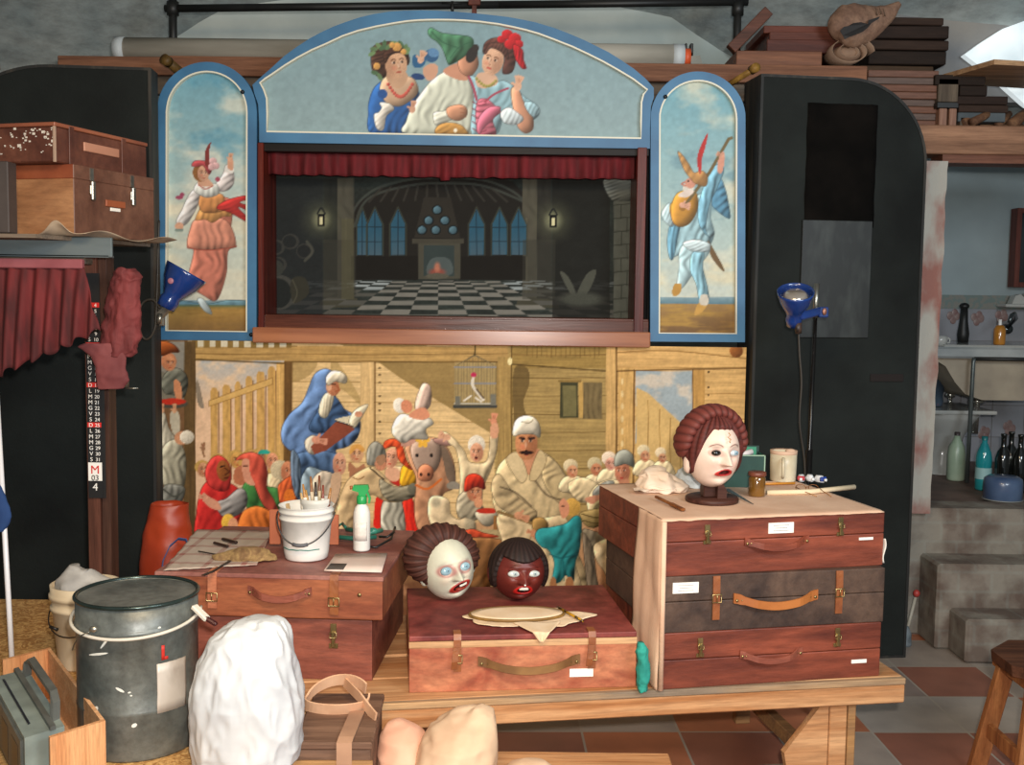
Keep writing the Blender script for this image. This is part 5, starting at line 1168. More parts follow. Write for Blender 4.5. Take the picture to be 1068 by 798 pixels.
# --- cream pail behind the drum
pc = PZ(77, 704, .45)+Vector((0, .10, 0))
cream = mat('cream_plastic_pail', 'c6b394', 'dccdb2', scale=6, rough=.5, detail=7)
pt_ = empty('plastic_pail', pc, 0, 'cream plastic pail with a rag in it behind the metal drum', 'pail')
PH = .255; PR = .098
b = B(); b.lathe([(0, 0), (PR*.80, 0), (PR*.84, .006), (PR*.98, PH*.70), (PR*1.04, PH*.71), (PR*1.04, PH*.75), (PR*.99, PH*.76), (PR*1.0, PH*.84), (PR*1.07, PH*.85), (PR*1.07, PH*.90), (PR*1.02, PH*.91), (PR*1.04, PH), (PR*1.0, PH), (PR*.97, PH*.7), (PR*.78, .012), (0, .012)], 48, caps=False); b.build('body', cream, pt_)
b = B(); b.tube([(PR*1.03*math.cos(a), PR*1.03*math.sin(a)-.03*math.sin(PI*(k/20)), PH*.74-.065*math.sin(PI*k/20)) for k, a in [(k, -PI+PI*k/20) for k in range(21)]], .002, 6); b.cyl((-.06, -PR-.022, PH*.60), (-.035, -PR-.026, PH*.57), .005); b.build('wire_handle', mat('dark_wire', '2a2724', rough=.4, metal=.5), pt_)
rg = B(); rg.loft([(PH*.8, 0, 0, .08, .08), (PH*1.02, .0, -.01, .075, .07), (PH*1.14, -.02, -.01, .04, .03), (PH*1.22, -.03, -.01, .012, .012)], 30, amp=.02, fr=14, seed=3)
o = rg.build('crumpled_rag', mat('grey_white_rag', '8d8a86', 'b5b1aa', scale=9, rough=.9)); o.location = pc; tag(o, 'crumpled greyish rag stuffed in the cream pail', 'rag')
# --- white plastic bag
bagm = mat('white_plastic_film', 'b4b8bc', 'ccd0d2', scale=7, rough=.42, detail=6)
bY = 2.60
def bx(x): return P(x, 720, bY).x
def bz(y): return P(260, y, bY-.09).z
bc = Vector((bx(259), bY, .45))
secs = []
for y, xl, xr in ((800, 205, 310), (790, 203, 313), (765, 202, 315), (740, 202, 314), (722, 204, 311), (705, 209, 307), (690, 216, 304), (678, 222, 302), (669, 232, 300), (662, 244, 296), (657.5, 258, 290)):
    x0, x1 = bx(xl), bx(xr); secs.append((max(.0, bz(y)-.45), (x0+x1)/2-bc.x, 0, (x1-x0)/2, min(.125, (x1-x0)/2*.95)))
secs[0] = (0.006,)+secs[0][1:]
b = B(); b.loft(secs, 170, amp=.010, fr=17, seed=5, e=2.5, rows=120, zf=.42)
o = b.build('plastic_bag', bagm); o.location = bc; tag(o, 'bulging white plastic bag standing beside the metal drum', 'bag')
# crumpled grey film at the foot of the bag
# --- strapped small box
boxt = empty('strapped_box', Vector((P(353, 760, 2.8).x+.012, 2.79, .3205)), math.radians(1.5), 'small brown wooden box with a cloth strap on the low bench', 'box')
brownw = wood('dusty_brown_boards', '5e4436', '8a6a56', 'x', 4, rough=.7)
b = B(); b.box(-.092, .092, -.18, .14, 0, .150, .004); b.build('body', brownw, boxt)
b = B(); b.box(-.098, .098, -.19, .147, .151, .170, .004); b.build('lid', brownw, boxt)
b = B(); b.box(-.1, .1, -.196, -.186, .10, .125, .002); b.build('front_batten', pine_d, boxt)
strapm = mat('flesh_pink_webbing', 'c09270', 'd8ae8c', scale=9, rough=.8)
b = B(); ribbon(b, [(.03, -.19, .02), (.03, -.197, .12), (.03, -.196, .172), (.032, -.17, .176), (.035, -.10, .175), (.04, .0, .176)], .038, .004, (1, 0, 0)); b.build('webbing_end', mat('faded_webbing', '957058', 'ab8468', scale=8, rough=.8), boxt)
b = B(); pts = []
for k in range(33):
    a = 2*PI*k/32*.93+.5; pts.append((-.02+.085*math.cos(a), .04+.052*math.sin(a), .184+.045*max(0, math.sin(a+.2))*1.0))
ribbon(b, pts, .034, .005, (.15, -.35, 1)); ribbon(b, [(-.01, .10, .222), (.04, .03, .205), (.075, -.02, .184), (.093, -.05, .178)], .03, .005, (.2, -.3, 1))
b.build('cloth_strap', strapm, boxt)
# --- cream sack and cloths on the low bench
sackm = mat('cream_cotton_cloth', 'c4a082', 'd8bc9c', scale=5, rough=.9)
b = B(); b.loft([(.0, 0, 0, .105, .10), (.05, .0, 0, .11, .11), (.10, .01, .0, .10, .10), (.14, .03, .02, .080, .08), (.165, .05, .03, .055, .05), (.182, .056, .03, .02, .025)], 70, amp=.012, fr=13, seed=9, rows=50, zf=.5)
o = b.build('cotton_sack', sackm); o.location = (P(475, 780, 2.78).x-.005, 2.79, .322); tag(o, 'cream cotton sack slumped on the low bench beside the box', 'sack')
b = B(); b.loft([(0, 0, 0, .075, .09), (.05, 0, 0, .075, .09), (.09, -.01, .01, .06, .07), (.118, -.02, .02, .03, .04), (.128, -.022, .02, .01, .01)], 60, amp=.010, fr=9, seed=13, rows=36)
o = b.build('pink_cloth', mat('pale_pink_cloth', 'd39c80', 'e3b398', scale=5, rough=.9)); o.location = (P(420, 780, 2.83).x+.010, 2.83, .322); tag(o, 'pale pink folded cloth lying between the box and the cream sack', 'cloth')
b = B(); b.loft([(0, 0, 0, .085, .07), (.03, 0, 0, .085, .07), (.055, 0, 0, .06, .05), (.07, .01, 0, .03, .02)], 50, amp=.010, fr=9, seed=17, rows=24)
o = b.build('cream_cloth', sackm); o.location = (P(552, 795, 2.72).x, 2.73, .3215); tag(o, 'small heap of cream cloth at the right of the cream sack', 'cloth')
# --- wooden crate with an old radio set, lower left corner
fir = wood('fir_crate_wood', 'c88a5c', 'dda878', 'z', 5, rough=.6, bump=.1); firx = wood('fir_crate_board', 'cf9a6c', 'e2b488', 'x', 4, rough=.6)
pR = PZ(110, 753, .56); pL = PZ(52, 768, .56)
fa = (PZ(52, 770, .60)); fb = (PZ(110, 752, .60)); yawc = math.atan2(fb.y-fa.y, fb.x-fa.x)
ct = empty('wooden_crate', Vector((fa.x, fa.y, .4505)), yawc, 'open pine crate holding a grey radio in the lower left corner', 'crate')
wf = (fb-fa).length; hc = PZ(52, 770, .60).z-.45
far = PZ(0, 684, .60)-fa; lx = far.x*math.cos(yawc)+far.y*math.sin(yawc); ly = -far.x*math.sin(yawc)+far.y*math.cos(yawc)
# side direction: towards upper left of the picture
sd = Vector((lx+.0, ly, 0)); sdn = sd.normalized(); Lc = .62
def cp(u, v, z): q = Vector((wf*u, 0, 0))+sdn*v; return Vector((q.x, q.y, z))
def slabq(b, c4, z0, z1):
    a = [b.bm.verts.new((p.x, p.y, z0)) for p in c4]; q = [b.bm.verts.new((p.x, p.y, z1)) for p in c4]
    b.bm.faces.new(a[::-1]); b.bm.faces.new(q)
    for k in range(4): b.bm.faces.new((a[k], a[(k+1) % 4], q[(k+1) % 4], q[k]))
b = B(); slabq(b, [cp(0, 0, 0), cp(1, 0, 0), cp(1, .012, 0), cp(0, .012, 0)], 0, hc); b.build('end_board', fir, ct)
b = B(); slabq(b, [cp(0, Lc-.012, 0), cp(1, Lc-.012, 0), cp(1, Lc, 0), cp(0, Lc, 0)], 0, hc); b.build('end_board', fir, ct)
b = B(); slabq(b, [cp(.93, .012, 0), cp(1, .012, 0), cp(1, Lc-.012, 0), cp(.93, Lc-.012, 0)], 0, hc); b.build('side_board', firx, ct)
b = B(); slabq(b, [cp(.06, .012, 0), cp(.93, .012, 0), cp(.93, Lc-.012, 0), cp(.06, Lc-.012, 0)], 0, .01); b.build('bottom_board', firx, ct)
# radio
rt = empty('portable_radio', ct.location+Vector((0, 0, 0)), yawc, 'grey portable radio with carrying handle standing in the pine crate', 'radio')
gry = mat('grey_green_plastic', '6c7672', '84908a', scale=12, rough=.45); gryd = mat('dark_grey_plastic', '4b4d4a', '5d605c', scale=12, rough=.45); blk = mat('black_plastic', '15161a', '22242a', rough=.35)
b = B(); slabq(b, [cp(-.36, .05, 0), cp(.34, .05, 0), cp(.34, .50, 0), cp(-.36, .50, 0)], .011, hc*.98); b.build('body', gry, rt)
b = B(); slabq(b, [cp(.08, .045, 0), cp(.18, .045, 0), cp(.18, .505, 0), cp(.08, .505, 0)], hc*.98, hc+.006); b.build('top_ridge', gryd, rt)
b = B(); slabq(b, [cp(-.41, .07, 0), cp(-.36, .07, 0), cp(-.36, .48, 0), cp(-.41, .48, 0)], .02, hc*.9)
b.build('front_grille', gryd, rt)
b = B()
for k in range(3):
    slabq(b, [cp(-.415, .10+.13*k, 0), cp(-.41, .10+.13*k, 0), cp(-.41, .18+.13*k, 0), cp(-.415, .18+.13*k, 0)], .03, hc*.75)
slabq(b, [cp(-.2, .12, 0), cp(-.16, .12, 0), cp(-.16, .46, 0), cp(-.2, .46, 0)], hc*.98, hc*1.0)
b.build('speaker_slots', blk, rt)
b = B(); pts = [cp(.25, .10, hc*.9), cp(.28, .11, hc+.035), cp(.30, .14, hc+.05), cp(.30, .41, hc+.05), cp(.28, .44, hc+.035), cp(.25, .45, hc*.9)]; ribbon(b, pts, .022, .010, (1, .35, 0)); b.build('carrying_handle', gryd, rt)
# --- white pole leaning at the far left
b = B(); a = PZ(13, 697, .46); top = P(0, 470, a.y+.15); dirv = (top-a); b.tube([a, a+dirv*.5, a+dirv*1.35], .008, 10)
o = b.build('white_pole', mat('glossy_white_pole', 'dcdce0', rough=.3)); tag(o, 'thin white pole leaning at the far left edge', 'pole')
bl = B(); s0 = a+dirv*.62+Vector((-.012, -.0, 0)); bl.loft([(0, 0, 0, .014, .01), (.05, .005, 0, .03, .012), (.11, -.01, 0, .026, .012), (.16, -.02, 0, .01, .01)], 24, amp=.006, fr=15, rows=20)
o = bl.build('blue_rag', mat('navy_cloth', '14305e', '1f4478', rough=.85)); o.location = s0; tag(o, 'dark blue rag hanging on the white pole at the far left', 'rag')
# cream tools at foot of pole
b = B(); q = PZ(22, 706, .452); b.grid(16, 8, lambda u, v: Vector((q.x+.03+.17*(u-.5)+.02*N3(v*4, 2), q.y-.04-.10*(u-.5)+.05*(v-.5)+.012*N3(u*6), q.z+.004+.004*abs(N3(u*7, v*5)))))
o = b.build('paper_scrap', mat('torn_cream_paper', 'd9b084', 'e9c9a0', scale=9, rough=.9), mods=solid(.002)); tag(o, 'torn cream paper lying behind the radio crate', 'paper')
# --- post with the calendar
postm = wood('reddish_brown_post', '4f2f24', '714637', 'z', 4, rough=.7)
Yp = 3.62
x0 = P(91, 500, Yp).x; x1 = P(113, 500, Yp).x; zt_ = P(100, 268, Yp).z
zb0 = .4505
po = empty('wooden_post', ((x0+x1)/2, Yp+.035, 0), 0, 'brown wooden post that holds up the grey shelf and the wall calendar', 'post')
hw = (x1-x0)/2
b = B(); b.box(-hw, hw*.15, -.035, .035, zb0, zt_, .002); b.build('front_board', postm, po)
b = B(); b.box(hw*.17, hw, -.02, .05, zb0, zt_, .002); b.build('rear_board', wood('darker_post_board', '3a2620', '553a2e', 'z'), po)
cal = empty('strip_calendar', ((P(90, 400, Yp-.01).x+P(105, 400, Yp-.01).x)/2, Yp-.004, P(97, 519, Yp).z), 0, 'long narrow black strip calendar with white dates hanging on the post', 'calendar')
cw = P(104.5, 400, Yp).x-P(89.5, 400, Yp).x; zt2 = P(97, 285, Yp).z-cal.location.z
b = B(); b.box(-cw/2, cw/2, -.004, 0, 0, zt2, 0); b.box(cw/2-.002, cw/2+.010, -.002, 0, 0, zt2*.6); b.build('backing_strip', mat('black_calendar_card', '111112', '1a1a1c', rough=.5), cal)
def cz(y): return P(97, y, Yp).z-cal.location.z
rows_ = [('D', '4'), ('L', '5'), ('M', '6'), ('M', '7'), ('G', '8'), ('V', '9'), ('S', '10'), ('D', '11'), ('L', '12'), ('M', '13'), ('M', '14'), ('G', '15'), ('V', '16'), ('S', '17'), ('D', '18'), ('L', '19'), ('M', '20'), ('M', '21'), ('G', '22'), ('V', '23'), ('S', '24'), ('D', '25'), ('L', '26'), ('M', '27'), ('M', '28'), ('G', '29'), ('V', '30'), ('S', '31')]
whitei = mat('white_print', 'e8e6e0', rough=.6); redi = mat('red_print', 'c81f1a', rough=.6)
ystep = (478.5-377.5)/17
body_l = []; red_rows = []
b = B(); b2 = B()
for k, (a_, n_) in enumerate(rows_):
    y = 478.5-ystep*(len(rows_)-1-k)
    if y < 288: continue
    if a_ == 'D': zc_ = cz(y); b = B(); b.box(-cw/2+.001, cw/2-.001, -.005, -.0042, zc_-.008, zc_+.008); b.build('sunday_bar', redi, cal)
    text_mesh('day_letter', a_, .019, redi if a_ == 'D' and 0 else whitei, cal, (-cw*.24, -.0052, cz(y)-.007))
    text_mesh('day_number', n_, .017, whitei, cal, (cw*.22, -.0052, cz(y)-.007))
b2.box(-cw/2+.001, cw/2-.001, -.005, -.0042, cz(501), cz(482)); b2.build('month_card', whitei, cal)
text_mesh('month_letter', 'M', .040, redi, cal, (0, -.006, cz(493.5)), ext=.0008); text_mesh('month_number', '03', .026, mat('black_print', '111111', rough=.6), cal, (0, -.006, cz(500.5)), ext=.0008)
text_mesh('next_number', '4', .036, whitei, cal, (.0, -.006, cz(511)), ext=.0008)
# --- grey shelf and what stands on it
Ysf = 3.42
sh0 = P(117, 260, Ysf); zs0 = P(60, 268, Ysf).z; zs1 = P(60, 247, Ysf).z
shf = empty('grey_shelf', (-1.80, 3.62, zs0), 0, 'grey metal shelf beam at upper left carrying two boxes', 'shelf')
shm = mat('grey_steel_channel', '4c5658', '6a7476', scale=6, rough=.4, metal=.3, detail=8, stretch=(.4, 2, 2)); 
wsh = sh0.x+1.80
b = B(); pq = [(-.7, -.19), (wsh-.01, -.19), (wsh-.17, .36), (-.7, .36)]; b.prism(pq, -(zs1-zs0), -(zs1-zs0-.012), Matrix.Rotation(-PI/2, 4, 'X') @ Matrix.Diagonal((1, 1, -1, 1)))
b.build('shelf_board', greyw, shf)
b = B(); b.box(-.7, wsh, -.205, -.19, 0, zs1-zs0, .003); b.box(-.7, wsh-.01, -.205, -.16, 0, .006); b.build('front_channel', shm, shf)
b = B(); b.box(-.7, wsh-.10, -.16, -.10, -.02, -.001, .002); b.build('support_batten', greyw, shf)
# lower box: light left face, darker right face, yawed
def bigbox(name, cornx, Yc, zb, zt, wl, dl, yawd, mats, label, cat, detail):
    c0 = P(cornx, 200, Yc); yw = math.radians(yawd)
    t = empty(name, (c0.x, Yc, zb), yw, label, cat); h = zt-zb
    detail(t, h, wl, dl); return t
zb_ = zs1+.006
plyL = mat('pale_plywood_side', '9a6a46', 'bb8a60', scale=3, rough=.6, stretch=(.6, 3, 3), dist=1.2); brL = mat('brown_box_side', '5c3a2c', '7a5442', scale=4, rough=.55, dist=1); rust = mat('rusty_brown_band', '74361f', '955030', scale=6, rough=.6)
def det1(t, h, wl, dl):
    # local: corner at origin, left face along -x, right face along +y
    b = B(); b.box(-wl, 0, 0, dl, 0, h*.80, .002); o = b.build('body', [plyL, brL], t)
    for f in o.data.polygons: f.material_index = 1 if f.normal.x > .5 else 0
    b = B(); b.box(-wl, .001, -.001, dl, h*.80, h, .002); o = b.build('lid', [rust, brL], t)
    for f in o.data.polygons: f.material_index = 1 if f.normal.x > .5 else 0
    for y in (dl*.20, dl*.70):
        b = B(); b.box(0, .004, y-.008, y+.008, h*.80, h*.98); b.box(0, .010, y-.006, y+.012, h*.52, h*.80, .003); b.box(0, .006, y-.010, y+.014, h*.60, h*.74, .002); b.build('latch', steel, t)
    b = B(); b.box(0, .006, dl*.36, dl*.60, h*.46, h*.56, .002); b.build('handle_plate', rust, t)
    b = B(); b.box(0, .004, dl*.42, dl*.54, h*.40, h*.45, .001); b.build('paper_tag', paperw, t)
z170 = P(77, 171, 3.40).z
b1 = bigbox('wooden_box', 77, 3.40, zb_, z170, .36, .42, -16, None, 'pale plywood box with steel latches on the grey shelf, under the brown trunk', 'box', det1)
speck = mat('brown_trunk_specked', '4e2a20', '6e4232', scale=5, rough=.5, dist=1); 
def det2(t, h, wl, dl):
    b = B(); b.box(-wl, 0, 0, dl, 0, h, .004); b.build('body', speck, t)
    b = B(); b.box(-wl-.003, .003, -.003, dl+.003, h, h+.012, .002); b.build('lid', mat('reddish_lid_edge', '7c4532', '94583e', scale=5, rough=.5), t)
    b = B(); b.box(-.006, .002, -.002, .006, 0, h, .001); b.build('corner_edge', mat('worn_pale_edge', '9a8270', rough=.7), t)
    b = B(); b.box(0, .006, dl*.28, dl*.66, h*.46, h*.72, .002); b.build('side_plate', mat('pinkish_plate', 'a06c54', 'b48068', rough=.6), t)
    for y in (.16*dl, .72*dl):
        b = B(); b.box(0, .004, y-.012, y+.012, 0, h+.008, .001); b.build('side_strap', speck, t)
    b = B(); random.seed(5)
    for k in range(90):
        x = -random.random()**1.3*wl*.95; z = h*(.25+.7*random.random()); r_ = .0012+.003*random.random()**3
        b.box(x-r_*2, x+r_*1, -.0012, 0, z-r_, z+r_*1.2)
    b.build('white_specks', mat('white_paint_speck', 'cfc8bc', rough=.7), t)
z126 = P(55, 127, 3.36).z
b2_ = bigbox('brown_trunk', 58, 3.36, z170+.001, z126-.012, .42, .47, -16, None, 'brown trunk spattered with white paint, topmost on the grey shelf', 'trunk', det2)
# narrow dark box at the very left edge of the shelf
b = B(); q0 = P(8.5, 200, 3.34); b.box(q0.x-.25, q0.x, 3.34, 3.40, zb_, P(5, 168, 3.34).z, .003)
o = b.build('dark_box', mat('dark_grey_brown_box', '332c2a', '463d39', scale=5, rough=.6)); tag(o, 'narrow dark box at the far left end of the grey shelf', 'box')
# paper under the lower box
def pap(u, v):
    q = b1.matrix_world @ Vector((0, 0, 0))
    x = -.20+.30*u; y = -.035+.52*v
    lift = .0
    if u > .72: lift = -.012*(u-.72)/.28
    if v < .12 and u > .2: lift += .02*math.exp(-((u-.62)/.18)**2)*(1-v/.12)
    return Vector((x, y, lift+.003*abs(N3(u*6, v*8))))
b = B(); 
def pap(u, v):
    x = -.17+.235*u; y = -.032-.02*math.sin(PI*u)+.49*v
    z = .0015
    e = min(1, max(0, (.07-v)/.07))
    z += e*.045*math.exp(-((u-.60)/.16)**2)
    o = max(0, (u-.80)/.20)
    z += o*(.012*math.sin(v*9)+.006)
    return Vector((x, y, z))
b.grid(40, 50, pap); o = b.build('wrapping_paper', mat('grey_brown_paper', '8d7a68', 'b7a48c', scale=9, rough=.85), mods=solid(.0015)); o.location = (b1.location.x, b1.location.y, zs1+.001); o.rotation_euler = (0, 0, math.radians(-16)); tag(o, 'crumpled brown wrapping paper under the plywood box on the shelf', 'paper')
# --- red curtain under the shelf
velv = mat('faded_crimson_velvet', '3e0e10', '661c1e', scale=26, rough=.85, stretch=(1, 1, .2)); 
Yc_ = 3.40
cu = empty('red_curtain', (-1.7, Yc_, P(50, 275, Yc_).z), 0, 'faded crimson gathered curtain hanging under the grey shelf', 'curtain')
xa = P(-60, 330, Yc_).x; 
def curt(u, v):
    xr_top = P(87, 275, Yc_).x; xr_bot = P(106, 350, Yc_).x
    zt3 = P(50, 279, Yc_).z
    pxr = 88+20*v**1.1; pxb = -60+(pxr+60)*u
    ybot = 392-(max(0, pxb))*.44+3*math.sin(pxb*.35)
    y = 279+(ybot-279)*v
    q = P(pxb, y, Yc_)
    w_ = math.sin(pxb*.42+.8*math.sin(v*2))+.6*math.sin(pxb*.21+1)+.5*N3(pxb*.1, v)
    return Vector((q.x, Yc_+.0+.014*w_*(.35+.65*v)-.03*v, q.z))-cu.location
b = B(); b.grid(200, 24, curt); b.build('cloth', velv, cu, mods=solid(.003))
b = B(); q1 = P(87, 275, Yc_); b.box(xa-cu.location.x, q1.x-cu.location.x, -.012, .012, P(50, 280, Yc_).z-cu.location.z, P(50, 270, Yc_).z-cu.location.z, .003); b.build('header_band', mat('dusty_rose_band', '7c3e44', '8f4e54', scale=9, rough=.8), cu)
# --- red scarf draped on the post
Ys_ = 3.52
sc_ = P(125, 340, Ys_)
silk = mat('faded_red_silk', '4a1618', '742e2e', scale=7, rough=.8, stretch=(3, 3, .6), bump=.5, bscale=14)
b = B()
def scarf_s(pts, amp=.008, seed=1):
    return [(P(125, y, Ys_).z-sc_.z, P((a_+c_)/2, y, Ys_).x-sc_.x, 0, (P(c_, y, Ys_).x-P(a_, y, Ys_).x)/2, .028) for y, a_, c_ in pts]
b.loft(scarf_s([(372, 112, 138), (364, 106, 143), (350, 105, 146), (335, 108, 146), (315, 112, 146), (295, 117, 147), (284, 120, 145), (280, 124, 139)]), 70, amp=.013, fr=20, seed=2, rows=60)
o = b.build('red_scarf', silk); o.location = sc_; tag(o, 'bunched red silk scarf hanging beside the calendar post', 'scarf')
sct = o
b = B(); b.loft([(P(120, y, Ys_).z-sc_.z, P((a_+c_)/2, y, Ys_).x-sc_.x, -.02, (P(c_, y, Ys_).x-P(a_, y, Ys_).x)/2, .014) for y, a_, c_ in ((405, 104, 132), (396, 103, 137), (385, 103, 133), (372, 98, 134), (362, 84, 128), (358, 90, 120))], 50, amp=.006, fr=14, seed=8, rows=30)
b.build('lower_fold', mat('dusty_pink_silk', '5e2628', '7e4040', scale=7, rough=.8), sct)
# --- screw clamp on the post
k0 = P(121, 398, 3.60); b = B(); b.cyl(k0+Vector((0, 0, -.02)), k0+Vector((0, 0, .02)), .008); b.cyl(P(131, 404, 3.60), P(131, 393, 3.60), .010); b.cyl(P(131, 405, 3.60), P(144, 405, 3.60), .0025); b.cyl(P(114, 401, 3.60), P(133, 400, 3.60), .005)
o = b.build('screw_clamp', steel); tag(o, 'small steel screw clamp fixed to the calendar post', 'clamp')
# --- orange canister with blue strap behind the trunk
oc = PZ(172, 600, .73); Yo = 4.08
o0 = Vector((P(174, 580, Yo).x, Yo, .4505+.0))
orm = mat('orange_red_plastic', '8a2c14', 'a83c1c', scale=5, rough=.45)
zt4 = P(178, 557, Yo).z-.45
oT = empty('orange_bag', (o0.x, Yo, .4505), 0, 'orange bag with a blue strap behind the left trunk', 'bag')
oT.location.z = 0
b = B(); b.loft([(0, 0, 0, .10, .085), (.2, 0, 0, .105, .09), (.58, 0, 0, .10, .08), (.70, .005, 0, .085, .07), (.80, .015, 0, .065, .055), (zt4+.42, .03, 0, .055, .045), (zt4+.445, .03, 0, .03, .03)], 50, amp=.008, fr=9, rows=50); b.build('bag_body', orm, oT)
b = B(); pts = [P(x, y, Yo-.10)-oT.location for x, y in ((168, 600), (170, 585), (177, 570), (186, 562), (194, 563), (196, 570))]; ribbon(b, [Vector(p) for p in pts], .012, .004, (.4, -.6, .7)); b.build('blue_strap', mat('slate_blue_webbing', '3a4a78', '4b5c8c', rough=.7), oT)
# ------------------------------------------------------------------ mask heads
def sstep(a, b, x): t = np.clip((x-a)/(b-a), 0, 1); return t*t*(3-2*t)
def head_base(W_, D_, H_, na=170, ne=130):
    s = np.linspace(-PI, PI, na, endpoint=False); a = s-.42*np.sin(s)
    e = np.linspace(-PI/2, PI/2, ne)
    A, E = np.meshgrid(a, e); dx = np.cos(E)*np.sin(A); dy = -np.cos(E)*np.cos(A); dz = np.sin(E)
    k = np.clip(-dz, 0, 1)
    sq = (np.abs(dx)**2.5+np.abs(dz)**2.5+1e-9)**(-1/2.5)*np.sqrt(dx*dx+dz*dz+1e-12); sq = 1+(sq-1)*np.where(dz < 0, .85, .5)
    X = W_*dx*sq*(1-.13*k**1.6)*(1-.10*np.clip(dz, 0, 1)**1.3); Y = D_*dy*(1-.06*k); Z = H_*dz*(1+(sq-1)*.4)
    return A, E, dx, dy, dz, X, Y, Z
def mesh_grid(name, X, Y, Z, colr, m, parent):
    ne, na = X.shape; co = np.stack([X, Y, Z], -1).reshape(-1, 3)
    i, j = np.meshgrid(np.arange(na), np.arange(ne-1)); i2 = (i+1) % na
    F4 = np.stack([j*na+i, j*na+i2, (j+1)*na+i2, (j+1)*na+i], -1).reshape(-1, 4)
    me = bpy.data.meshes.new(name); me.from_pydata(co.tolist(), [], F4.tolist()); me.update()
    at = me.color_attributes.new('paint', 'FLOAT_COLOR', 'POINT')
    at.data.foreach_set('color', np.concatenate([s2l(np.clip(colr.reshape(-1, 3), 0, 1)), np.ones((len(co), 1))], 1).ravel().astype(np.float32))
    me.polygons.foreach_set('use_smooth', np.ones(len(me.polygons), bool)); me.materials.append(m)
    o = bpy.data.objects.new(name, me); COL.objects.link(o); o.parent = parent; return o
headm = vcmat('painted_papier_mache', rough=.42, spec=.4, bump=.15, bscale=120)
hairm = vcmat('painted_hair', rough=.6, spec=.25, bump=.2, bscale=150)
def build_head(name, label, W_, D_, H_, skin, lip, o, hair, rot, at, zrest, extra=None):
    t = empty(name, at, 0, label, 'mask head')
    t.rotation_euler = rot
    A, E, dx, dy, dz, X, Y, Z = head_base(W_, D_, H_)
    u = X/W_; v = Z/H_; fr = sstep(.05, .55, -dy)
    g = lambda cu, cv, su, sv: np.exp(-((u-cu)/su)**2-((v-cv)/sv)**2)
    F = np.zeros_like(X)
    vb = np.clip((.22-v)/.42, 0, 1)*sstep(-.31, -.20, v)
    F += .50*np.exp(-(u/(.10+.06*vb))**2)*vb**1.1*o.get('nose', 1)
    F += .07*(g(.13, -.19, .07, .06)+g(-.13, -.19, .07, .06))
    for s_ in (-1, 1):
        F -= .15*g(.37*s_, .09, .21, .13); F += .07*g(.38*s_, .30, .24, .07); F += .08*g(.50*s_, -.18, .2, .18)
        de = np.sqrt(((u-.37*s_)/o.get('ew', .20))**2+((v-.08-o.get('etilt', 0)*(u-.37*s_)*s_)/o.get('eh', .115))**2)
        F += .045*np.exp(-((de-1.05)/.22)**2)
    mx, my, mw_, mh = o['mouth']
    dm = np.sqrt(((u-mx)/mw_)**2+((v-my-o.get('mt', 0)*(u-mx)-o.get('mc', 0)*((u-mx)/mw_)**2*.05)/mh)**2)
    F += .075*np.exp(-((dm-1.15)/.35)**2)
    F -= .30*sstep(1.0, .78, dm)
    F += .13*g(0, -.82, .28, .12); F -= .05*g(0, -.66, .3, .05)
    F += .02*g(0, .6, .5, .3)
    Y = Y-F*fr*D_*.9
    c_ = np.ones(X.shape+(3,))*cc(skin)
    def lay(m, col, a=1): 
        nonlocal c_; c_ = c_*(1-(m*a)[..., None])+cc(col)*(m*a)[..., None]
    nzz = vnoise(X.shape, (16, 14), 3)
    c_ = c_*(1+.05*nzz[..., None])
    for s_ in (-1, 1):
        de = np.sqrt(((u-.37*s_)/o.get('ew', .20))**2+((v-.08-o.get('etilt', 0)*(u-.37*s_)*s_)/o.get('eh', .115))**2)
        lay(np.exp(-((de-1.15)/.35)**2)*fr, o.get('rim', skin), o.get('rima', .8))
        lay(g(.45*s_, -.22, .2, .15)*fr, o.get('cheek', skin), .45)
        vb_ = v-(o.get('browz', .33)-.22*(u-.37*s_)**2*6-o.get('btilt', 0)*(u-.37*s_)*s_)
        lay(np.exp(-(vb_/.018)**2)*sstep(.27, .2, np.abs(u-.38*s_))*fr, o.get('brow', skin), o.get('browa', 0))
    lay(sstep(1.6, 1.35, dm)*fr, lip); lay(sstep(1.0, .88, dm)*fr, '3a0f0c')
    lay(g(0, -.26, .16, .03)*fr, o.get('under', skin), .6)
    f = mesh_grid('face', X, Y, Z, c_, headm, t); allobs = [f]
    eyem = {}
    for k, s_ in enumerate((-1, 1)):
        ec = o['eyes'][k]
        ex, ez = .37*s_*W_, .08*H_
        yy = -D_*math.sqrt(max(.05, 1-.37**2-.08**2))*.98+.012*D_
        b = B(); b.ellip((ex, yy+.022*D_, ez), (W_*o.get('ew', .20)*.98, D_*.12, H_*o.get('eh', .115)*1.0), 16)
        em = mat('eye_'+ec[0], ec[0], rough=.15, coat=.6); eo = b.build('eye', em, t)
        if ec[1]:
            gx, gz = o.get('gaze', (.1, .1)); b = B(); b.ellip((ex+gx*W_*.1, yy-.088*D_, ez+gz*H_*.1), (W_*.085, D_*.03, H_*.062), 14); b.build('iris', mat('iris_'+ec[1], ec[1], rough=.15), eo)
            b = B(); b.ellip((ex+gx*W_*.1, yy-.112*D_, ez+gz*H_*.1), (W_*.035, D_*.012, H_*.026), 12); b.build('pupil', mat('pupil_grey', '5a6a70', rough=.2), eo)
    if o.get('teeth'):
        x0, x1, z0, z1 = o['teeth']; b = B(); b.grid(14, 5, lambda a_, q: Vector((W_*(x0+(x1-x0)*a_), -D_*.90-.002+.25*W_*((a_-.5)**2)*.6, H_*(z0+(z1-z0)*q+o.get('mt', 0)*(x0+(x1-x0)*a_-mx)))), True); b.build('teeth', mat('ivory_teeth', 'e2dccc', rough=.3), t, mods=solid(.003))
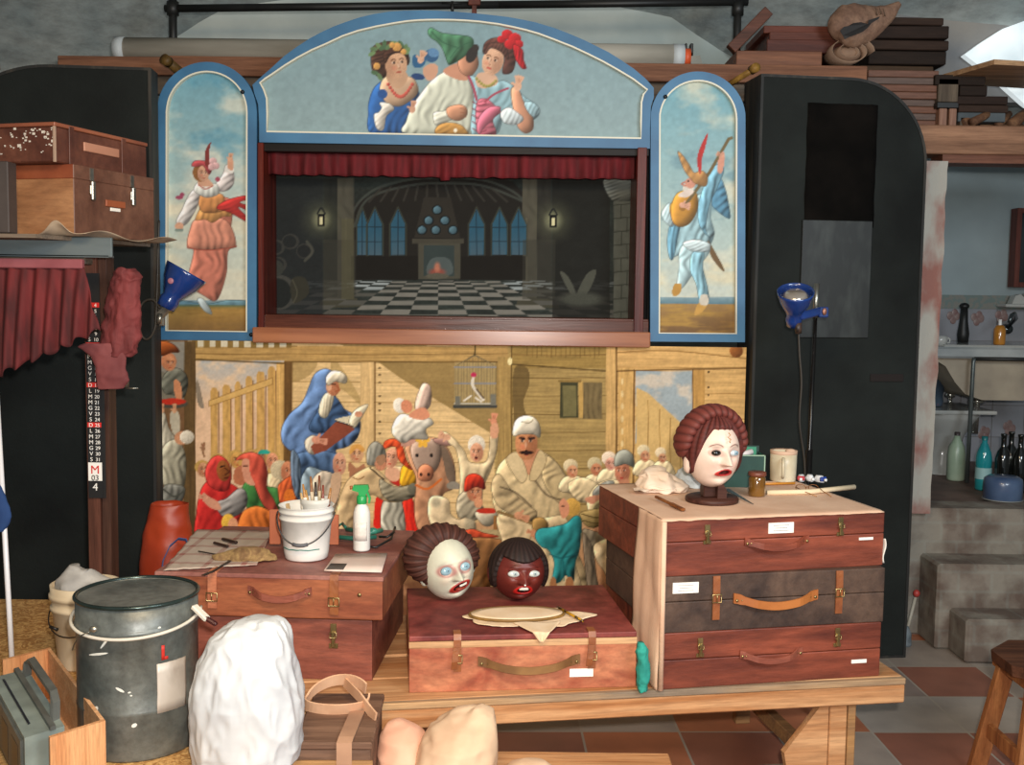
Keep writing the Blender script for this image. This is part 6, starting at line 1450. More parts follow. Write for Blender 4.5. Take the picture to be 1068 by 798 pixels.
    if o.get('tongue'):
        b = B(); b.ellip((W_*mx, -D_*.78, H_*(my-mh*.55)), (W_*mw_*.7, D_*.12, H_*mh*.4), 10); b.build('tongue', mat('tongue_red', '9c3a28', rough=.4), t)
    for s_ in (-1, 1):
        if s_ > 0 and o.get('ear1'): continue
        b = B(); b.ellip((s_*W_*.97, .08*D_, -.10*H_+o.get('eardz', 0)*H_), (.016, .020, .034), 12, rot=Matrix.Rotation(.2*s_, 3, 'Z')); b.ellip((s_*W_*1.03, .02*D_, -.05*H_+o.get('eardz', 0)*H_), (.010, .014, .022), 10)
        b.build('ear', mat('ear_'+skin, skin, rough=.45), t)
    hair(t, W_, D_, H_)
    if extra: extra(t, W_, D_, H_)
    bpy.context.view_layer.update()
    M = t.matrix_world; mz = 9
    for ch in t.children_recursive:
        Mc = ch.matrix_world
        for vtx in ch.data.vertices: mz = min(mz, (Mc @ vtx.co).z)
    if zrest is not None: t.location.z += zrest-mz
    return t
def hair_pouf(t, W_, D_, H_):
    n, m = 220, 90; s = np.linspace(0, 2*PI, n, endpoint=False); e = np.linspace(0.02, PI-.02, m)
    S, E = np.meshgrid(s, e)   # E: angle from the front axis (-Y)
    r_ = 1+.020*np.cos(S*23+1.5*np.sin(E*2))*np.sin(E)**.6+.010*np.cos(S*51+2*E)*np.sin(E)
    r_ = r_*(1+.06*np.cos(S*2+1))
    X = 1.56*W_*r_*np.sin(E)*np.sin(S)-.10*W_; Z = 1.06*H_*r_*np.sin(E)*np.cos(S)*np.where(np.cos(S) < 0, .82, 1.0)+.31*H_; Y = .14*D_-.86*D_*np.cos(E)*r_
    Y = Y+np.where(E < PI/2, .50*D_*np.exp(-(E/.60)**2), 0)
    c_ = np.ones(X.shape+(3,))*cc('452820')*(1+.12*np.cos(S*23+1.5*np.sin(E*2)))[..., None]*(1+.12*np.cos(S*51+2*E))[..., None]
    mesh_grid('hair', X, Y, Z, c_, hairm, t)
def hair_bowl(t, W_, D_, H_):
    A, E, dx, dy, dz, X, Y, Z = head_base(W_*1.03, D_*1.03, H_*1.0)
    line = .50-.06*np.cos(A*3)+np.where(np.abs(A) > .95, -1.05*sstep(.95, 1.25, np.abs(A)), 0)
    m_ = sstep(-.03, .03, dz-line); low = sstep(-.82, -.5, dz); m_ = m_*np.where(np.abs(A) > 1, low, 1)
    rr = .90+.21*m_+.012*m_*np.cos(A*26+E*4)
    c_ = np.ones(X.shape+(3,))*cc('261a17')*(1+.18*np.cos(A*26+E*4))[..., None]
    mesh_grid('hair', X*rr, Y*rr, Z*(.90+.17*m_), c_, hairm, t)
def hair_braids(t, W_, D_, H_):
    A, E, dx, dy, dz, X, Y, Z = head_base(W_*1.03, D_*1.03, H_*1.0)
    line = .62+.08*np.cos(A*1.2)+np.where(np.abs(A) > .55, -1.2*sstep(.55, 1.5, np.abs(A)), 0)+.02*np.abs(np.sin(A*9))
    m_ = sstep(-.03, .03, dz-line); low = sstep(-.85, -.5, dz); m_ = m_*np.where(np.abs(A) > 1.2, low, 1)
    rib = np.abs(np.sin(A*11))**.6; knot = np.abs(np.sin(E*22))**.5
    rr = .90+.15*m_+.055*m_*rib+.012*m_*knot
    c_ = np.ones(X.shape+(3,))*cc('5c2c27')*(.62+.42*rib)[..., None]*(.88+.14*knot)[..., None]
    mesh_grid('hair', X*rr, Y*rr, Z*(.90+.15*m_+.05*m_*rib), c_, hairm, t)
    # braided roll over the crown, ear to ear
    n, m = 260, 40; s = np.linspace(-1.85, 1.85, n); q = np.linspace(0, 2*PI, m, endpoint=False)
    Q, S = np.meshgrid(q, s)
    tw = np.abs(np.sin(S*15+Q*.5))**.55
    r0 = (.021+.0035*tw)*sstep(2.0, 1.4, np.abs(S))**.5
    cx = 1.22*W_*np.sin(S); cz = 1.02*H_*np.cos(S)+.12*H_; cy = .10*D_+.12*D_*(1-np.cos(S))
    X = cx+r0*np.cos(Q)*np.sin(S); Z = cz+r0*np.cos(Q)*np.cos(S); Y = cy+r0*1.9*np.sin(Q)
    c_ = np.ones(X.shape+(3,))*cc('66312a')*(.70+.36*tw)[..., None]
    mesh_grid('braided_roll', X, Y, Z, c_, hairm, t)
    b = B(); b.ellip((0, .25*D_, .12*H_), (W_*1.16, D_*.92, H_*1.0), 20); b.build('back_hair', mat('chestnut_hair', '5a2a25', '73382f', scale=30, rough=.6, bump=.6), t)
zc = .6175
pw = PZ(466, 627, zc)
build_head('mask_head', 'white-faced mask head with brown swept-up hair, pale blue eyes and open red mouth', .084, .094, .104, 'c9c8b4', 'a63028',
    dict(mouth=(.10, -.50, .30, .115), mt=.16, eyes=(('8fb0bc', '7ea6b8'), ('98b8c2', '7ea6b8')), ew=.23, eh=.135, rim='a86a66', rima=.75, cheek='d3b9a4', brow='9a8a80', browa=.25, teeth=(.05, .34, -.49, -.43), tongue=1, nose=1.0, gaze=(.3, .25), under='8a9a9c'),
    hair_pouf, (math.radians(-4), math.radians(-9), math.radians(24)), (pw.x-.002, pw.y+.03, .7), zc)
pd = PZ(539, 627, zc)
build_head('mask_head', 'dark red-brown mask head with black bowl hair, white eyes and bared teeth', .087, .090, .097, '5e231d', 'b8201c',
    dict(mouth=(.03, -.47, .25, .125), mt=0, mc=-.6, eyes=(('c4ccc8', 'a9b8b8'), ('c4ccc8', 'a9b8b8')), ew=.235, eh=.11, etilt=.25, rim='7a322a', rima=.6, cheek='7c3228', brow='35120e', browa=.5, btilt=.5, browz=.36, teeth=(-.14, .20, -.46, -.37), nose=.75, gaze=(.2, .25), under='2c1210'),
    hair_bowl, (math.radians(2), math.radians(2), math.radians(13)), (pd.x+.003, pd.y+.03, .7), zc
    )
dk = [o_ for o_ in SC.objects if o_.get('label', '').startswith('dark red-brown')][0]
b = B(); b.ellip((-.080, .0, -.030), (.006, .006, .009), 10); b.build('earring', mat('pearl_white', 'e6e4de', rough=.2), dk)
b = B(); b.ellip((.028*0-.004, -.118, -.018), (.003, .003, .003), 8); b.build('nose_stud', mat('pearl_white', 'e6e4de'), dk)
# head on its stand, on top of the stack
TZ = .9575
ps = PZ(743.5, 524, TZ)
def sh_extra(t, W_, D_, H_):
    b = B(); b.tube([(0.0, -D_*1.01, H_*.66), (.006, -D_*1.03, H_*.60), (-.003, -D_*1.06, H_*.54), (.006, -D_*1.09, H_*.48), (.0, -D_*1.11, H_*.43), (.003, -D_*1.12, H_*.40)], .0014, 6); b.build('hair_curl', mat('gilt_paint', 'a8783c', rough=.4), t)
hs = build_head('mask_head', 'pale pink mask head with red-brown braided hair, one black eye hollow, on a wooden stand', .082, .086, .112, 'dcc3b2', 'b02a28',
    dict(mouth=(.04, -.47, .25, .072), mt=.04, mc=-.3, eyes=(('120c0b', None), ('b8c4c8', '7f9aa8')), ew=.20, eh=.085, rim='8a5a50', rima=.35, cheek='e0a898', brow='5a3a30', browa=.85, browz=.32, nose=1.0, gaze=(.4, .1), under='b89484', eardz=-.22),
    hair_braids, (math.radians(2), math.radians(2), math.radians(19)), (ps.x-.004, ps.y+.005, 1.118), None, sh_extra)
stn = empty('head_stand', (ps.x, ps.y+.02, TZ), math.radians(10), 'dark wooden stand with round base holding the braided head on the suitcase stack', 'stand')
dw = wood('dark_turned_wood', '3a211a', '54342a', 'x', 5, rough=.5)
b = B(); b.lathe([(0, 0), (.082, 0), (.084, .004), (.084, .012), (.080, .016), (0, .016)], 48, caps=False); b.build('base', dw, stn)
b = B(); b.box(-.034, .030, -.018, .018, .016, .085, .003); b.build('post', dw, stn)
b = B(); b.prism([(.004, .016), (.034, .016), (.034, .040), (.016, .072), (.004, .072)], -.040, -.019); b.build('wedge', dw, stn)
# ------------------------------------------------------------------ things on the stack
linen = mat('pinkish_linen', 'c9a184', 'dbb89c', scale=6, rough=.9, bump=.1, bscale=120)
cy_ = TOPC.rotation_euler.z
def toploc(x, y, z=0):   # local on the top suitcase
    return Vector((TOPC.location.x+x*math.cos(cy_)-y*math.sin(cy_), TOPC.location.y+x*math.sin(cy_)+y*math.cos(cy_), z))
wT = .69; 
def sheet(u, v):
    x = -.364+.72*u; y = -.297+.60*v; z = .0015+.0015*abs(N3(u*9, v*8))
    if v > .93 and u > .55: y -= .10*(u-.55)
    if v < .02: y -= .002; z -= .003+.004*abs(N3(u*14))
    return Vector((x, y, z))
lc = empty('paper_cloth', toploc(0, 0, .9545), cy_, 'pinkish cloth spread over the suitcase stack and hanging down its left side', 'cloth')
b = B(); b.grid(60, 30, sheet); b.build('top_spread', linen, lc, mods=solid(.0018))
def hang(u, v):
    y = -.302+.20*u+.02*v*u; z = -.505*v; x = -.366-.010*abs(math.sin(v*5+u*3))*v**.5-.010*u*v-.004*abs(math.sin(u*9))
    x -= .010*math.exp(-((v-.05)/.04)**2)*0
    return Vector((x, y, z+.002))
b = B(); b.grid(14, 50, hang); b.build('hanging_strip', linen, lc, mods=solid(.002))
b = B(); b.cyl((-.366, -.306, -.502), (-.366, -.304, -.002), .008, n=12); b.build('rolled_edge', linen, lc)
# scrap hanging at right
b = B(); b.grid(10, 12, lambda u, v: Vector((.366+.004*math.sin(v*6), -.295+.06*u*(1-.4*v), -.085-.075*v-.01*u))); b.build('hanging_corner', paperw, lc, mods=solid(.001))
# crumpled paper
crm = mat('crumpled_cream_tissue', 'd8bea4', 'ecdac8', scale=9, rough=.85)
q = PZ(695, 518, TZ+.001)
b = B(); b.loft([(0, 0, 0, .075, .05), (.02, .0, 0, .08, .055), (.045, -.012, .01, .062, .048), (.065, -.02, .01, .04, .035), (.08, -.025, .01, .012, .012)], 70, amp=.018, fr=17, seed=21, rows=40); b.grid(20, 10, lambda u, v: Vector((-.10+.14*u, -.02-.055*v+.02*u, .012+.02*u*(1-v)+.006*N3(u*6, v*6, 2))))
o = b.build('crumpled_paper', crm, mods=None); o.location = (q.x+.0, q.y+.10, TZ+.002); tag(o, 'ball of crumpled cream paper at the left of the stack top', 'paper')
q = PZ(722, 512, TZ+.001)
b = B(); b.loft([(0, 0, 0, .05, .04), (.03, .0, 0, .052, .045), (.06, .005, .0, .04, .035), (.085, .006, 0, .015, .015)], 50, amp=.014, fr=17, seed=27, rows=34)
o = b.build('gauze_rag', mat('pale_grey_gauze', 'aeb4b4', 'c6cac8', scale=9, rough=.9)); o.location = (q.x+.004, q.y+.075, TZ+.002); tag(o, 'pale grey gauze rag between the crumpled paper and the head stand', 'rag')
# brush handle / knife
def on_top(x, y, z=TZ): return PZ(x, y, z)
b = B(); a = on_top(684, 518, TZ+.012); c_ = on_top(713, 532, TZ+.006); b.bar(a, a+(c_-a)*.6, .010, .008, bev=.002); b.bar(a+(c_-a)*.55, c_, .015, .010, bev=.003)
o = b.build('wooden_spatula', wood('varnished_handle', '6a3a1c', '9a6234')); tag(o, 'brown wooden spatula at the front left edge of the stack top', 'tool')
b = B(); a = on_top(757, 510, TZ+.010); c_ = on_top(786, 526, TZ+.005); dv = (c_-a); pr_ = Vector((-dv.y, dv.x, 0)).normalized()*.012
v_ = [b.bm.verts.new(p) for p in (a-pr_, a+pr_, c_)]; b.bm.faces.new(v_)
o = b.build('palette_knife', mat('dull_steel_blade', '4c5356', '6c7476', rough=.35, metal=.7), mods=solid(.002)); tag(o, 'small pointed palette knife lying right of the head stand', 'knife')
# amber jar
q = on_top(791, 519); jt = empty('amber_jar', (q.x, q.y+.027, TZ+.001), 0, 'small amber glass jar with a brown lid right of the braided head', 'jar')
b = B(); b.lathe([(0, 0), (.026, 0), (.0275, .004), (.0275, .058), (.024, .064), (.023, .066)], 32); b.build('glass_body', mat('amber_glass', '5c3c14', '7a5420', scale=8, rough=.12, coat=.8), jt)
b = B(); b.lathe([(.0275, .066), (.029, .067), (.029, .078), (.026, .080), (0, .080)], 32); b.build('lid', mat('rusty_brown_lid', '5a2a1c', '7c4430', scale=30, rough=.5), jt)
# green box
gq = on_top(717, 507); gY = 3.66; gx0, gx1 = P(716, 480, gY).x, P(797, 480, gY).x
gt = empty('green_box', ((gx0+gx1)/2, gY+.035, TZ+.001), .02, 'open dark green box with paint tubes behind the braided head', 'box')
gw = gx1-gx0; gh = P(750, 474, gY).z-TZ
gm = mat('dark_green_box', '16302a', '24483e', scale=6, rough=.4)
gd = .09
b = B(); b.box(-gw/2, gw/2, -gd/2, -gd/2+.004, 0, gh); b.box(-gw/2, gw/2, gd/2-.004, gd/2, 0, gh+.02); b.box(-gw/2, -gw/2+.004, -gd/2+.004, gd/2-.004, 0, gh); b.box(gw/2-.004, gw/2, -gd/2+.004, gd/2-.004, 0, gh); b.box(-gw/2+.004, gw/2-.004, -gd/2+.004, gd/2-.004, 0, .004); b.build('box_walls', gm, gt)
b = B(); b.box(-gw/2-.001, gw/2+.001, -gd/2-.003, -gd/2, gh-.004, gh); b.box(gw/2-.003, gw/2+.001, -gd/2-.003, -gd/2, 0, gh); b.build('pale_edging', mat('pale_green_edge', '8fa890', rough=.4), gt)
b = B(); b.box(-gw/2+.01, gw/2-.01, gd/2-.008, gd/2-.0045, .02, gh+.016); b.build('green_lining', mat('emerald_lining', '2a7a5c', '3c8c6e', rough=.5), gt)
b = B()
b.cyl((.04, -.01, gh-.012), (.10, .01, gh+.004), .010)
o = b.build('paint_tube', mat('white_tube_metal', 'd9cfcb', rough=.4)); o.location = gt.location; tag(o, 'white paint tube sticking out of the green box', 'paint tube')
# mug
mq = PZ(820, 504, TZ); mt_ = empty('stained_mug', (mq.x, mq.y+.048, TZ+.001), 0, 'stained cream mug with chipped rim at the back of the stack top', 'mug')
mugm = mat('stained_cream_glaze', 'b8a98c', 'd6cbb0', scale=9, rough=.35, detail=8)
MH = .105; MR = .046
b = B(); b.lathe([(0, 0), (MR*.92, 0), (MR*.96, .004), (MR, MH*.5), (MR, MH), (MR*.93, MH), (MR*.92, .01), (0, .01)], 40, caps=False); b.build('body', mugm, mt_)
b = B(); b.tube([(-.012+x_, -MR-.002-out_, z_) for x_, out_, z_ in ((0, -.002, MH*.80), (-.004, .012, MH*.80), (-.006, .022, MH*.68), (-.006, .024, MH*.5), (-.005, .020, MH*.32), (-.003, .010, MH*.20), (0, -.002, MH*.2))], .006, 10); b.build('handle', mugm, mt_)
b = B(); b.lathe([(MR*.94, MH-.012), (MR*1.02, MH-.008), (MR*1.03, MH+.004), (MR*.9, MH+.004)], 30, caps=False); b.ellip((.018, -.02, MH+.004), (.018, .014, .008), 10); b.build('dried_paint_rim', mat('pinkish_dried_paint', 'c9a68c', rough=.7), mt_)
# pencil, roll, tubes, spectacles
b = B(); b.cyl(on_top(783, 505, TZ+.006), on_top(829, 504, TZ+.006), .0045, n=6)
o = b.build('pencil', mat('ochre_pencil', 'c07a24', 'd08e34', rough=.4)); tag(o, 'ochre pencil lying in front of the stained mug', 'pencil')
b = B(); b.tube([on_top(800, 514, TZ+.006), on_top(845, 513, TZ+.009), on_top(891, 508, TZ+.010)], .0085, 10)
o = b.build('rolled_paper', mat('cream_rolled_paper', 'd8c09c', 'e6d2b0', rough=.8)); tag(o, 'long thin cream paper roll across the stack top', 'paper roll')
rp_ = o
for k, (x, y, cl, w_) in enumerate(((838, 503, 'white and red', .010), (847, 503, 'white', .012), (857, 504, 'white and blue', .010))):
    t_ = empty('paint_tube', on_top(x, y, TZ+.001)+Vector((0, .03, 0)), k*.4-.3, 'crumpled '+cl+' paint tube right of the mug', 'paint tube', 'paint tubes beside the mug' if 0 else None)
    b = B(); b.loft([(0, 0, 0, .012, .02), (.012, 0, 0, .013, .022), (.022, 0, 0, .008, .014)], 16, amp=.002, fr=40, rows=8, seed=k); b.build('tube_body', mat('white_tube_enamel', 'd6d8da', rough=.35), t_)
    if k != 1:
        b = B(); b.box(-.013, .013, -.024, -.012, .004, .020, .003); b.build('colour_band', mat('band_%d' % k, 'a83038' if k == 0 else '28408c', rough=.4), t_)
    b = B(); b.cyl((0, -.026, .010), (0, -.034, .010), .005); b.build('cap', mat('white_cap', 'e4e4e2', rough=.4), t_)
wire = mat('thin_gilt_wire', '7a4a28', 'a06c38', rough=.35, metal=.5)
sp = on_top(842, 514, TZ+.001); sg = empty('spectacles', sp, 0, 'thin-framed spectacles lying in front of the paper roll', 'spectacles')
def rg2(cx, cy2): return [Vector((cx+.017*math.cos(a), cy2+.010*math.sin(a), .004+.012+.010*math.sin(a))) for a in [2*PI*k/18 for k in range(18)]]
b = B(); b.tube(rg2(-.022, 0), .0012, 6, closed=True); b.build('lens_rim', wire, sg)
b = B(); b.tube(rg2(.020, 0), .0012, 6, closed=True); b.build('lens_rim', wire, sg)
b = B(); b.tube([(-.006, 0, .018), (0, 0, .021), (.005, 0, .018)], .0012, 6); b.build('bridge', wire, sg)
b = B(); b.tube([(.037, 0, .018), (.045, -.03, .010), (.058, -.075, .002)], .0013, 6); b.build('temple_arm', wire, sg)
b = B(); b.tube([(-.038, 0, .018), (-.02, -.03, .010), (.01, -.075, .002)], .0013, 6); b.build('temple_arm', wire, sg)
# teal rag between centre suitcase and stack
b = B(); q = PZ(670, 722, .452); b.loft([(0, 0, 0, .014, .020), (.03, 0, 0, .020, .026), (.08, .0, .0, .017, .024), (.12, -.004, 0, .016, .02), (.145, -.006, 0, .008, .01)], 36, amp=.007, fr=26, seed=31, rows=40)
o = b.build('teal_rag', mat('teal_green_cloth', '1c7e72', '2ea08e', scale=18, rough=.85, bump=.5)); o.location = (q.x+.002, q.y+.012, .452); tag(o, 'teal green rag hanging between the orange suitcase and the stack', 'rag')
# ------------------------------------------------------------------ embroidery cloth and hoop on the centre suitcase
ec = PZ(551, 645, zc)
cyw = CEN.rotation_euler.z
emc = empty('linen_cloth', (ec.x, ec.y, zc+.0015), cyw, 'cream linen cloth spread under a wooden hoop on the crimson lid', 'cloth')
def lin(u, v):
    a = 2*PI*u; wv = 1+.06*math.sin(a*5+1)+.05*math.sin(a*9)+.05*N3(math.cos(a)*3, math.sin(a)*3)
    x = .185*math.cos(a)*v*wv*(1+.08*math.cos(4*a)); y = .100*math.sin(a)*v*wv*(1-.1*math.cos(4*a)); z = .002+.004*v*abs(N3(x*22, y*22, 1))+.003*v*abs(N3(x*50, y*40))
    return Vector((x, y, z))
b = B(); b.grid(90, 22, lin, wrapx=True); b.build('spread', mat('cream_linen', 'dcbe98', 'ecd4b4', scale=8, rough=.9, bump=.1, bscale=150), emc, mods=solid(.0015))
fz = ec.y-(CEN.location.y-D_C/2)
def flap(u, v):
    w_ = .072*(1-v)**.8+.004; x = .018+(u-.5)*2*w_*.95; yb_ = -.072-.0*v; 
    d_ = v*.13; edge = fz-.060+.005
    y = -.060-min(d_, edge); z = .006 if d_ < edge else .006-(d_-edge)*1.0
    return Vector((x, y-.004*math.sin(u*8)*v-.003, z+.002*math.sin(u*7)))
b = B(); b.grid(14, 24, flap); b.build('hanging_flap', bpy.data.materials['cream_linen'], emc, mods=solid(.0015))
hp = empty('embroidery_hoop', (ec.x-.035, ec.y+.012, zc+.010), cyw, 'wooden embroidery hoop lying on the linen cloth', 'hoop')
b = B(); b.tube([(.145*math.cos(a), .072*math.sin(a), 0) for a in [2*PI*k/60 for k in range(60)]], .0045, 8, closed=True); b.build('outer_ring', wood('olive_hoop_wood', '7a5a30', '9a763e'), hp)
b = B(); b.grid(40, 6, lambda u, v: Vector((.141*v*math.cos(2*PI*u), .068*v*math.sin(2*PI*u), .0035)), wrapx=True); b.build('stretched_cloth', bpy.data.materials['cream_linen'], hp, mods=solid(.001))
pa = PZ(583, 634, zc+.016); pb_ = PZ(608, 648, zc+.012)
pcl = empty('yellow_pencil', pa, 0, 'yellow and black pencil lying on the linen cloth by the hoop', 'pencil')
b = B(); b.cyl((0, 0, 0), pb_-pa, .0042, n=6); b.build('shaft', mat('yellow_black_lacquer', 'b8861c', '3a2a14', scale=70, rough=.35, lo=.5, hi=.56), pcl)
b = B(); dd_ = (pb_-pa).normalized(); b.cyl(-dd_*.014, (0, 0, 0), .0008, .0042, n=6); b.build('tip', mat('pencil_tip', '4a3828', rough=.6), pcl)
# ------------------------------------------------------------------ things on the left trunk
tz = LTZ+.0015
striped, nt, bs = nodes_of('striped_tea_towel')
tc_ = nt.nodes.new('ShaderNodeTexCoord'); sx_ = nt.nodes.new('ShaderNodeSeparateXYZ'); nt.links.new(tc_.outputs['Object'], sx_.inputs[0])
def band(axis, freq, w_):
    m1_ = nt.nodes.new('ShaderNodeMath'); m1_.operation = 'MULTIPLY'; nt.links.new(sx_.outputs[axis], m1_.inputs[0]); m1_.inputs[1].default_value = freq
    f_ = nt.nodes.new('ShaderNodeMath'); f_.operation = 'FRACT'; nt.links.new(m1_.outputs[0], f_.inputs[0])
    g_ = nt.nodes.new('ShaderNodeMath'); g_.operation = 'LESS_THAN'; nt.links.new(f_.outputs[0], g_.inputs[0]); g_.inputs[1].default_value = w_; return g_
bx_, by_ = band('X', 9, .14), band('Y', 9, .22)
ad = nt.nodes.new('ShaderNodeMath'); ad.operation = 'ADD'; nt.links.new(bx_.outputs[0], ad.inputs[0]); nt.links.new(by_.outputs[0], ad.inputs[1])
mu_ = nt.nodes.new('ShaderNodeMath'); mu_.operation = 'MULTIPLY'; nt.links.new(ad.outputs[0], mu_.inputs[0]); mu_.inputs[1].default_value = .45; mu_.use_clamp = True
mx_ = nt.nodes.new('ShaderNodeMix'); mx_.data_type = 'RGBA'; nt.links.new(mu_.outputs[0], mx_.inputs[0]); mx_.inputs[6].default_value = rgb('b3a394'); mx_.inputs[7].default_value = rgb('8a5048'); nt.links.new(mx_.outputs[2], bs.inputs['Base Color']); bs.inputs['Roughness'].default_value = .9
c4 = [PZ(170, 596, tz), PZ(268, 590, tz), PZ(284, 555, tz), PZ(206, 553, tz)]
cen = sum(c4, Vector())/4
def tow(u, v):
    p = (c4[0]*(1-u)+c4[1]*u)*(1-v)+(c4[3]*(1-u)+c4[2]*u)*v
    return Vector((p.x-cen.x+.006*N3(v*7, 3)*(1-u), p.y-cen.y+.006*N3(u*8, 9), .002+.004*abs(N3(u*7, v*7))))
b = B(); b.grid(40, 30, tow); o = b.build('tea_towel', striped, mods=solid(.0018)); o.location = (cen.x, cen.y, tz); tag(o, 'grey towel with faded red stripes spread on the left trunk', 'towel')
def ont(x, y, z=0): return PZ(x, y, tz+z)
b = B(); b.bar(ont(224, 566, .012), ont(240, 569, .012), .012, .008, bev=.003); b.bar(ont(232, 562, .012), ont(247, 565, .012), .012, .008, bev=.003)
b2 = B(); b2.bar(ont(232, 562, .012), ont(247, 566, .012), .013, .009, bev=.003); b.bm.free(); o = b2.build('black_knife', mat('black_knife_handle', '1c1412', '33201a', rough=.35)); tag(o, 'short black-handled knife lying on the striped towel', 'knife')
b = B(); b.bar(ont(223, 566, .011), ont(238, 570, .011), .011, .008, bev=.003); o = b.build('black_knife', mat('black_knife_handle', '1c1412')); tag(o, 'black handle of a tool just in front of the short knife on the towel', 'tool')
b = B(); b.cyl(ont(207, 575, .010), ont(240, 581, .010), .0022); b.cyl(ont(240, 581, .010), ont(255, 576, .012), .004)
o = b.build('modelling_tool', mat('dark_tool_metal', '3a3430', rough=.4, metal=.5)); tag(o, 'thin long modelling tool at the front of the striped towel', 'tool')
b = B(); b.loft([(0, 0, 0, .10, .035), (.012, 0, 0, .10, .035), (.028, .01, 0, .06, .025), (.038, .015, 0, .02, .01)], 60, amp=.012, fr=16, seed=41, rows=24)
q = ont(255, 586); o = b.build('stained_rag', mat('ochre_stained_rag', '7a5c3c', 'a88a58', scale=14, rough=.9, c3='5c6068', dist=2)); o.location = (q.x, q.y+.02, tz+.004); tag(o, 'ochre and blue stained rag in front of the white bucket', 'rag')
q = ont(231, 594); b = B(); b.bar(ont(222, 596, .006), ont(240, 585, .010), .006, .004); b.bar(ont(212, 600, .004), ont(222, 596, .006), .012, .002)
o = b.build('steel_scraper', mat('dark_tool_metal', '3a3430')); tag(o, 'dark steel scraper on the front edge of the left trunk', 'tool')
# bucket
BR = .085; BH = .168
bq = ont(316, 587); bkt = empty('paint_bucket', (bq.x-.002, bq.y+BR*.78, tz+.001), 0, 'white plastic bucket spattered with paint on the left trunk', 'bucket')
whitep = mat('spattered_white_plastic', 'c4c2ba', 'e4e2dc', scale=7, rough=.45, detail=9, lo=.35, hi=.55)
b = B(); b.lathe([(0, 0), (BR*.74, 0), (BR*.78, .004), (BR*.82, BH*.14), (BR*.93, BH*.74), (BR*.98, BH*.75), (BR*.98, BH*.78), (BR*.94, BH*.79), (BR*.95, BH*.87), (BR*1.0, BH*.88), (BR*1.0, BH*.91), (BR*.96, BH*.92), (BR*.97, BH*.98), (BR*1.02, BH), (BR*.98, BH), (BR*.93, BH*.9), (BR*.74, .006), (0, .006)], 56, caps=False); b.build('body', whitep, bkt)
pts = []
for k in range(25):
    a = -PI+PI*k/24; s_ = math.sin(PI*k/24)
    pts.append((BR*1.05*math.cos(a), BR*1.05*math.sin(a)-.012*s_, BH*.86-BH*.50*(s_**1.2)))
b = B(); b.tube(pts, .0024, 8); hd_ = b.build('wire_handle', mat('blackened_wire', '38383a', '6c6c6c', scale=40, rough=.4, metal=.5), bkt)
b = B(); b.tube([Vector(p) for p in pts[10:15]], .0055, 10); b.build('grip', mat('grey_plastic_grip', '55565a', rough=.5), hd_)
for z_, cl in ((.60, 'c2a03c'), (.22, '2c7c6c')):
    b = B(); r_ = BR*(.80+.135*z_)+.0015
    b.grid(30, 3, lambda u, v: Vector((r_*math.cos(-2.7+1.9*u), r_*math.sin(-2.7+1.9*u), BH*z_+.003*v+.002*N3(u*6)))); b.build('paint_streak', mat('streak_'+cl, cl, rough=.5), bkt, mods=solid(.0006))
# inner white pot with brushes
ip = empty('brush_pot', (bkt.location.x+.028, bkt.location.y+.01, tz+.008), 0, 'small white pot full of paintbrushes standing inside the white bucket', 'pot')
b = B(); b.lathe([(0, 0), (.036, 0), (.042, .155), (.047, .165), (.047, .180), (.043, .180), (.038, .16), (.032, .01), (0, .01)], 36, caps=False); b.build('body', whitep, ip)
random.seed(3)
bs_ = [(.0, .0, 324, 497, '8a5c34', 'c9b9a0'), (-.015, .01, 316, 505, 'a8763c', 'e2dcd0'), (.008, -.012, 329, 503, '241a18', 'd8d4ca'), (.018, .006, 337, 506, '7c3c2c', 'd8d2c4'), (.02, -.008, 345, 509, '9c6c3a', '6a3a2a'), (-.006, .014, 319, 511, 'b08a50', 'efeae0'), (.010, .015, 333, 496, '6a3a20', 'b8a888'), (-.02, -.01, 314, 514, 'c0a070', 'ded8cc')]
for k, (dx_, dy_, px_, py_, c1_, c2_) in enumerate(bs_):
    base = ip.location+Vector((dx_, dy_, .03)); tp = P(px_, py_, ip.location.y+dy_*1.3); 
    nm = ['tallest paintbrush with reddish handle', 'paintbrush with cream handle leaning left', 'black-handled paintbrush', 'red-brown paintbrush leaning right', 'paintbrush leaning farthest right', 'short light-handled paintbrush', 'brown paintbrush behind the black one', 'stubby pale paintbrush at the left'][k]
    br_ = empty('paintbrush', base, 0, nm+' in the brush pot', 'paintbrush', 'paintbrushes in the bucket')
    d_ = tp-base
    b = B(); b.tube([Vector((0, 0, 0)), d_*.35, d_*.75, d_], [.0034, .0048, .0056, .0030], 8); b.build('handle', mat('handle_'+c1_, c1_, rough=.35, coat=.4), br_)
    b = B(); b.tube([d_*.60, d_*.78], .0060, 8); b.build('ferrule' if k % 2 else 'pale_band', mat('band_'+c2_, c2_, rough=.3), br_)
b = B(); b.bar(Vector((0, 0, 0)), Vector((-.03, .0, .15)), .012, .005, up=(0, 1, 0), bev=.001)
o = b.build('mixing_stick', wood('mixing_stick_wood', 'a88a60', 'cdb084', 'z')); o.location = (bkt.location.x-.028, bkt.location.y-.006, tz+.022); tag(o, 'flat wooden mixing stick in the left of the white bucket', 'stick')
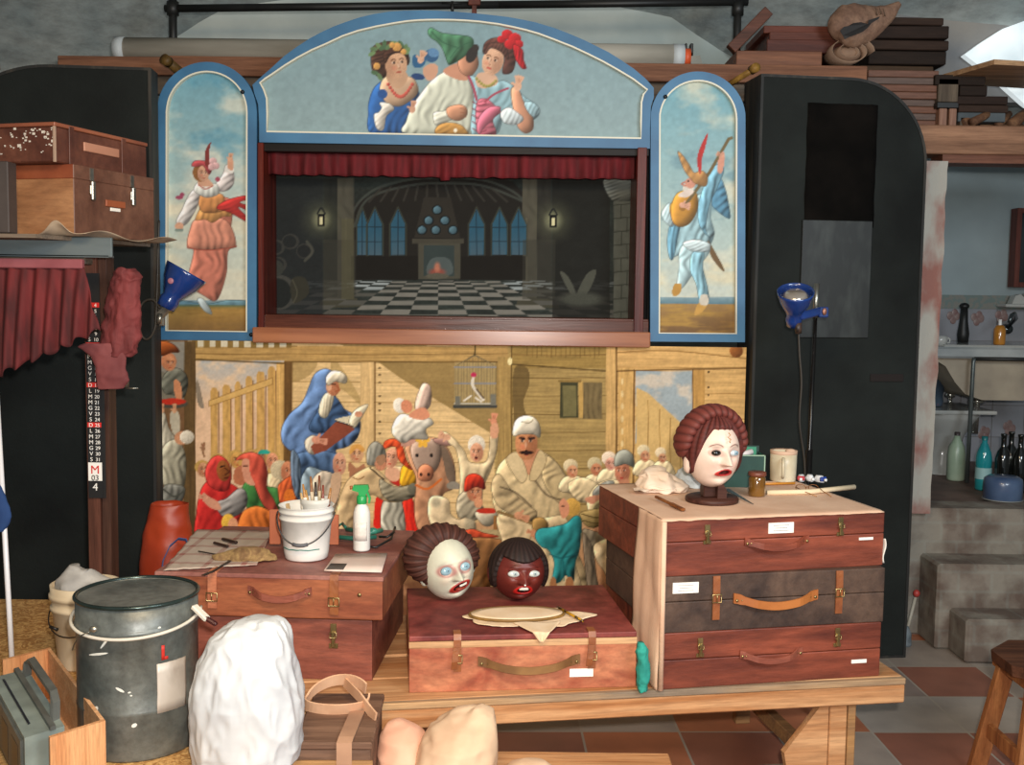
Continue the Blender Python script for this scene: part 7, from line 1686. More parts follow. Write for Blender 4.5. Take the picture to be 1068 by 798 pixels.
# cardboard pieces behind the bucket
b = B(); q = ont(350, 572); b.box(-.017, .017, -.006, .006, 0, .10, .002); o = b.build('terracotta_card', mat('terracotta_card', 'a4583a', 'b86c4a', scale=6, rough=.7)); o.location = (P(348, 560, 3.52).x, 3.52, tz+.001); tag(o, 'small upright terracotta board behind the bucket at its right', 'board')
b = B(); b.box(-.018, .018, -.006, .006, 0, .115, .002); o = b.build('terracotta_card', mat('terracotta_card', 'a4583a')); o.location = (P(287, 560, 3.50).x, 3.50, tz+.005); tag(o, 'small upright terracotta board just left of the white bucket', 'board')
# spray bottle
sq = ont(376, 576); sb = empty('spray_bottle', (sq.x, sq.y+.027, tz+.001), 0, 'white spray bottle with a green trigger head on the left trunk', 'spray bottle')
SR = .0275
b = B(); b.lathe([(0, 0), (SR*.92, 0), (SR, .005), (SR, .105), (SR*.96, .125), (SR*.75, .142), (SR*.5, .150), (SR*.48, .158), (0, .158)], 36, caps=False); b.build('bottle', mat('white_bottle_plastic', 'd8d4cc', 'e8e6e0', rough=.3), sb)
grn = mat('bright_green_plastic', '1f8a44', '2ea35a', rough=.35)
b = B(); b.lathe([(.0155, .152), (.0165, .154), (.0165, .176), (.012, .180), (0, .180)], 20, caps=False); b.build('collar', grn, sb)
b = B(); b.prism([(-.030, .196), (-.026, .212), (.020, .214), (.024, .200), (.014, .182), (.008, .176), (-.008, .176), (-.010, .190)], -.009, .009); b.build('trigger_head', grn, sb)
b = B(); b.prism([(.012, .196), (.020, .194), (.030, .170), (.026, .152), (.021, .154), (.022, .170)], -.005, .005); b.build('trigger', grn, sb)
b = B(); b.cyl((-.030, 0, .204), (-.038, 0, .203), .006); b.build('nozzle', mat('rust_nozzle', '9c5a30', rough=.5), sb)
for k in range(8):
    pass
b = B(); b.grid(16, 4, lambda u, v: Vector(((SR+.0008)*math.cos(-2.4+1.6*u), (SR+.0008)*math.sin(-2.4+1.6*u), .035+.06*v))); b.build('faded_label', mat('faded_print', 'cfc4ba', 'ddd6ce', scale=60, rough=.5), sb, mods=solid(.0004))
# green secateurs / clamp
gs = empty('green_clamp', ont(388, 566, 0), .0, 'dark green screw clamp lying behind the spray bottle', 'clamp')
gcl = mat('teal_green_enamel', '1f5a4c', '35806c', scale=12, rough=.35, coat=.4)
def gp(x, y, z=.015): return PZ(x, y, tz+z)-gs.location
b = B(); b.tube([gp(350, 557), gp(352, 549, .025), gp(357, 546, .03), gp(362, 552, .02)], .006, 8); b.tube([gp(350, 560), gp(372, 562), gp(392, 560)], .008, 8); b.build('jaw_frame', gcl, gs)
b = B(); b.tube([gp(362, 552, .022), gp(385, 556, .022), gp(398, 553, .022)], .009, 8); b.ellip(gp(389, 554, .024), (.018, .014, .012), 10); b.build('screw_block', gcl, gs)
b = B(); b.tube([gp(396, 560, .01), gp(404, 560, .02), gp(411, 555, .022), gp(412, 550, .022), gp(408, 562, .014), gp(392, 571, .008), gp(384, 570, .008)], .004, 8); b.build('black_crank', mat('black_crank', '161616', rough=.4), gs)
# paper pad
pp4 = [ont(338, 597), ont(398, 598.5), ont(404, 579), ont(350, 580)]
pc4 = sum(pp4, Vector())/4; pd_ = empty('paper_pad', (pc4.x, pc4.y, tz+.001), 0, 'thin pale paper booklet with a dark square at the right front of the trunk', 'booklet')
def padf(pp, z0):
    def f(u, v):
        p = (pp[0]*(1-u)+pp[1]*u)*(1-v)+(pp[3]*(1-u)+pp[2]*u)*v-pc4; return Vector((p.x, p.y, z0))
    return f
b = B(); b.grid(6, 4, padf(pp4, .004)); b.build('pages', mat('pale_pink_paper', 'c9b0a4', 'dac6ba', scale=5, rough=.6), pd_, mods=solid(.004))
q4 = [ont(340, 596.4), ont(358, 596.8), ont(362, 590.5), ont(345, 590.2)]
b = B(); b.grid(3, 3, padf(q4, .0066)); b.build('dark_square', mat('dark_print_square', '4c443e', rough=.6), pd_, mods=solid(.0006))
# ------------------------------------------------------------------ timber shelf over the stage and what lies on it
def pbox(b, x0, y0, x1, y1, Y, dep, bev=.003, M=None):
    a = P(x0, y1, Y); q = P(x1, y0, Y); b.box(a.x, q.x, Y, Y+dep, a.z, q.z, bev)
brown = wood('shelf_brown_wood', '6e4a38', '94664c', 'x', 3, rough=.7)
TB = empty('overhead_shelf', (0, 5.1, 0), 0, 'long timber shelf running above the stage across the room', 'shelf'); 
b = B(); a = P(60, 66, 5.0); q = P(905, 66, 5.0); b.box(a.x, q.x, 5.0, 5.04, a.z-.045, a.z+.035, .003); wb(b, 'front_beam', brown, TB)
b = B(); b.box(a.x+.02, q.x, 5.041, 5.6, a.z+.005, a.z+.030, .002); wb(b, 'shelf_boards', brown, TB)
b = B(); b.box(a.x+.3, q.x, 5.06, 5.11, a.z-.12, a.z-.0, .002); wb(b, 'lower_batten', greyw, TB)
for x in (-1.62, 1.12):
    b = B(); b.box(x-.03, x+.03, 5.12, 5.18, 0, a.z+.004, .002); wb(b, 'upright', greyw, TB)
SZ = a.z+.031
# short brown block board at the left of the roll
b = B(); a = P(174, 57, 5.03); q = P(300, 52.5, 5.03); b.box(a.x, q.x+.8, 5.05, 5.3, SZ+.001, SZ+.020, .002)
o = b.build('timber_board', brown); tag(o, 'flat brown board lying under the rolled canvas on the shelf', 'board')
SZ2 = SZ+.021
# canvas roll
cr_ = empty('rolled_canvas', (0, 5.25, 0), 0, 'long pale rolled canvas lying on the overhead shelf behind the arch', 'roll')
ra = P(125, 45, 5.22); rb = P(712, 49, 5.22); rr_ = .055
rz = SZ2+rr_+.002
b = B(); b.tube([(ra.x, 5.2, rz), (0, 5.2, rz), (rb.x, 5.2, rz)], rr_, 28); wb(b, 'roll', mat('aged_canvas', '8f8a7e', 'b3ada0', scale=4, rough=.8, stretch=(.4, 2, 2), detail=8), cr_)
b = B(); b.cyl((ra.x-.012, 5.2, rz), (ra.x+.035, 5.2, rz), rr_+.002, n=28); wb(b, 'end_band', mat('pale_tape', 'a9b0b4', 'c0c6c8', rough=.6), cr_)
b = B(); b.cyl((rb.x-.05, 5.2, rz), (rb.x+.002, 5.2, rz), rr_+.002, n=28); wb(b, 'end_band', mat('pale_tape', 'a9b0b4'), cr_)
b = B(); b.cyl((rb.x+.002, 5.2, rz-.003), (rb.x+.032, 5.2, rz-.003), .040, n=24); wb(b, 'orange_end', mat('orange_cap', 'd0552c', rough=.5), cr_)
b = B(); b.prism([(rb.x+.034, SZ+.001), (rb.x+.032, SZ+.075), (rb.x+.075, SZ+.078), (rb.x+.10, SZ+.001)], 5.17, 5.23); o = b.build('grey_block', mat('grey_wedge', '77776f', '8a8a82', rough=.8)); tag(o, 'small grey wedge block at the right end of the canvas roll', 'block')
b = B(); c_ = P(719, 45, 5.3)
bkm = mat('black_iron', '121212', '1e1e1c', rough=.5)
x0 = P(712, 40, 5.35).x; b.box(x0, x0+.05, 5.33, 5.37, SZ+.001, SZ+.13, .004); b.box(x0-.01, x0+.15, 5.33, 5.37, SZ+.001, SZ+.03, .004); b.box(x0+.035, x0+.05, 5.33, 5.37, SZ+.1, SZ+.17, .003); b.box(x0+.01, x0+.02, 5.33, 5.37, SZ+.1, SZ+.17, .003)
o = b.build('iron_clamp', bkm); tag(o, 'black iron clamp standing on the shelf behind the roll end', 'clamp')
# pipe frame
pf = empty('pipe_frame', (0, 5.45, 0), 0, 'black pipe frame with a long rail above the canvas roll', 'pipe rail')
YP = 5.53
def pp_(x, y): return P(x, y, YP)
b = B(); b.cyl(pp_(172, 9), pp_(520, 5), .019); b.cyl(pp_(520, 5), pp_(780, 2), .019); wb(b, 'top_rail', bkm, pf)
for x_, yt in ((180, -14), (770, -10)):
    b = B(); t0 = pp_(x_, yt); b.cyl((t0.x, YP, SZ+.002), (t0.x, YP, t0.z), .020); b.cyl((t0.x, YP, pp_(x_, 16).z), (t0.x, YP, pp_(x_, 2).z), .030); wb(b, 'upright_pipe', bkm, pf)
b = B(); t0 = pp_(495, 3); b.box(t0.x-.03, t0.x+.03, YP-.04, YP+.04, t0.z-.02, t0.z+.04, .004); b.box(t0.x-.012, t0.x+.012, YP-.03, YP-.02, t0.z-.09, t0.z, .002); wb(b, 'rusty_bracket', mat('rusty_iron', '4c241c', '6c382a', scale=20, rough=.7), pf)
b = B(); t0 = pp_(472, 9); b.cyl((t0.x, YP-.02, t0.z-.03), (t0.x, YP-.02, t0.z+.03), .008); b.cyl((t0.x-.05, YP-.02, t0.z+.022), (t0.x+.05, YP-.02, t0.z+.022), .006); wb(b, 'clamp_screw', bkm, pf)
# wooden rods sticking out beside the side panels
ol = wood('ochre_stick', '7a5a28', 'a8803c', 'y')
b = B(); b.cyl(P(174, 63, 4.83), P(196, 82, 4.96), .020, n=14); b.cyl(P(171, 61.5, 4.815), P(176, 65, 4.845), .024, n=14)
o = b.build('wooden_rod', wood('dark_ochre_rod', '5a4422', '7c5f30', 'y')); tag(o, 'olive brown wooden rod end above the left side panel', 'rod')
b = B(); b.cyl(P(786, 72, 4.80), P(754, 92, 4.96), .013, n=14); b.cyl(P(789, 70, 4.78), P(784, 73, 4.82), .020, n=14)
o = b.build('wooden_rod', ol); tag(o, 'ochre wooden rod end above the right side panel', 'rod')
# stacked red-brown stretcher frames
frm = wood('red_brown_frame', '5c2c20', '84422e', 'x', 3, rough=.5)
Yf = 5.08
def frame_thing(x0, x1, yt, yb, Y, label, m=frm, dep=.45, skew=-.0):
    a = P(x0, yb, Y); q = P(x1, yt, Y); h = q.z-a.z; t = empty('stretcher_frame', ((a.x+q.x)/2, Y+dep/2, a.z), skew, label, 'frame', None); w_ = q.x-a.x
    b = B(); b.box(-w_/2, w_/2, -dep/2, -dep/2+.05, 0, h, .003); b.build('front_bar', m, t)
    b = B(); b.box(-w_/2, w_/2, dep/2-.05, dep/2, 0, h, .003); b.build('rear_bar', m, t)
    b = B(); b.box(-w_/2, -w_/2+.05, -dep/2+.05, dep/2-.05, 0, h, .003); b.build('side_bar', m, t)
    b = B(); b.box(w_/2-.05, w_/2, -dep/2+.05, dep/2-.05, 0, h, .003); b.build('side_bar', m, t); return t
zprev = SZ+.001
for k, (x0, x1, yt, yb, c1_, c2_, lb) in enumerate(((768, 858, 43, 61, '68402e', '87583e', 'light brown frame, lowest of the red-brown frames on the shelf'), (800, 880, 29, 42, '42201a', '5c3024', 'dark red frame in the middle of the red-brown frames'), (803, 878, 19, 28, '4e281e', '6e3c2c', 'red-brown frame second from the top of the pile'), (797, 878, 11, 18, '5a2c20', '7a4230', 'topmost red-brown frame of the pile at the top of the picture'))):
    t = frame_thing(x0, x1, yt, yb, Yf+.02*k, lb, wood('frame_wood_%d' % k, c1_, c2_, 'x', 3, rough=.5), dep=.40)
    h = P(0, yt, Yf+.02*k).z-P(0, yb, Yf+.02*k).z
    t.location.z = zprev
    zprev += h+.001
# long board leaning at the left of the frames
b = B(); b.bar(P(762, 52, 5.04), P(801, 12, 5.04), .05, .05, bev=.003); o = b.build('leaning_batten', wood('dark_batten', '4a2c20', '6a4030')); tag(o, 'dark batten slanting up to the left of the red-brown frames', 'batten')
# rolled paper under the shell-like pod
Yd = 5.03
kp = mat('brown_kraft_paper', '7c6250', '9c806a', scale=8, rough=.85, bump=.3, bscale=30)
pk = empty('paper_roll_bundle', P(885, 64, Yd+.02), 0, 'curled brown paper bundle under the pointed pod on the shelf', 'paper')
pk.location.z = SZ+.001
b = B()
for k in range(1):
    pts_ = []
    for j in range(46):
        a = j*.32; r_ = .105-.0018*j; pts_.append((r_*math.cos(a)*1.0, r_*math.sin(a)*.62))
    zc_ = .072
    top_ = [b.bm.verts.new((x, -.04, zc_+z)) for x, z in pts_]; bot_ = [b.bm.verts.new((x, .16, zc_+z)) for x, z in pts_]
    for j in range(45): b.bm.faces.new((top_[j], top_[j+1], bot_[j+1], bot_[j]))
    b._fin(top_+bot_, None, True)
b.build('curled_sheet', kp, pk, mods=solid(.003))
b = B(); b.ellip((0, .06, .072), (.07, .08, .042), 12); b.build('inner_fold', kp, pk)
# pointed pod / mask shell
pod = empty('pointed_pod', P(900, 35, Yd), 0, 'tan pointed pod-like shell with a dark jagged opening, lying on the paper bundle', 'shell')
pod.location.z = SZ+.131
def podp(x, y, d=0): q = P(x, y, Yd-.02+d)-pod.location; return q
axis = [(866, 36, 4), (873, 32, 17), (885, 28, 24), (897, 25, 22), (908, 22, 18), (918, 18, 13), (927, 13, 9), (934, 7, 5), (939, 3, 2)]
n = 40; rows2 = []; b = B()
ax = spline([(q_[0], q_[1]) for q_ in axis], False, 6); rad = np.interp(np.linspace(0, 8, len(ax)), range(9), [q_[2] for q_ in axis])
for i in range(len(ax)):
    t_ = ax[min(i+1, len(ax)-1)]-ax[max(i-1, 0)]; t_ = t_/np.hypot(*t_); nn = np.array([-t_[1], t_[0]]); row = []
    for k in range(n):
        a = 2*PI*k/n; r_ = rad[i]*(1+.07*N3(i*.25, k*.4))
        dent = 0
        off = nn*r_*math.cos(a); q = podp(ax[i][0]+off[0], ax[i][1]+off[1], .02-.0040*r_*math.sin(a)*.75)
        row.append(b.bm.verts.new(q))
    rows2.append(row)
for r1, r2 in zip(rows2, rows2[1:]):
    for k in range(n): b.bm.faces.new((r1[k], r1[(k+1) % n], r2[(k+1) % n], r2[k]))
b.bm.faces.new(rows2[0]); b.bm.faces.new(rows2[-1][::-1]); b._fin([v for r_ in rows2 for v in r_], None, True)
b.build('shell', mat('tan_pod_skin', '7c5c4a', '9c7a62', scale=8, rough=.75, bump=.4, bscale=40, dist=1), pod)
op = [(876, 32), (880, 28), (885, 27), (890, 24), (898, 23), (905, 25), (906, 21), (912, 19), (918, 17), (916, 20), (909, 24), (905, 29), (900, 33), (893, 36), (887, 38), (881, 41), (879, 37)]
b = B(); dpt = -.082
fr_ = [b.bm.verts.new(podp(x, y, dpt+.0009*abs(x-893)*1.1)) for x, y in op]; bk = [b.bm.verts.new(podp(x, y, dpt+.03)) for x, y in op]
b.bm.faces.new(fr_); b.bm.faces.new(bk[::-1])
for k in range(len(op)): b.bm.faces.new((fr_[k], bk[k], bk[(k+1) % len(op)], fr_[(k+1) % len(op)]))
b.build('dark_opening', mat('pod_inner_black', '161416', '24201e', rough=.7), pod)
for (x, y) in ((913, 8), (917, 7), (921, 9)):
    b = B(); b.cyl(podp(x+2, y+8, -.03), podp(x, y, -.03), .003, .001, n=6); b.build('spine', mat('spine_brown', '54402e', rough=.7), pod)
# dark boards stacked at right
Yb = 5.12
db = [wood('dark_stained_board_%d' % k, c1_, c2_, 'x', 3, rough=.75) for k, (c1_, c2_) in enumerate((('241a15', '3a2a22'), ('2e211a', '46342a'), ('1f1712', '33261e'), ('3b2c22', '57432f')))]
boards_ = [(925, 985, 21, 28, 1), (905, 990, 30, 42, 0), (908, 992, 43, 52, 1), (908, 990, 53, 66, 2), (900, 978, 67, 72, 3)]
lbl = ['topmost thin dark board of the pile right of the pod', 'thick dark board, second from the top of the pile right of the pod', 'dark board in the middle of the pile right of the pod', 'thick blackish board, second from the bottom of the pile right of the pod', 'greyish board at the bottom of the pile right of the pod']
z_ = None
for k, (x0, x1, yt, yb, mi_) in reversed(list(enumerate(boards_))):
    a = P(x0, yb, Yb); q = P(x1, yt, Yb)
    if z_ is None: z_ = a.z
    h = q.z-a.z; b = B(); b.box(0, q.x-a.x, 0, .42, 0, h, .004); o = b.build('dark_board', db[mi_]); o.location = (a.x, Yb+.01*k, z_); o.rotation_euler = (0, 0, (.02, -.03, .01, .0, .02)[k]); tag(o, lbl[k], 'board'); z_ += h+.004
# support under that pile: pale stacked battens
zb1 = P(0, 72.5, Yb).z
def stackrow(name, x0, x1, y0, y1, n_, Y, cols, labf, dep=.4, wig=.01):
    za = P((x0+x1)/2, y1, Y).z; zt_ = P((x0+x1)/2, y0, Y).z; hh = (zt_-za)/n_
    for k in range(n_):
        a = P(x0+random.uniform(-3, 3)*wig*100/3, y1, Y); q = P(x1+random.uniform(-3, 3)*wig*100/3, y0, Y); b = B(); b.box(0, q.x-a.x, 0, dep, .0005, hh-.001, .003)
        o = b.build(name, cols[k % len(cols)]); o.location = (a.x, Y, za+hh*k); tag(o, labf(k, n_), 'board')
random.seed(12)
rwo = [wood('pinkish_batten', '6a4838', '866050', 'x', 3), wood('brown_batten', '6a4636', '865c48', 'x', 3), wood('greyish_batten', '5c4c44', '786258', 'x', 3)]
ordn = ['lowest', 'second from the bottom', 'third from the bottom', 'fourth from the bottom', 'fifth from the bottom', 'sixth from the bottom', 'topmost']
BZ = P(1020, 141, 5.08).z
stackrow('batten', 905, 979, 73, 103, 4, 5.14, rwo, lambda k, n_: 'pinkish brown batten, %s of the pale battens beside the cabinet top' % (ordn[k] if k < n_-1 else 'topmost'))
stackrow('batten', 915, 977, 103.5, 139.5, 5, 5.16, [rwo[2], rwo[1]], lambda k, n_: 'grey-brown batten, %s of the lower pile beside the rounded cabinet corner' % (ordn[k] if k < n_-1 else 'topmost'))
# beam over the doorway
bm_ = empty('door_beam', (2.5, 5.1, 0), 0, 'thick pinkish brown beam above the washroom doorway carrying timber scraps', 'beam')
bm_.location.z = P(1000, 165, 5.05).z
a = P(905, 165, 5.0); q = P(1200, 141, 5.0)
b = B(); b.box(a.x-2.5, q.x-2.5, -.06, .12, .018, q.z-bm_.location.z+.04, .004); b.build('beam', wood('pale_brown_beam', '84604a', 'a87e62', 'x', 3, rough=.7), bm_)
b = B(); b.box(a.x-2.5, q.x-2.5, .12, .70, .1, .12, .002); b.build('shelf_boards', greyw, bm_)
BT = bm_.location.z+(q.z-bm_.location.z+.04)
# things piled on the beam
Yq = 5.12
def piece(name, x0, x1, y0, y1, m, label, cat='board', dep=.3, Y=Yq, rot=0, zset=None):
    a = P(x0, y1, Y); q = P(x1, y0, Y); b = B(); b.box(0, q.x-a.x, 0, dep, 0, q.z-a.z, .003); o = b.build(name, m); o.location = (a.x, Y, a.z if zset is None else zset); o.rotation_euler = (0, 0, rot); tag(o, label, cat); return o, (a.z if zset is None else zset)+q.z-a.z
gbw = wood('grey_brown_block', '544a40', '6e6152', 'z', 4, rough=.8)
zz = BT+.001
o, z1_ = piece('wood_block', 979, 988, 118, 138, wood('pinkish_block', '8a6452', 'a67e68', 'z'), 'small pinkish wood block on the beam, left of a pair', 'block', .08, zset=zz)
o, z1_ = piece('wood_block', 989.5, 998, 118, 138, wood('pinkish_block', '8a6452', 'a67e68', 'z'), 'small pinkish wood block on the beam, right of a pair', 'block', .08, zset=zz)
o, z2_ = piece('iron_bar', 977, 1000, 112, 118, bkm, 'black iron bar lying across the two small pink blocks', 'bar', .12, zset=z1_+.001)
o, z2_ = piece('wood_block', 978, 1000, 88, 112, gbw, 'grey wood block with vertical grain above the black iron bar', 'block', .14, zset=z2_+.001)
o, zz1 = piece('slate_board', 999, 1049, 118, 127, mat('slate_grey_board', '3c4448', '545c60', scale=6, rough=.7), 'slate grey board low in the dark pile above the doorway', dep=.35, zset=P(1020, 127, Yq).z)
o, zz2 = piece('dark_plank', 1000, 1052, 110, 117, db[1], 'dark plank with pale top edge, lower of two above the slate board', dep=.36, zset=zz1+.001)
o, zz3 = piece('dark_plank', 998, 1051, 101, 109, db[0], 'dark plank with pale top edge, upper of two above the slate board', dep=.37, rot=-.02, zset=zz2+.002)
o, zz4 = piece('dark_plank', 1001, 1030, 90, 100, db[2], 'short black plank under the pale leaning panel', dep=.36, zset=zz3+.002)
o, zz5 = piece('dark_plank', 975, 1028, 80, 90, db[2], 'wide blackish plank just below the pale panel, beside the dark pile', dep=.36, zset=zz4+.002)
o, z6 = piece('wood_block', 1001, 1012, 127.5, 138.5, gbw, 'grey block carrying the left end of the slate board', 'block', .2, zset=zz)
o, z6 = piece('wood_block', 1040, 1047, 127.5, 138.5, gbw, 'grey block carrying the right end of the slate board', 'block', .2, Y=5.25, zset=zz)
# pale flat panel
pz = zz5+.003
pl4 = [P(990, 74, 5.10), P(1022, 67, 4.80), P(1110, 76, 4.9), P(1075, 82, 5.35)]
b = B(); f1 = [b.bm.verts.new((p.x, p.y, P(1022, 74, 5.0).z-.0)) for p in ((Vector((1.98, 5.28, 0))), Vector((2.10, 4.86, 0)), Vector((2.75, 4.98, 0)), Vector((2.62, 5.42, 0)))]
f2 = [b.bm.verts.new(v.co+Vector((0, 0, .022))) for v in f1]
b.bm.faces.new(f1[::-1]); b.bm.faces.new(f2)
for k in range(4): b.bm.faces.new((f1[k], f1[(k+1) % 4], f2[(k+1) % 4], f2[k]))
o = b.build('pale_panel', wood('pale_pine_panel', 'a07c5c', 'c9a078', 'x', 3)); tag(o, 'pale flat wooden panel jutting out in front of the bright window', 'panel'); PALE = o
# logs and scraps
lgm = wood('log_wood', '5c4030', '8a6548', 'x', 5, rough=.8)
for k, (x0, y0, x1, y1, r_, lb) in enumerate(((1013, 135, 1036, 124, .020, 'round wooden stick end slanting up on the beam'), (1006, 134, 1016, 131, .022, 'short stubby log at the left on the beam'), (1040, 139, 1052, 127, .018, 'tilted wooden offcut at the right on the beam'), (1022, 138, 1066, 137, .012, 'long thin scrap lying along the beam'), (1053, 137, 1072, 122, .028, 'thick grey-brown offcut at the right edge above the beam'))):
    b = B(); a = P(x0, y0, 5.08+.03*k); q = P(x1, y1, 5.16+.03*k); b.cyl(a, q, r_, r_*.9, n=12); b.cyl(q, q+(q-a)*.01, r_*.88, n=12)
    o = b.build('wood_offcut', lgm); tag(o, lb, 'offcut')
    mz = min(v.co.z for v in o.data.vertices); o.location.z += zz-mz if k in (0, 1, 3) else max(0, zz-mz)
# brown board at far right edge above beam
# ------------------------------------------------------------------ clamp lamps
blu = mat('deep_blue_enamel', '142a5e', '1c3c80', scale=5, rough=.22, coat=.8); chrome = mat('reflector_silver', 'a9a8a2', 'c8c4ba', rough=.2, metal=.9)
def lamp(name, label, loc, aim, r_, L, bulb=True):
    t = empty(name, loc, 0, label, 'lamp'); d = Vector(aim).normalized()
    R_ = d.to_track_quat('Z', 'Y').to_matrix().to_4x4()
    b = B(); b.lathe([(r_*.20, -L*.62), (r_*.42, -L*.60), (r_*.46, -L*.40), (r_*.40, -L*.30), (r_*.55, -L*.16), (r_*.82, L*.08), (r_*.97, L*.32), (r_*1.0, L*.40), (r_*.96, L*.40), (r_*.92, L*.32), (r_*.78, L*.08), (r_*.5, -L*.14), (0, -L*.16)], 40, R_, caps=False); b.build('shade', blu, t)
    b = B(); b.lathe([(r_*.965, L*.401), (r_*.93, L*.31), (r_*.77, L*.07), (r_*.47, -L*.13), (0, -L*.15)], 40, R_, caps=False); b.build('reflector', chrome, t)
    if bulb:
        b = B(); b.lathe([(r_*.25, -L*.1), (r_*.3, 0), (r_*.62, L*.2), (r_*.66, L*.3), (r_*.5, L*.36), (0, L*.38)], 28, R_, caps=False); b.build('bulb', mat('mirror_bulb', 'b8a898', 'd8ccc0', rough=.12, metal=.7), t)
    return t, R_
Yl = 4.42
lp_ = P(186, 298, Yl)
lt1, R1 = lamp('clamp_lamp', 'deep blue clamp lamp fixed at the lower left of the left side panel', lp_, (.45, .12, .80), .088, .17, False)
al = mat('cast_grey_clamp', '6a645c', '8c857a', rough=.4, metal=.6)
def rel(t, x, y, Y): return P(x, y, Y)-t.location
b = B(); b.bar(rel(lt1, 181, 314, Yl+.0), rel(lt1, 166, 330, Yl+.02), .03, .03, bev=.005); b.bar(rel(lt1, 168, 320, Yl+.03), rel(lt1, 169, 340, Yl+.03), .022, .022, bev=.004); b.build('clamp', al, lt1)
b = B(); b.cyl(rel(lt1, 167, 327, Yl), rel(lt1, 166, 338, Yl), .010); b.build('wing_screw', steel, lt1)
b = B(); pts = [rel(lt1, x, y, Yl+.01) for x, y in ((167, 322), (160, 313), (151, 314), (146, 322), (145, 335), (147, 348), (152, 354), (158, 350), (162, 340), (163, 325), (164, 300), (165, 260), (166, 230))]; pts = [Vector(p) for p in spline(pts, False, 5)]; b.tube(pts, .0045, 8); b.build('cable', mat('black_brown_cable', '241f1a', '3a332a', rough=.5), lt1)
b = B(); b.ellip(rel(lt1, 178, 293, Yl-.09), (.012, .004, .012), 10); b.build('round_sticker', mat('pinkish_sticker', 'a86c7a', rough=.5), lt1)
# right lamp on its stand
Yr = 4.30
st_ = empty('lamp_stand', (P(848, 400, Yr).x, Yr, 0), 0, 'thin black tripod stand behind the suitcase stack', 'stand')
pz0 = P(849, 297, Yr).z; sx = 0
b = B(); b.tube([(-.012, 0, .12), (0, 0, pz0)], .0085, 10); b.tube([(-.012, 0, .12), (-.006, 0, 1.0)], .014, 10); b.build('pole', mat('glossy_black_steel', '0c0c0c', '1a1614', rough=.25, metal=.3), st_)
b = B(); b.cyl((0, 0, pz0-.13), (0, 0, pz0+.005), .011); b.build('upper_tube', steel, st_)
for k in range(3):
    a = k*2*PI/3+.5; b = B(); b.tube([(-.012, 0, .35), (-.012+.28*math.cos(a), .28*math.sin(a), .011)], .008, 8); b.build('leg', mat('glossy_black_steel', '0c0c0c'), st_)
lq = P(829, 318, Yr-.06)
lt2, R2 = lamp('clamp_lamp', 'blue clamp lamp with mirrored bulb on the thin black stand, facing up', lq, (-.10, -.50, .90), .071, .15, True)
b = B(); b.bar(rel(lt2, 834, 330, Yr-.05), rel(lt2, 856, 324, Yr-.02), .028, .032, bev=.006); b.build('clamp_arm', blu, lt2)
b = B(); b.box(*( [rel(lt2, 853, 324, Yr-.02).x, rel(lt2, 863, 324, Yr-.02).x, rel(lt2, 853, 324, Yr-.04).y, rel(lt2, 853, 324, Yr+.0).y, rel(lt2, 853, 331, Yr).z, rel(lt2, 853, 320, Yr).z]), .004); b.build('clamp_block', blu, lt2)
b = B(); b.ellip(rel(lt2, 860, 325, Yr-.045), (.009, .004, .014), 10); b.build('clamp_screw', mat('copper_screw', '8a5c48', rough=.4, metal=.5), lt2)
b = B(); b.cyl(rel(lt2, 832, 337, Yr-.04), rel(lt2, 833, 348, Yr-.04), .016, .012); b.build('socket', mat('rusty_brown_socket', '241c18', '5a4034', scale=30, rough=.5), lt2)
b = B(); pts = [rel(lt2, x, y, Yr-.03) for x, y in ((833, 347), (834, 370), (836, 400), (834, 440), (839, 480), (840, 520))]; b.tube([Vector(p) for p in spline(pts, False, 5)], .004, 8); b.build('cable', mat('black_brown_cable', '241f1a'), lt2)
# ------------------------------------------------------------------ washroom
cer = mat('white_ceramic', 'a3a4a0', 'b8b8b2', scale=3, rough=.2, coat=.4); cemt = mat('stained_cement_sink', '8d8272', 'a89c88', scale=5, rough=.6, detail=8)
Ys = 5.95
def xs(x, Y=Ys): return P(x, 365, Y).x
FZ = .602
sk = empty('stone_sink', (xs(1030), Ys+.2, FZ), 0, 'old pale stone sink with a slab rim on a steel support', 'sink')
def SX(x, Y=Ys): return P(x, 365, Y).x-sk.location.x
def SZz(y, Y=Ys): return P(1020, y, Y).z-FZ
b = B(); b.box(SX(973), SX(1110), -.22, .42, SZz(374), SZz(362), .012); b.build('slab_rim', mat('pale_marble_slab', '8f9494', 'a9adab', rough=.4), sk)
b = B(); b.box(SX(985), SX(1110), -.20, .40, SZz(364), SZz(360), .008); b.build('raised_lip', cer, sk)
b = B()
x0_, x1_, x2_ = SX(974), SX(1012), SX(1110); zt_ = SZz(374); 
b.prism([(SX(975), zt_), (SX(990), SZz(383)), (SX(1001), SZz(400)), (SX(1012), SZz(412)), (SX(1030), SZz(418)), (SX(1112), SZz(418)), (SX(1112), zt_)], -.16, .38)
b.build('basin', cemt, sk)
b = B(); b.tube([(SX(1012), -.235, .0), (SX(1013), -.235, SZz(377)), (SX(1014), -.235, SZz(373))], .011, 10); b.build('steel_leg', mat('galvanised_tube', '5c6464', '78807e', rough=.4, metal=.6), sk)
b = B(); b.cyl((SX(1014), -.235, SZz(374)), (SX(1110), -.235, SZz(374)), .010); b.build('steel_rail', bkm, sk)
b = B(); b.cyl((SX(1037), .0, SZz(457)), (SX(1038), .0, SZz(419)), .018); b.lathe([(.05, 0), (.03, .015), (.0, .016)], 20, Matrix.Translation((SX(1038), 0, SZz(421))) @ Matrix.Rotation(PI, 4, 'X')); b.build('drain_pipe', chrome, sk)
tp_ = empty('tap', (P(1062, 345, 6.3).x, 6.45, P(1062, 358, 6.0).z), 0, 'small curved chrome tap over the stone sink', 'tap')
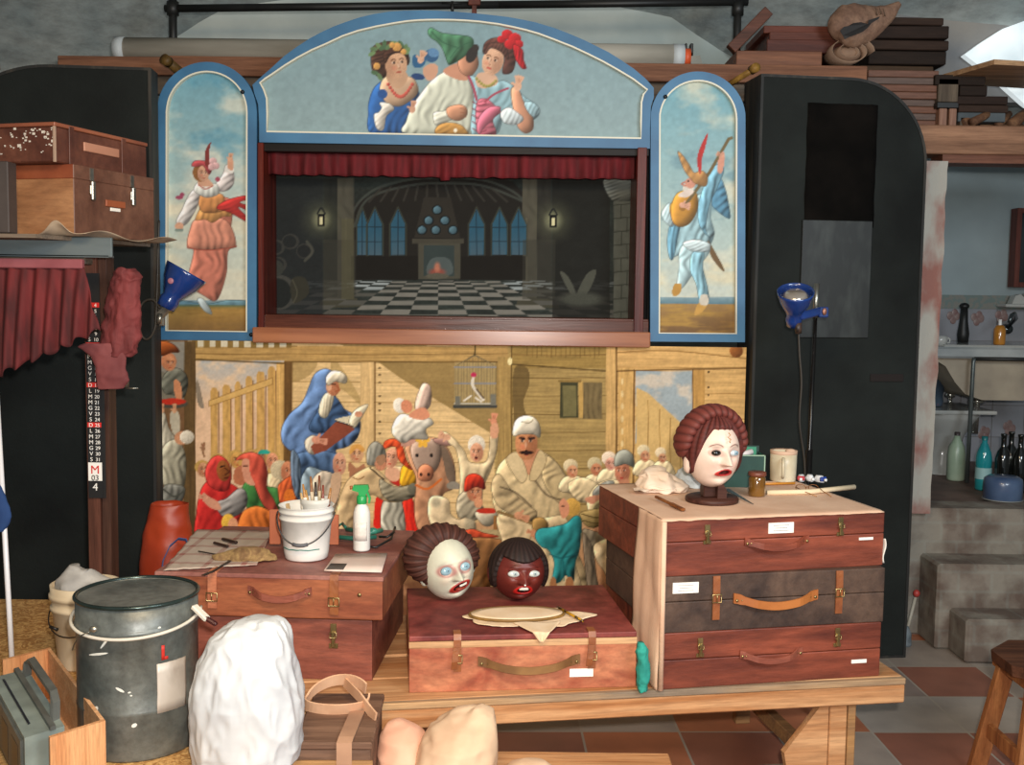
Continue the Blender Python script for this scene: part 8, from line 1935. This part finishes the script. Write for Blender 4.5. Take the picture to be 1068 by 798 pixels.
b = B(); b.tube([(.12, .27, .06), (.10, .1, .13), (.02, -.05, .16), (-.02, -.10, .15), (-.04, -.12, .11)], .012, 10); b.build('spout', mat('dark_chrome', '5a6062', rough=.25, metal=.8), tp_)
b = B(); b.cyl((.12, .30, .06), (.12, .24, .06), .03); b.build('wall_flange', mat('dark_chrome', '5a6062'), tp_)
# soap bottle
bz_ = SZz(360)+FZ+.001
def bottle(name, x, Yb_, z0, prof, m, label, capm=None, capz=None, capr=.012, labelm=None, lz=None):
    t = empty(name, (P(x, 400, Yb_).x, Yb_, z0), 0, label, 'bottle')
    b = B(); b.lathe(prof, 24, caps=False); b.build('body', m, t)
    if capm is not None: b = B(); b.lathe([(capr, capz[0]), (capr, capz[1]), (0, capz[1])], 16, caps=False); b.build('cap', capm, t)
    if labelm is not None:
        r_ = max(p_[0] for p_ in prof)+.001; b = B(); b.lathe([(r_, lz[0]), (r_, lz[1])], 24, caps=False); b.build('label_band', labelm, t)
    return t
amber = mat('amber_soap', 'a06a24', 'b87c30', rough=.15, coat=.6)
bottle('soap_bottle', 1040, 6.02, bz_, [(0, 0), (.030, 0), (.032, .01), (.032, .085), (.022, .105), (.010, .110), (0, .11)], amber, 'amber liquid soap bottle standing on the sink rim', mat('white_cap', 'e4e4e2'), (.108, .14), .009)
teal = mat('teal_plastic_bottle', '1c7c84', '2a969c', rough=.12, coat=.6)
Y5 = 5.55
def flz(y, Y): return P(1020, y, Y).z
bottle('water_bottle', 1030, 5.70, FZ+.001, [(0, 0), (.038, 0), (.041, .01), (.041, .10), (.038, .12), (.041, .14), (.041, .17), (.036, .20), (.018, .245), (.014, .25), (.014, .27), (0, .27)], teal, 'teal plastic water bottle with pale label on the washroom floor', mat('teal_cap', '1a666c', rough=.4), (.265, .285), .016, mat('pale_teal_label', '8fb4b4', rough=.5), (.06, .12))
blkg = mat('black_bottle_glass', '0e0f0e', '181a18', rough=.1, coat=.7)
for k, (x, Y_, lb) in enumerate(((1050, 5.66, 'left of the three black glass bottles under the sink'), (1058, 5.76, 'middle of the three black glass bottles, partly hidden under the sink'), (1068, 5.64, 'right-hand black glass bottle at the picture edge'))):
    bottle('wine_bottle', x, Y_, FZ+.001, [(0, 0), (.038, 0), (.040, .008), (.040, .17), (.030, .21), (.014, .235), (.013, .29), (.016, .295), (.016, .305), (0, .305)], blkg, lb)
# blue pot upside down
ptx = empty('enamel_pot', (P(1046, 510, 5.34).x, 5.34, FZ+.016), 0, 'blue-grey enamel pot turned upside down at the top of the steps', 'pot')
b = B(); b.lathe([(.088, 0), (.092, .003), (.092, .08), (.088, .105), (.07, .118), (0, .12)], 40); b.build('body', mat('blue_grey_enamel', '3a4c6c', '566a88', scale=5, rough=.3, coat=.4), ptx)
b = B(); b.tube([(.094*math.cos(a), .094*math.sin(a), .003) for a in [2*PI*k/40 for k in range(40)]], .003, 6, closed=True); b.build('rim', mat('worn_rim', '8a8a86', rough=.4), ptx)
# bidet / toilet at left
tw = empty('ceramic_bidet', (P(985, 470, 6.25).x, 6.3, FZ+.001), 0, 'white ceramic bidet with chrome tap behind the doorway edge', 'bidet')
b = B(); b.loft([(0, 0, 0, .13, .15), (.04, 0, 0, .11, .13), (.14, 0, .0, .085, .11), (.24, 0, 0, .12, .16), (.33, .0, 0, .185, .22), (.36, 0, 0, .195, .23)], 40, e=2.3, rows=30); b.build('pedestal_bowl', cer, tw)
b = B(); b.box(-.21, .21, -.25, .25, .361, .385, .012, seg=2); b.build('rim', cer, tw)
b = B(); b.cyl((.06, .05, .385), (.06, .05, .43), .012); b.lathe([(.008, .43), (.030, .44), (.030, .455), (.0, .47)], 16, Matrix.Translation((.06, .05, 0)), caps=False); b.build('tap', chrome, tw)
b = B(); b.cyl((.07, -.10, .0), (.07, -.10, .20), .012); b.build('chrome_pipe', chrome, tw)
bottle('detergent_bottle', 1001, 6.0, FZ+.001, [(0, 0), (.045, 0), (.048, .01), (.048, .15), (.042, .19), (.02, .23), (.015, .25), (0, .25)], mat('pale_green_plastic', '8fa38c', 'a9b8a0', rough=.35), 'pale green detergent bottle next to the bidet', mat('cap_dark', '3a3030', rough=.5), (.25, .27), .015)
b = B(); q = P(980, 395, 6.2); b.loft([(0, 0, 0, .05, .05), (.10, 0, 0, .055, .05), (.2, -.01, 0, .045, .04), (.28, -.02, 0, .02, .02)], 30, amp=.01, fr=12, rows=24); o = b.build('towel_bundle', mat('navy_and_red_towel', '22303e', '3c4a58', scale=8, rough=.9, c3='a02438')); o.location = (q.x, 6.28, FZ+.392); tag(o, 'dark towel bundle on the back of the bidet rim', 'towel')
# dark brush hanging at the jamb, white cup
q = P(981, 345, 6.6); b = B(); b.tube([(0, 0, 0), (0, 0, .05), (0.0, 0, .12), (0, 0, .2)], [.03, .034, .024, .02], 12); b.ellip((0, 0, .21), (.028, .028, .02), 10)
o = b.build('dark_bottle_brush', bkm); o.location = (q.x+.005, 6.28, bz_); tag(o, 'dark brush holder standing at the left end of the sink', 'brush')
cu_ = empty('white_cup', (P(981, 352, 6.02).x, 6.02, SZz(362)+FZ+.001), 0, 'small white cup at the left end of the sink rim', 'cup')
b = B(); b.lathe([(0, 0), (.03, 0), (.038, .03), (.036, .055), (.033, .055), (.034, .03), (.027, .006), (0, .006)], 24, caps=False); b.build('body', cer, cu_)
b = B(); b.tube([(.034, 0, .045), (.052, 0, .04), (.052, 0, .02), (.036, 0, .015)], .005, 8); b.build('handle', cer, cu_)
# white soap dish on the wall and framed mirror at the right edge
q = P(1058, 312, 6.70); sd_ = empty('soap_shelf', (q.x, 6.66, q.z-.05), 0, 'white ceramic soap shelf fixed to the tiled wall', 'soap dish')
b = B(); b.box(-.10, .10, -.07, .065, 0, .02, .006); b.build('tray', cer, sd_)
b = B(); b.prism([(-.05, .021), (-.03, .07), (.0, .08), (.035, .05), (.05, .021)], -.04, .03); b.build('moulded_hump', cer, sd_)
b = B(); b.box(.06, .10, -.07, .06, .021, .09, .006); b.build('side_lug', cer, sd_)
mf = empty('framed_cabinet', (P(1085, 260, 6.7).x, 6.68, P(1085, 300, 6.7).z), 0, 'dark cabinet with reddish wooden frame at the right picture edge', 'cabinet')
b = B(); w_ = .32; h_ = P(1060, 218, 6.7).z-P(1060, 300, 6.7).z; xL = P(1058, 260, 6.66).x-mf.location.x
for bx0, bx1, bz0, bz1 in ((xL, xL+.03, 0, h_), (xL+.3, xL+.33, 0, h_), (xL+.03, xL+.3, 0, .03), (xL+.03, xL+.3, h_-.03, h_)):
    b.box(bx0, bx1, -.04, .05, bz0, bz1, .002)
b.build('frame', wood('reddish_frame', '5a3028', '74443a', 'z'), mf)
b = B(); b.box(xL+.03, xL+.3, -.01, .05, .03, h_-.03); b.build('dark_panel', mat('dark_cabinet_glass', '24282a', '343a3c', rough=.15), mf)
# bottle-brush thing leaning at the cabinet foot on the steps
wz = empty('red_tipped_brush', (P(957, 640, 4.74).x, 4.63, 0), 0, 'small pale brush with red tip leaning against the steps', 'brush')
b = B(); b.tube([(-.02, .0, .04), (.03, .03, .22)], .008, 8); b.build('handle', mat('pale_handle', 'a8a090', rough=.5), wz)
b = B(); b.ellip((.035, .033, .238), (.016, .016, .018), 10); b.build('tip', mat('red_tip', 'a83a34', rough=.5), wz)
b = B(); b.loft([(0, -.03, 0, .035, .03), (.05, -.025, 0, .03, .025), (.09, -.02, 0, .012, .012)], 20, amp=.006, fr=20, rows=12); b.build('bristles', mat('grey_dark_bristles', '5c6468', '7c8488', scale=30, rough=.8), wz)
wz.location = (1.865, 4.93, 0)
# ------------------------------------------------------------------ stool at right edge
so = PZ(1038, 684, .46); stl = empty('wooden_stool', (so.x+.19, so.y-.02, 0), 0, 'brown wooden stool with splayed legs at the right edge', 'stool')
swd = wood('brown_stool_wood', '42281c', '6a4430', 'x', 3, rough=.6); swl = wood('stool_leg_wood', '8a5432', 'b07648', 'z', 3, rough=.6)
b = B(); pr8 = [(.19*math.cos(a), .19*math.sin(a)) for a in [2*PI*k/8+PI/8 for k in range(8)]]
v1_ = [b.bm.verts.new((x, y, .425)) for x, y in pr8]; v2_ = [b.bm.verts.new((x*1.03, y*1.03, .462)) for x, y in pr8]
b.bm.faces.new(v1_[::-1]); b.bm.faces.new(v2_)
for k in range(8): b.bm.faces.new((v1_[k], v1_[(k+1) % 8], v2_[(k+1) % 8], v2_[k]))
b.build('seat', swd, stl)
for sx_2 in (-1, 1):
    b = B(); b.box(sx_2*.115-.025, sx_2*.115+.025, -.15, .15, .385, .424, .003); b.build('seat_batten', swl, stl)
    for sy_2 in (-1, 1):
        b = B(); b.bar((sx_2*.115, sy_2*.10, .40), (sx_2*.175, sy_2*.16, 0.004), .055, .03, up=(0, 1, 0), bev=.003); b.build('leg', swl, stl)
    b = B(); b.bar((sx_2*.15, -.13, .17), (sx_2*.15, .13, .17), .02, .05, bev=.002); b.build('side_rail', swl, stl)
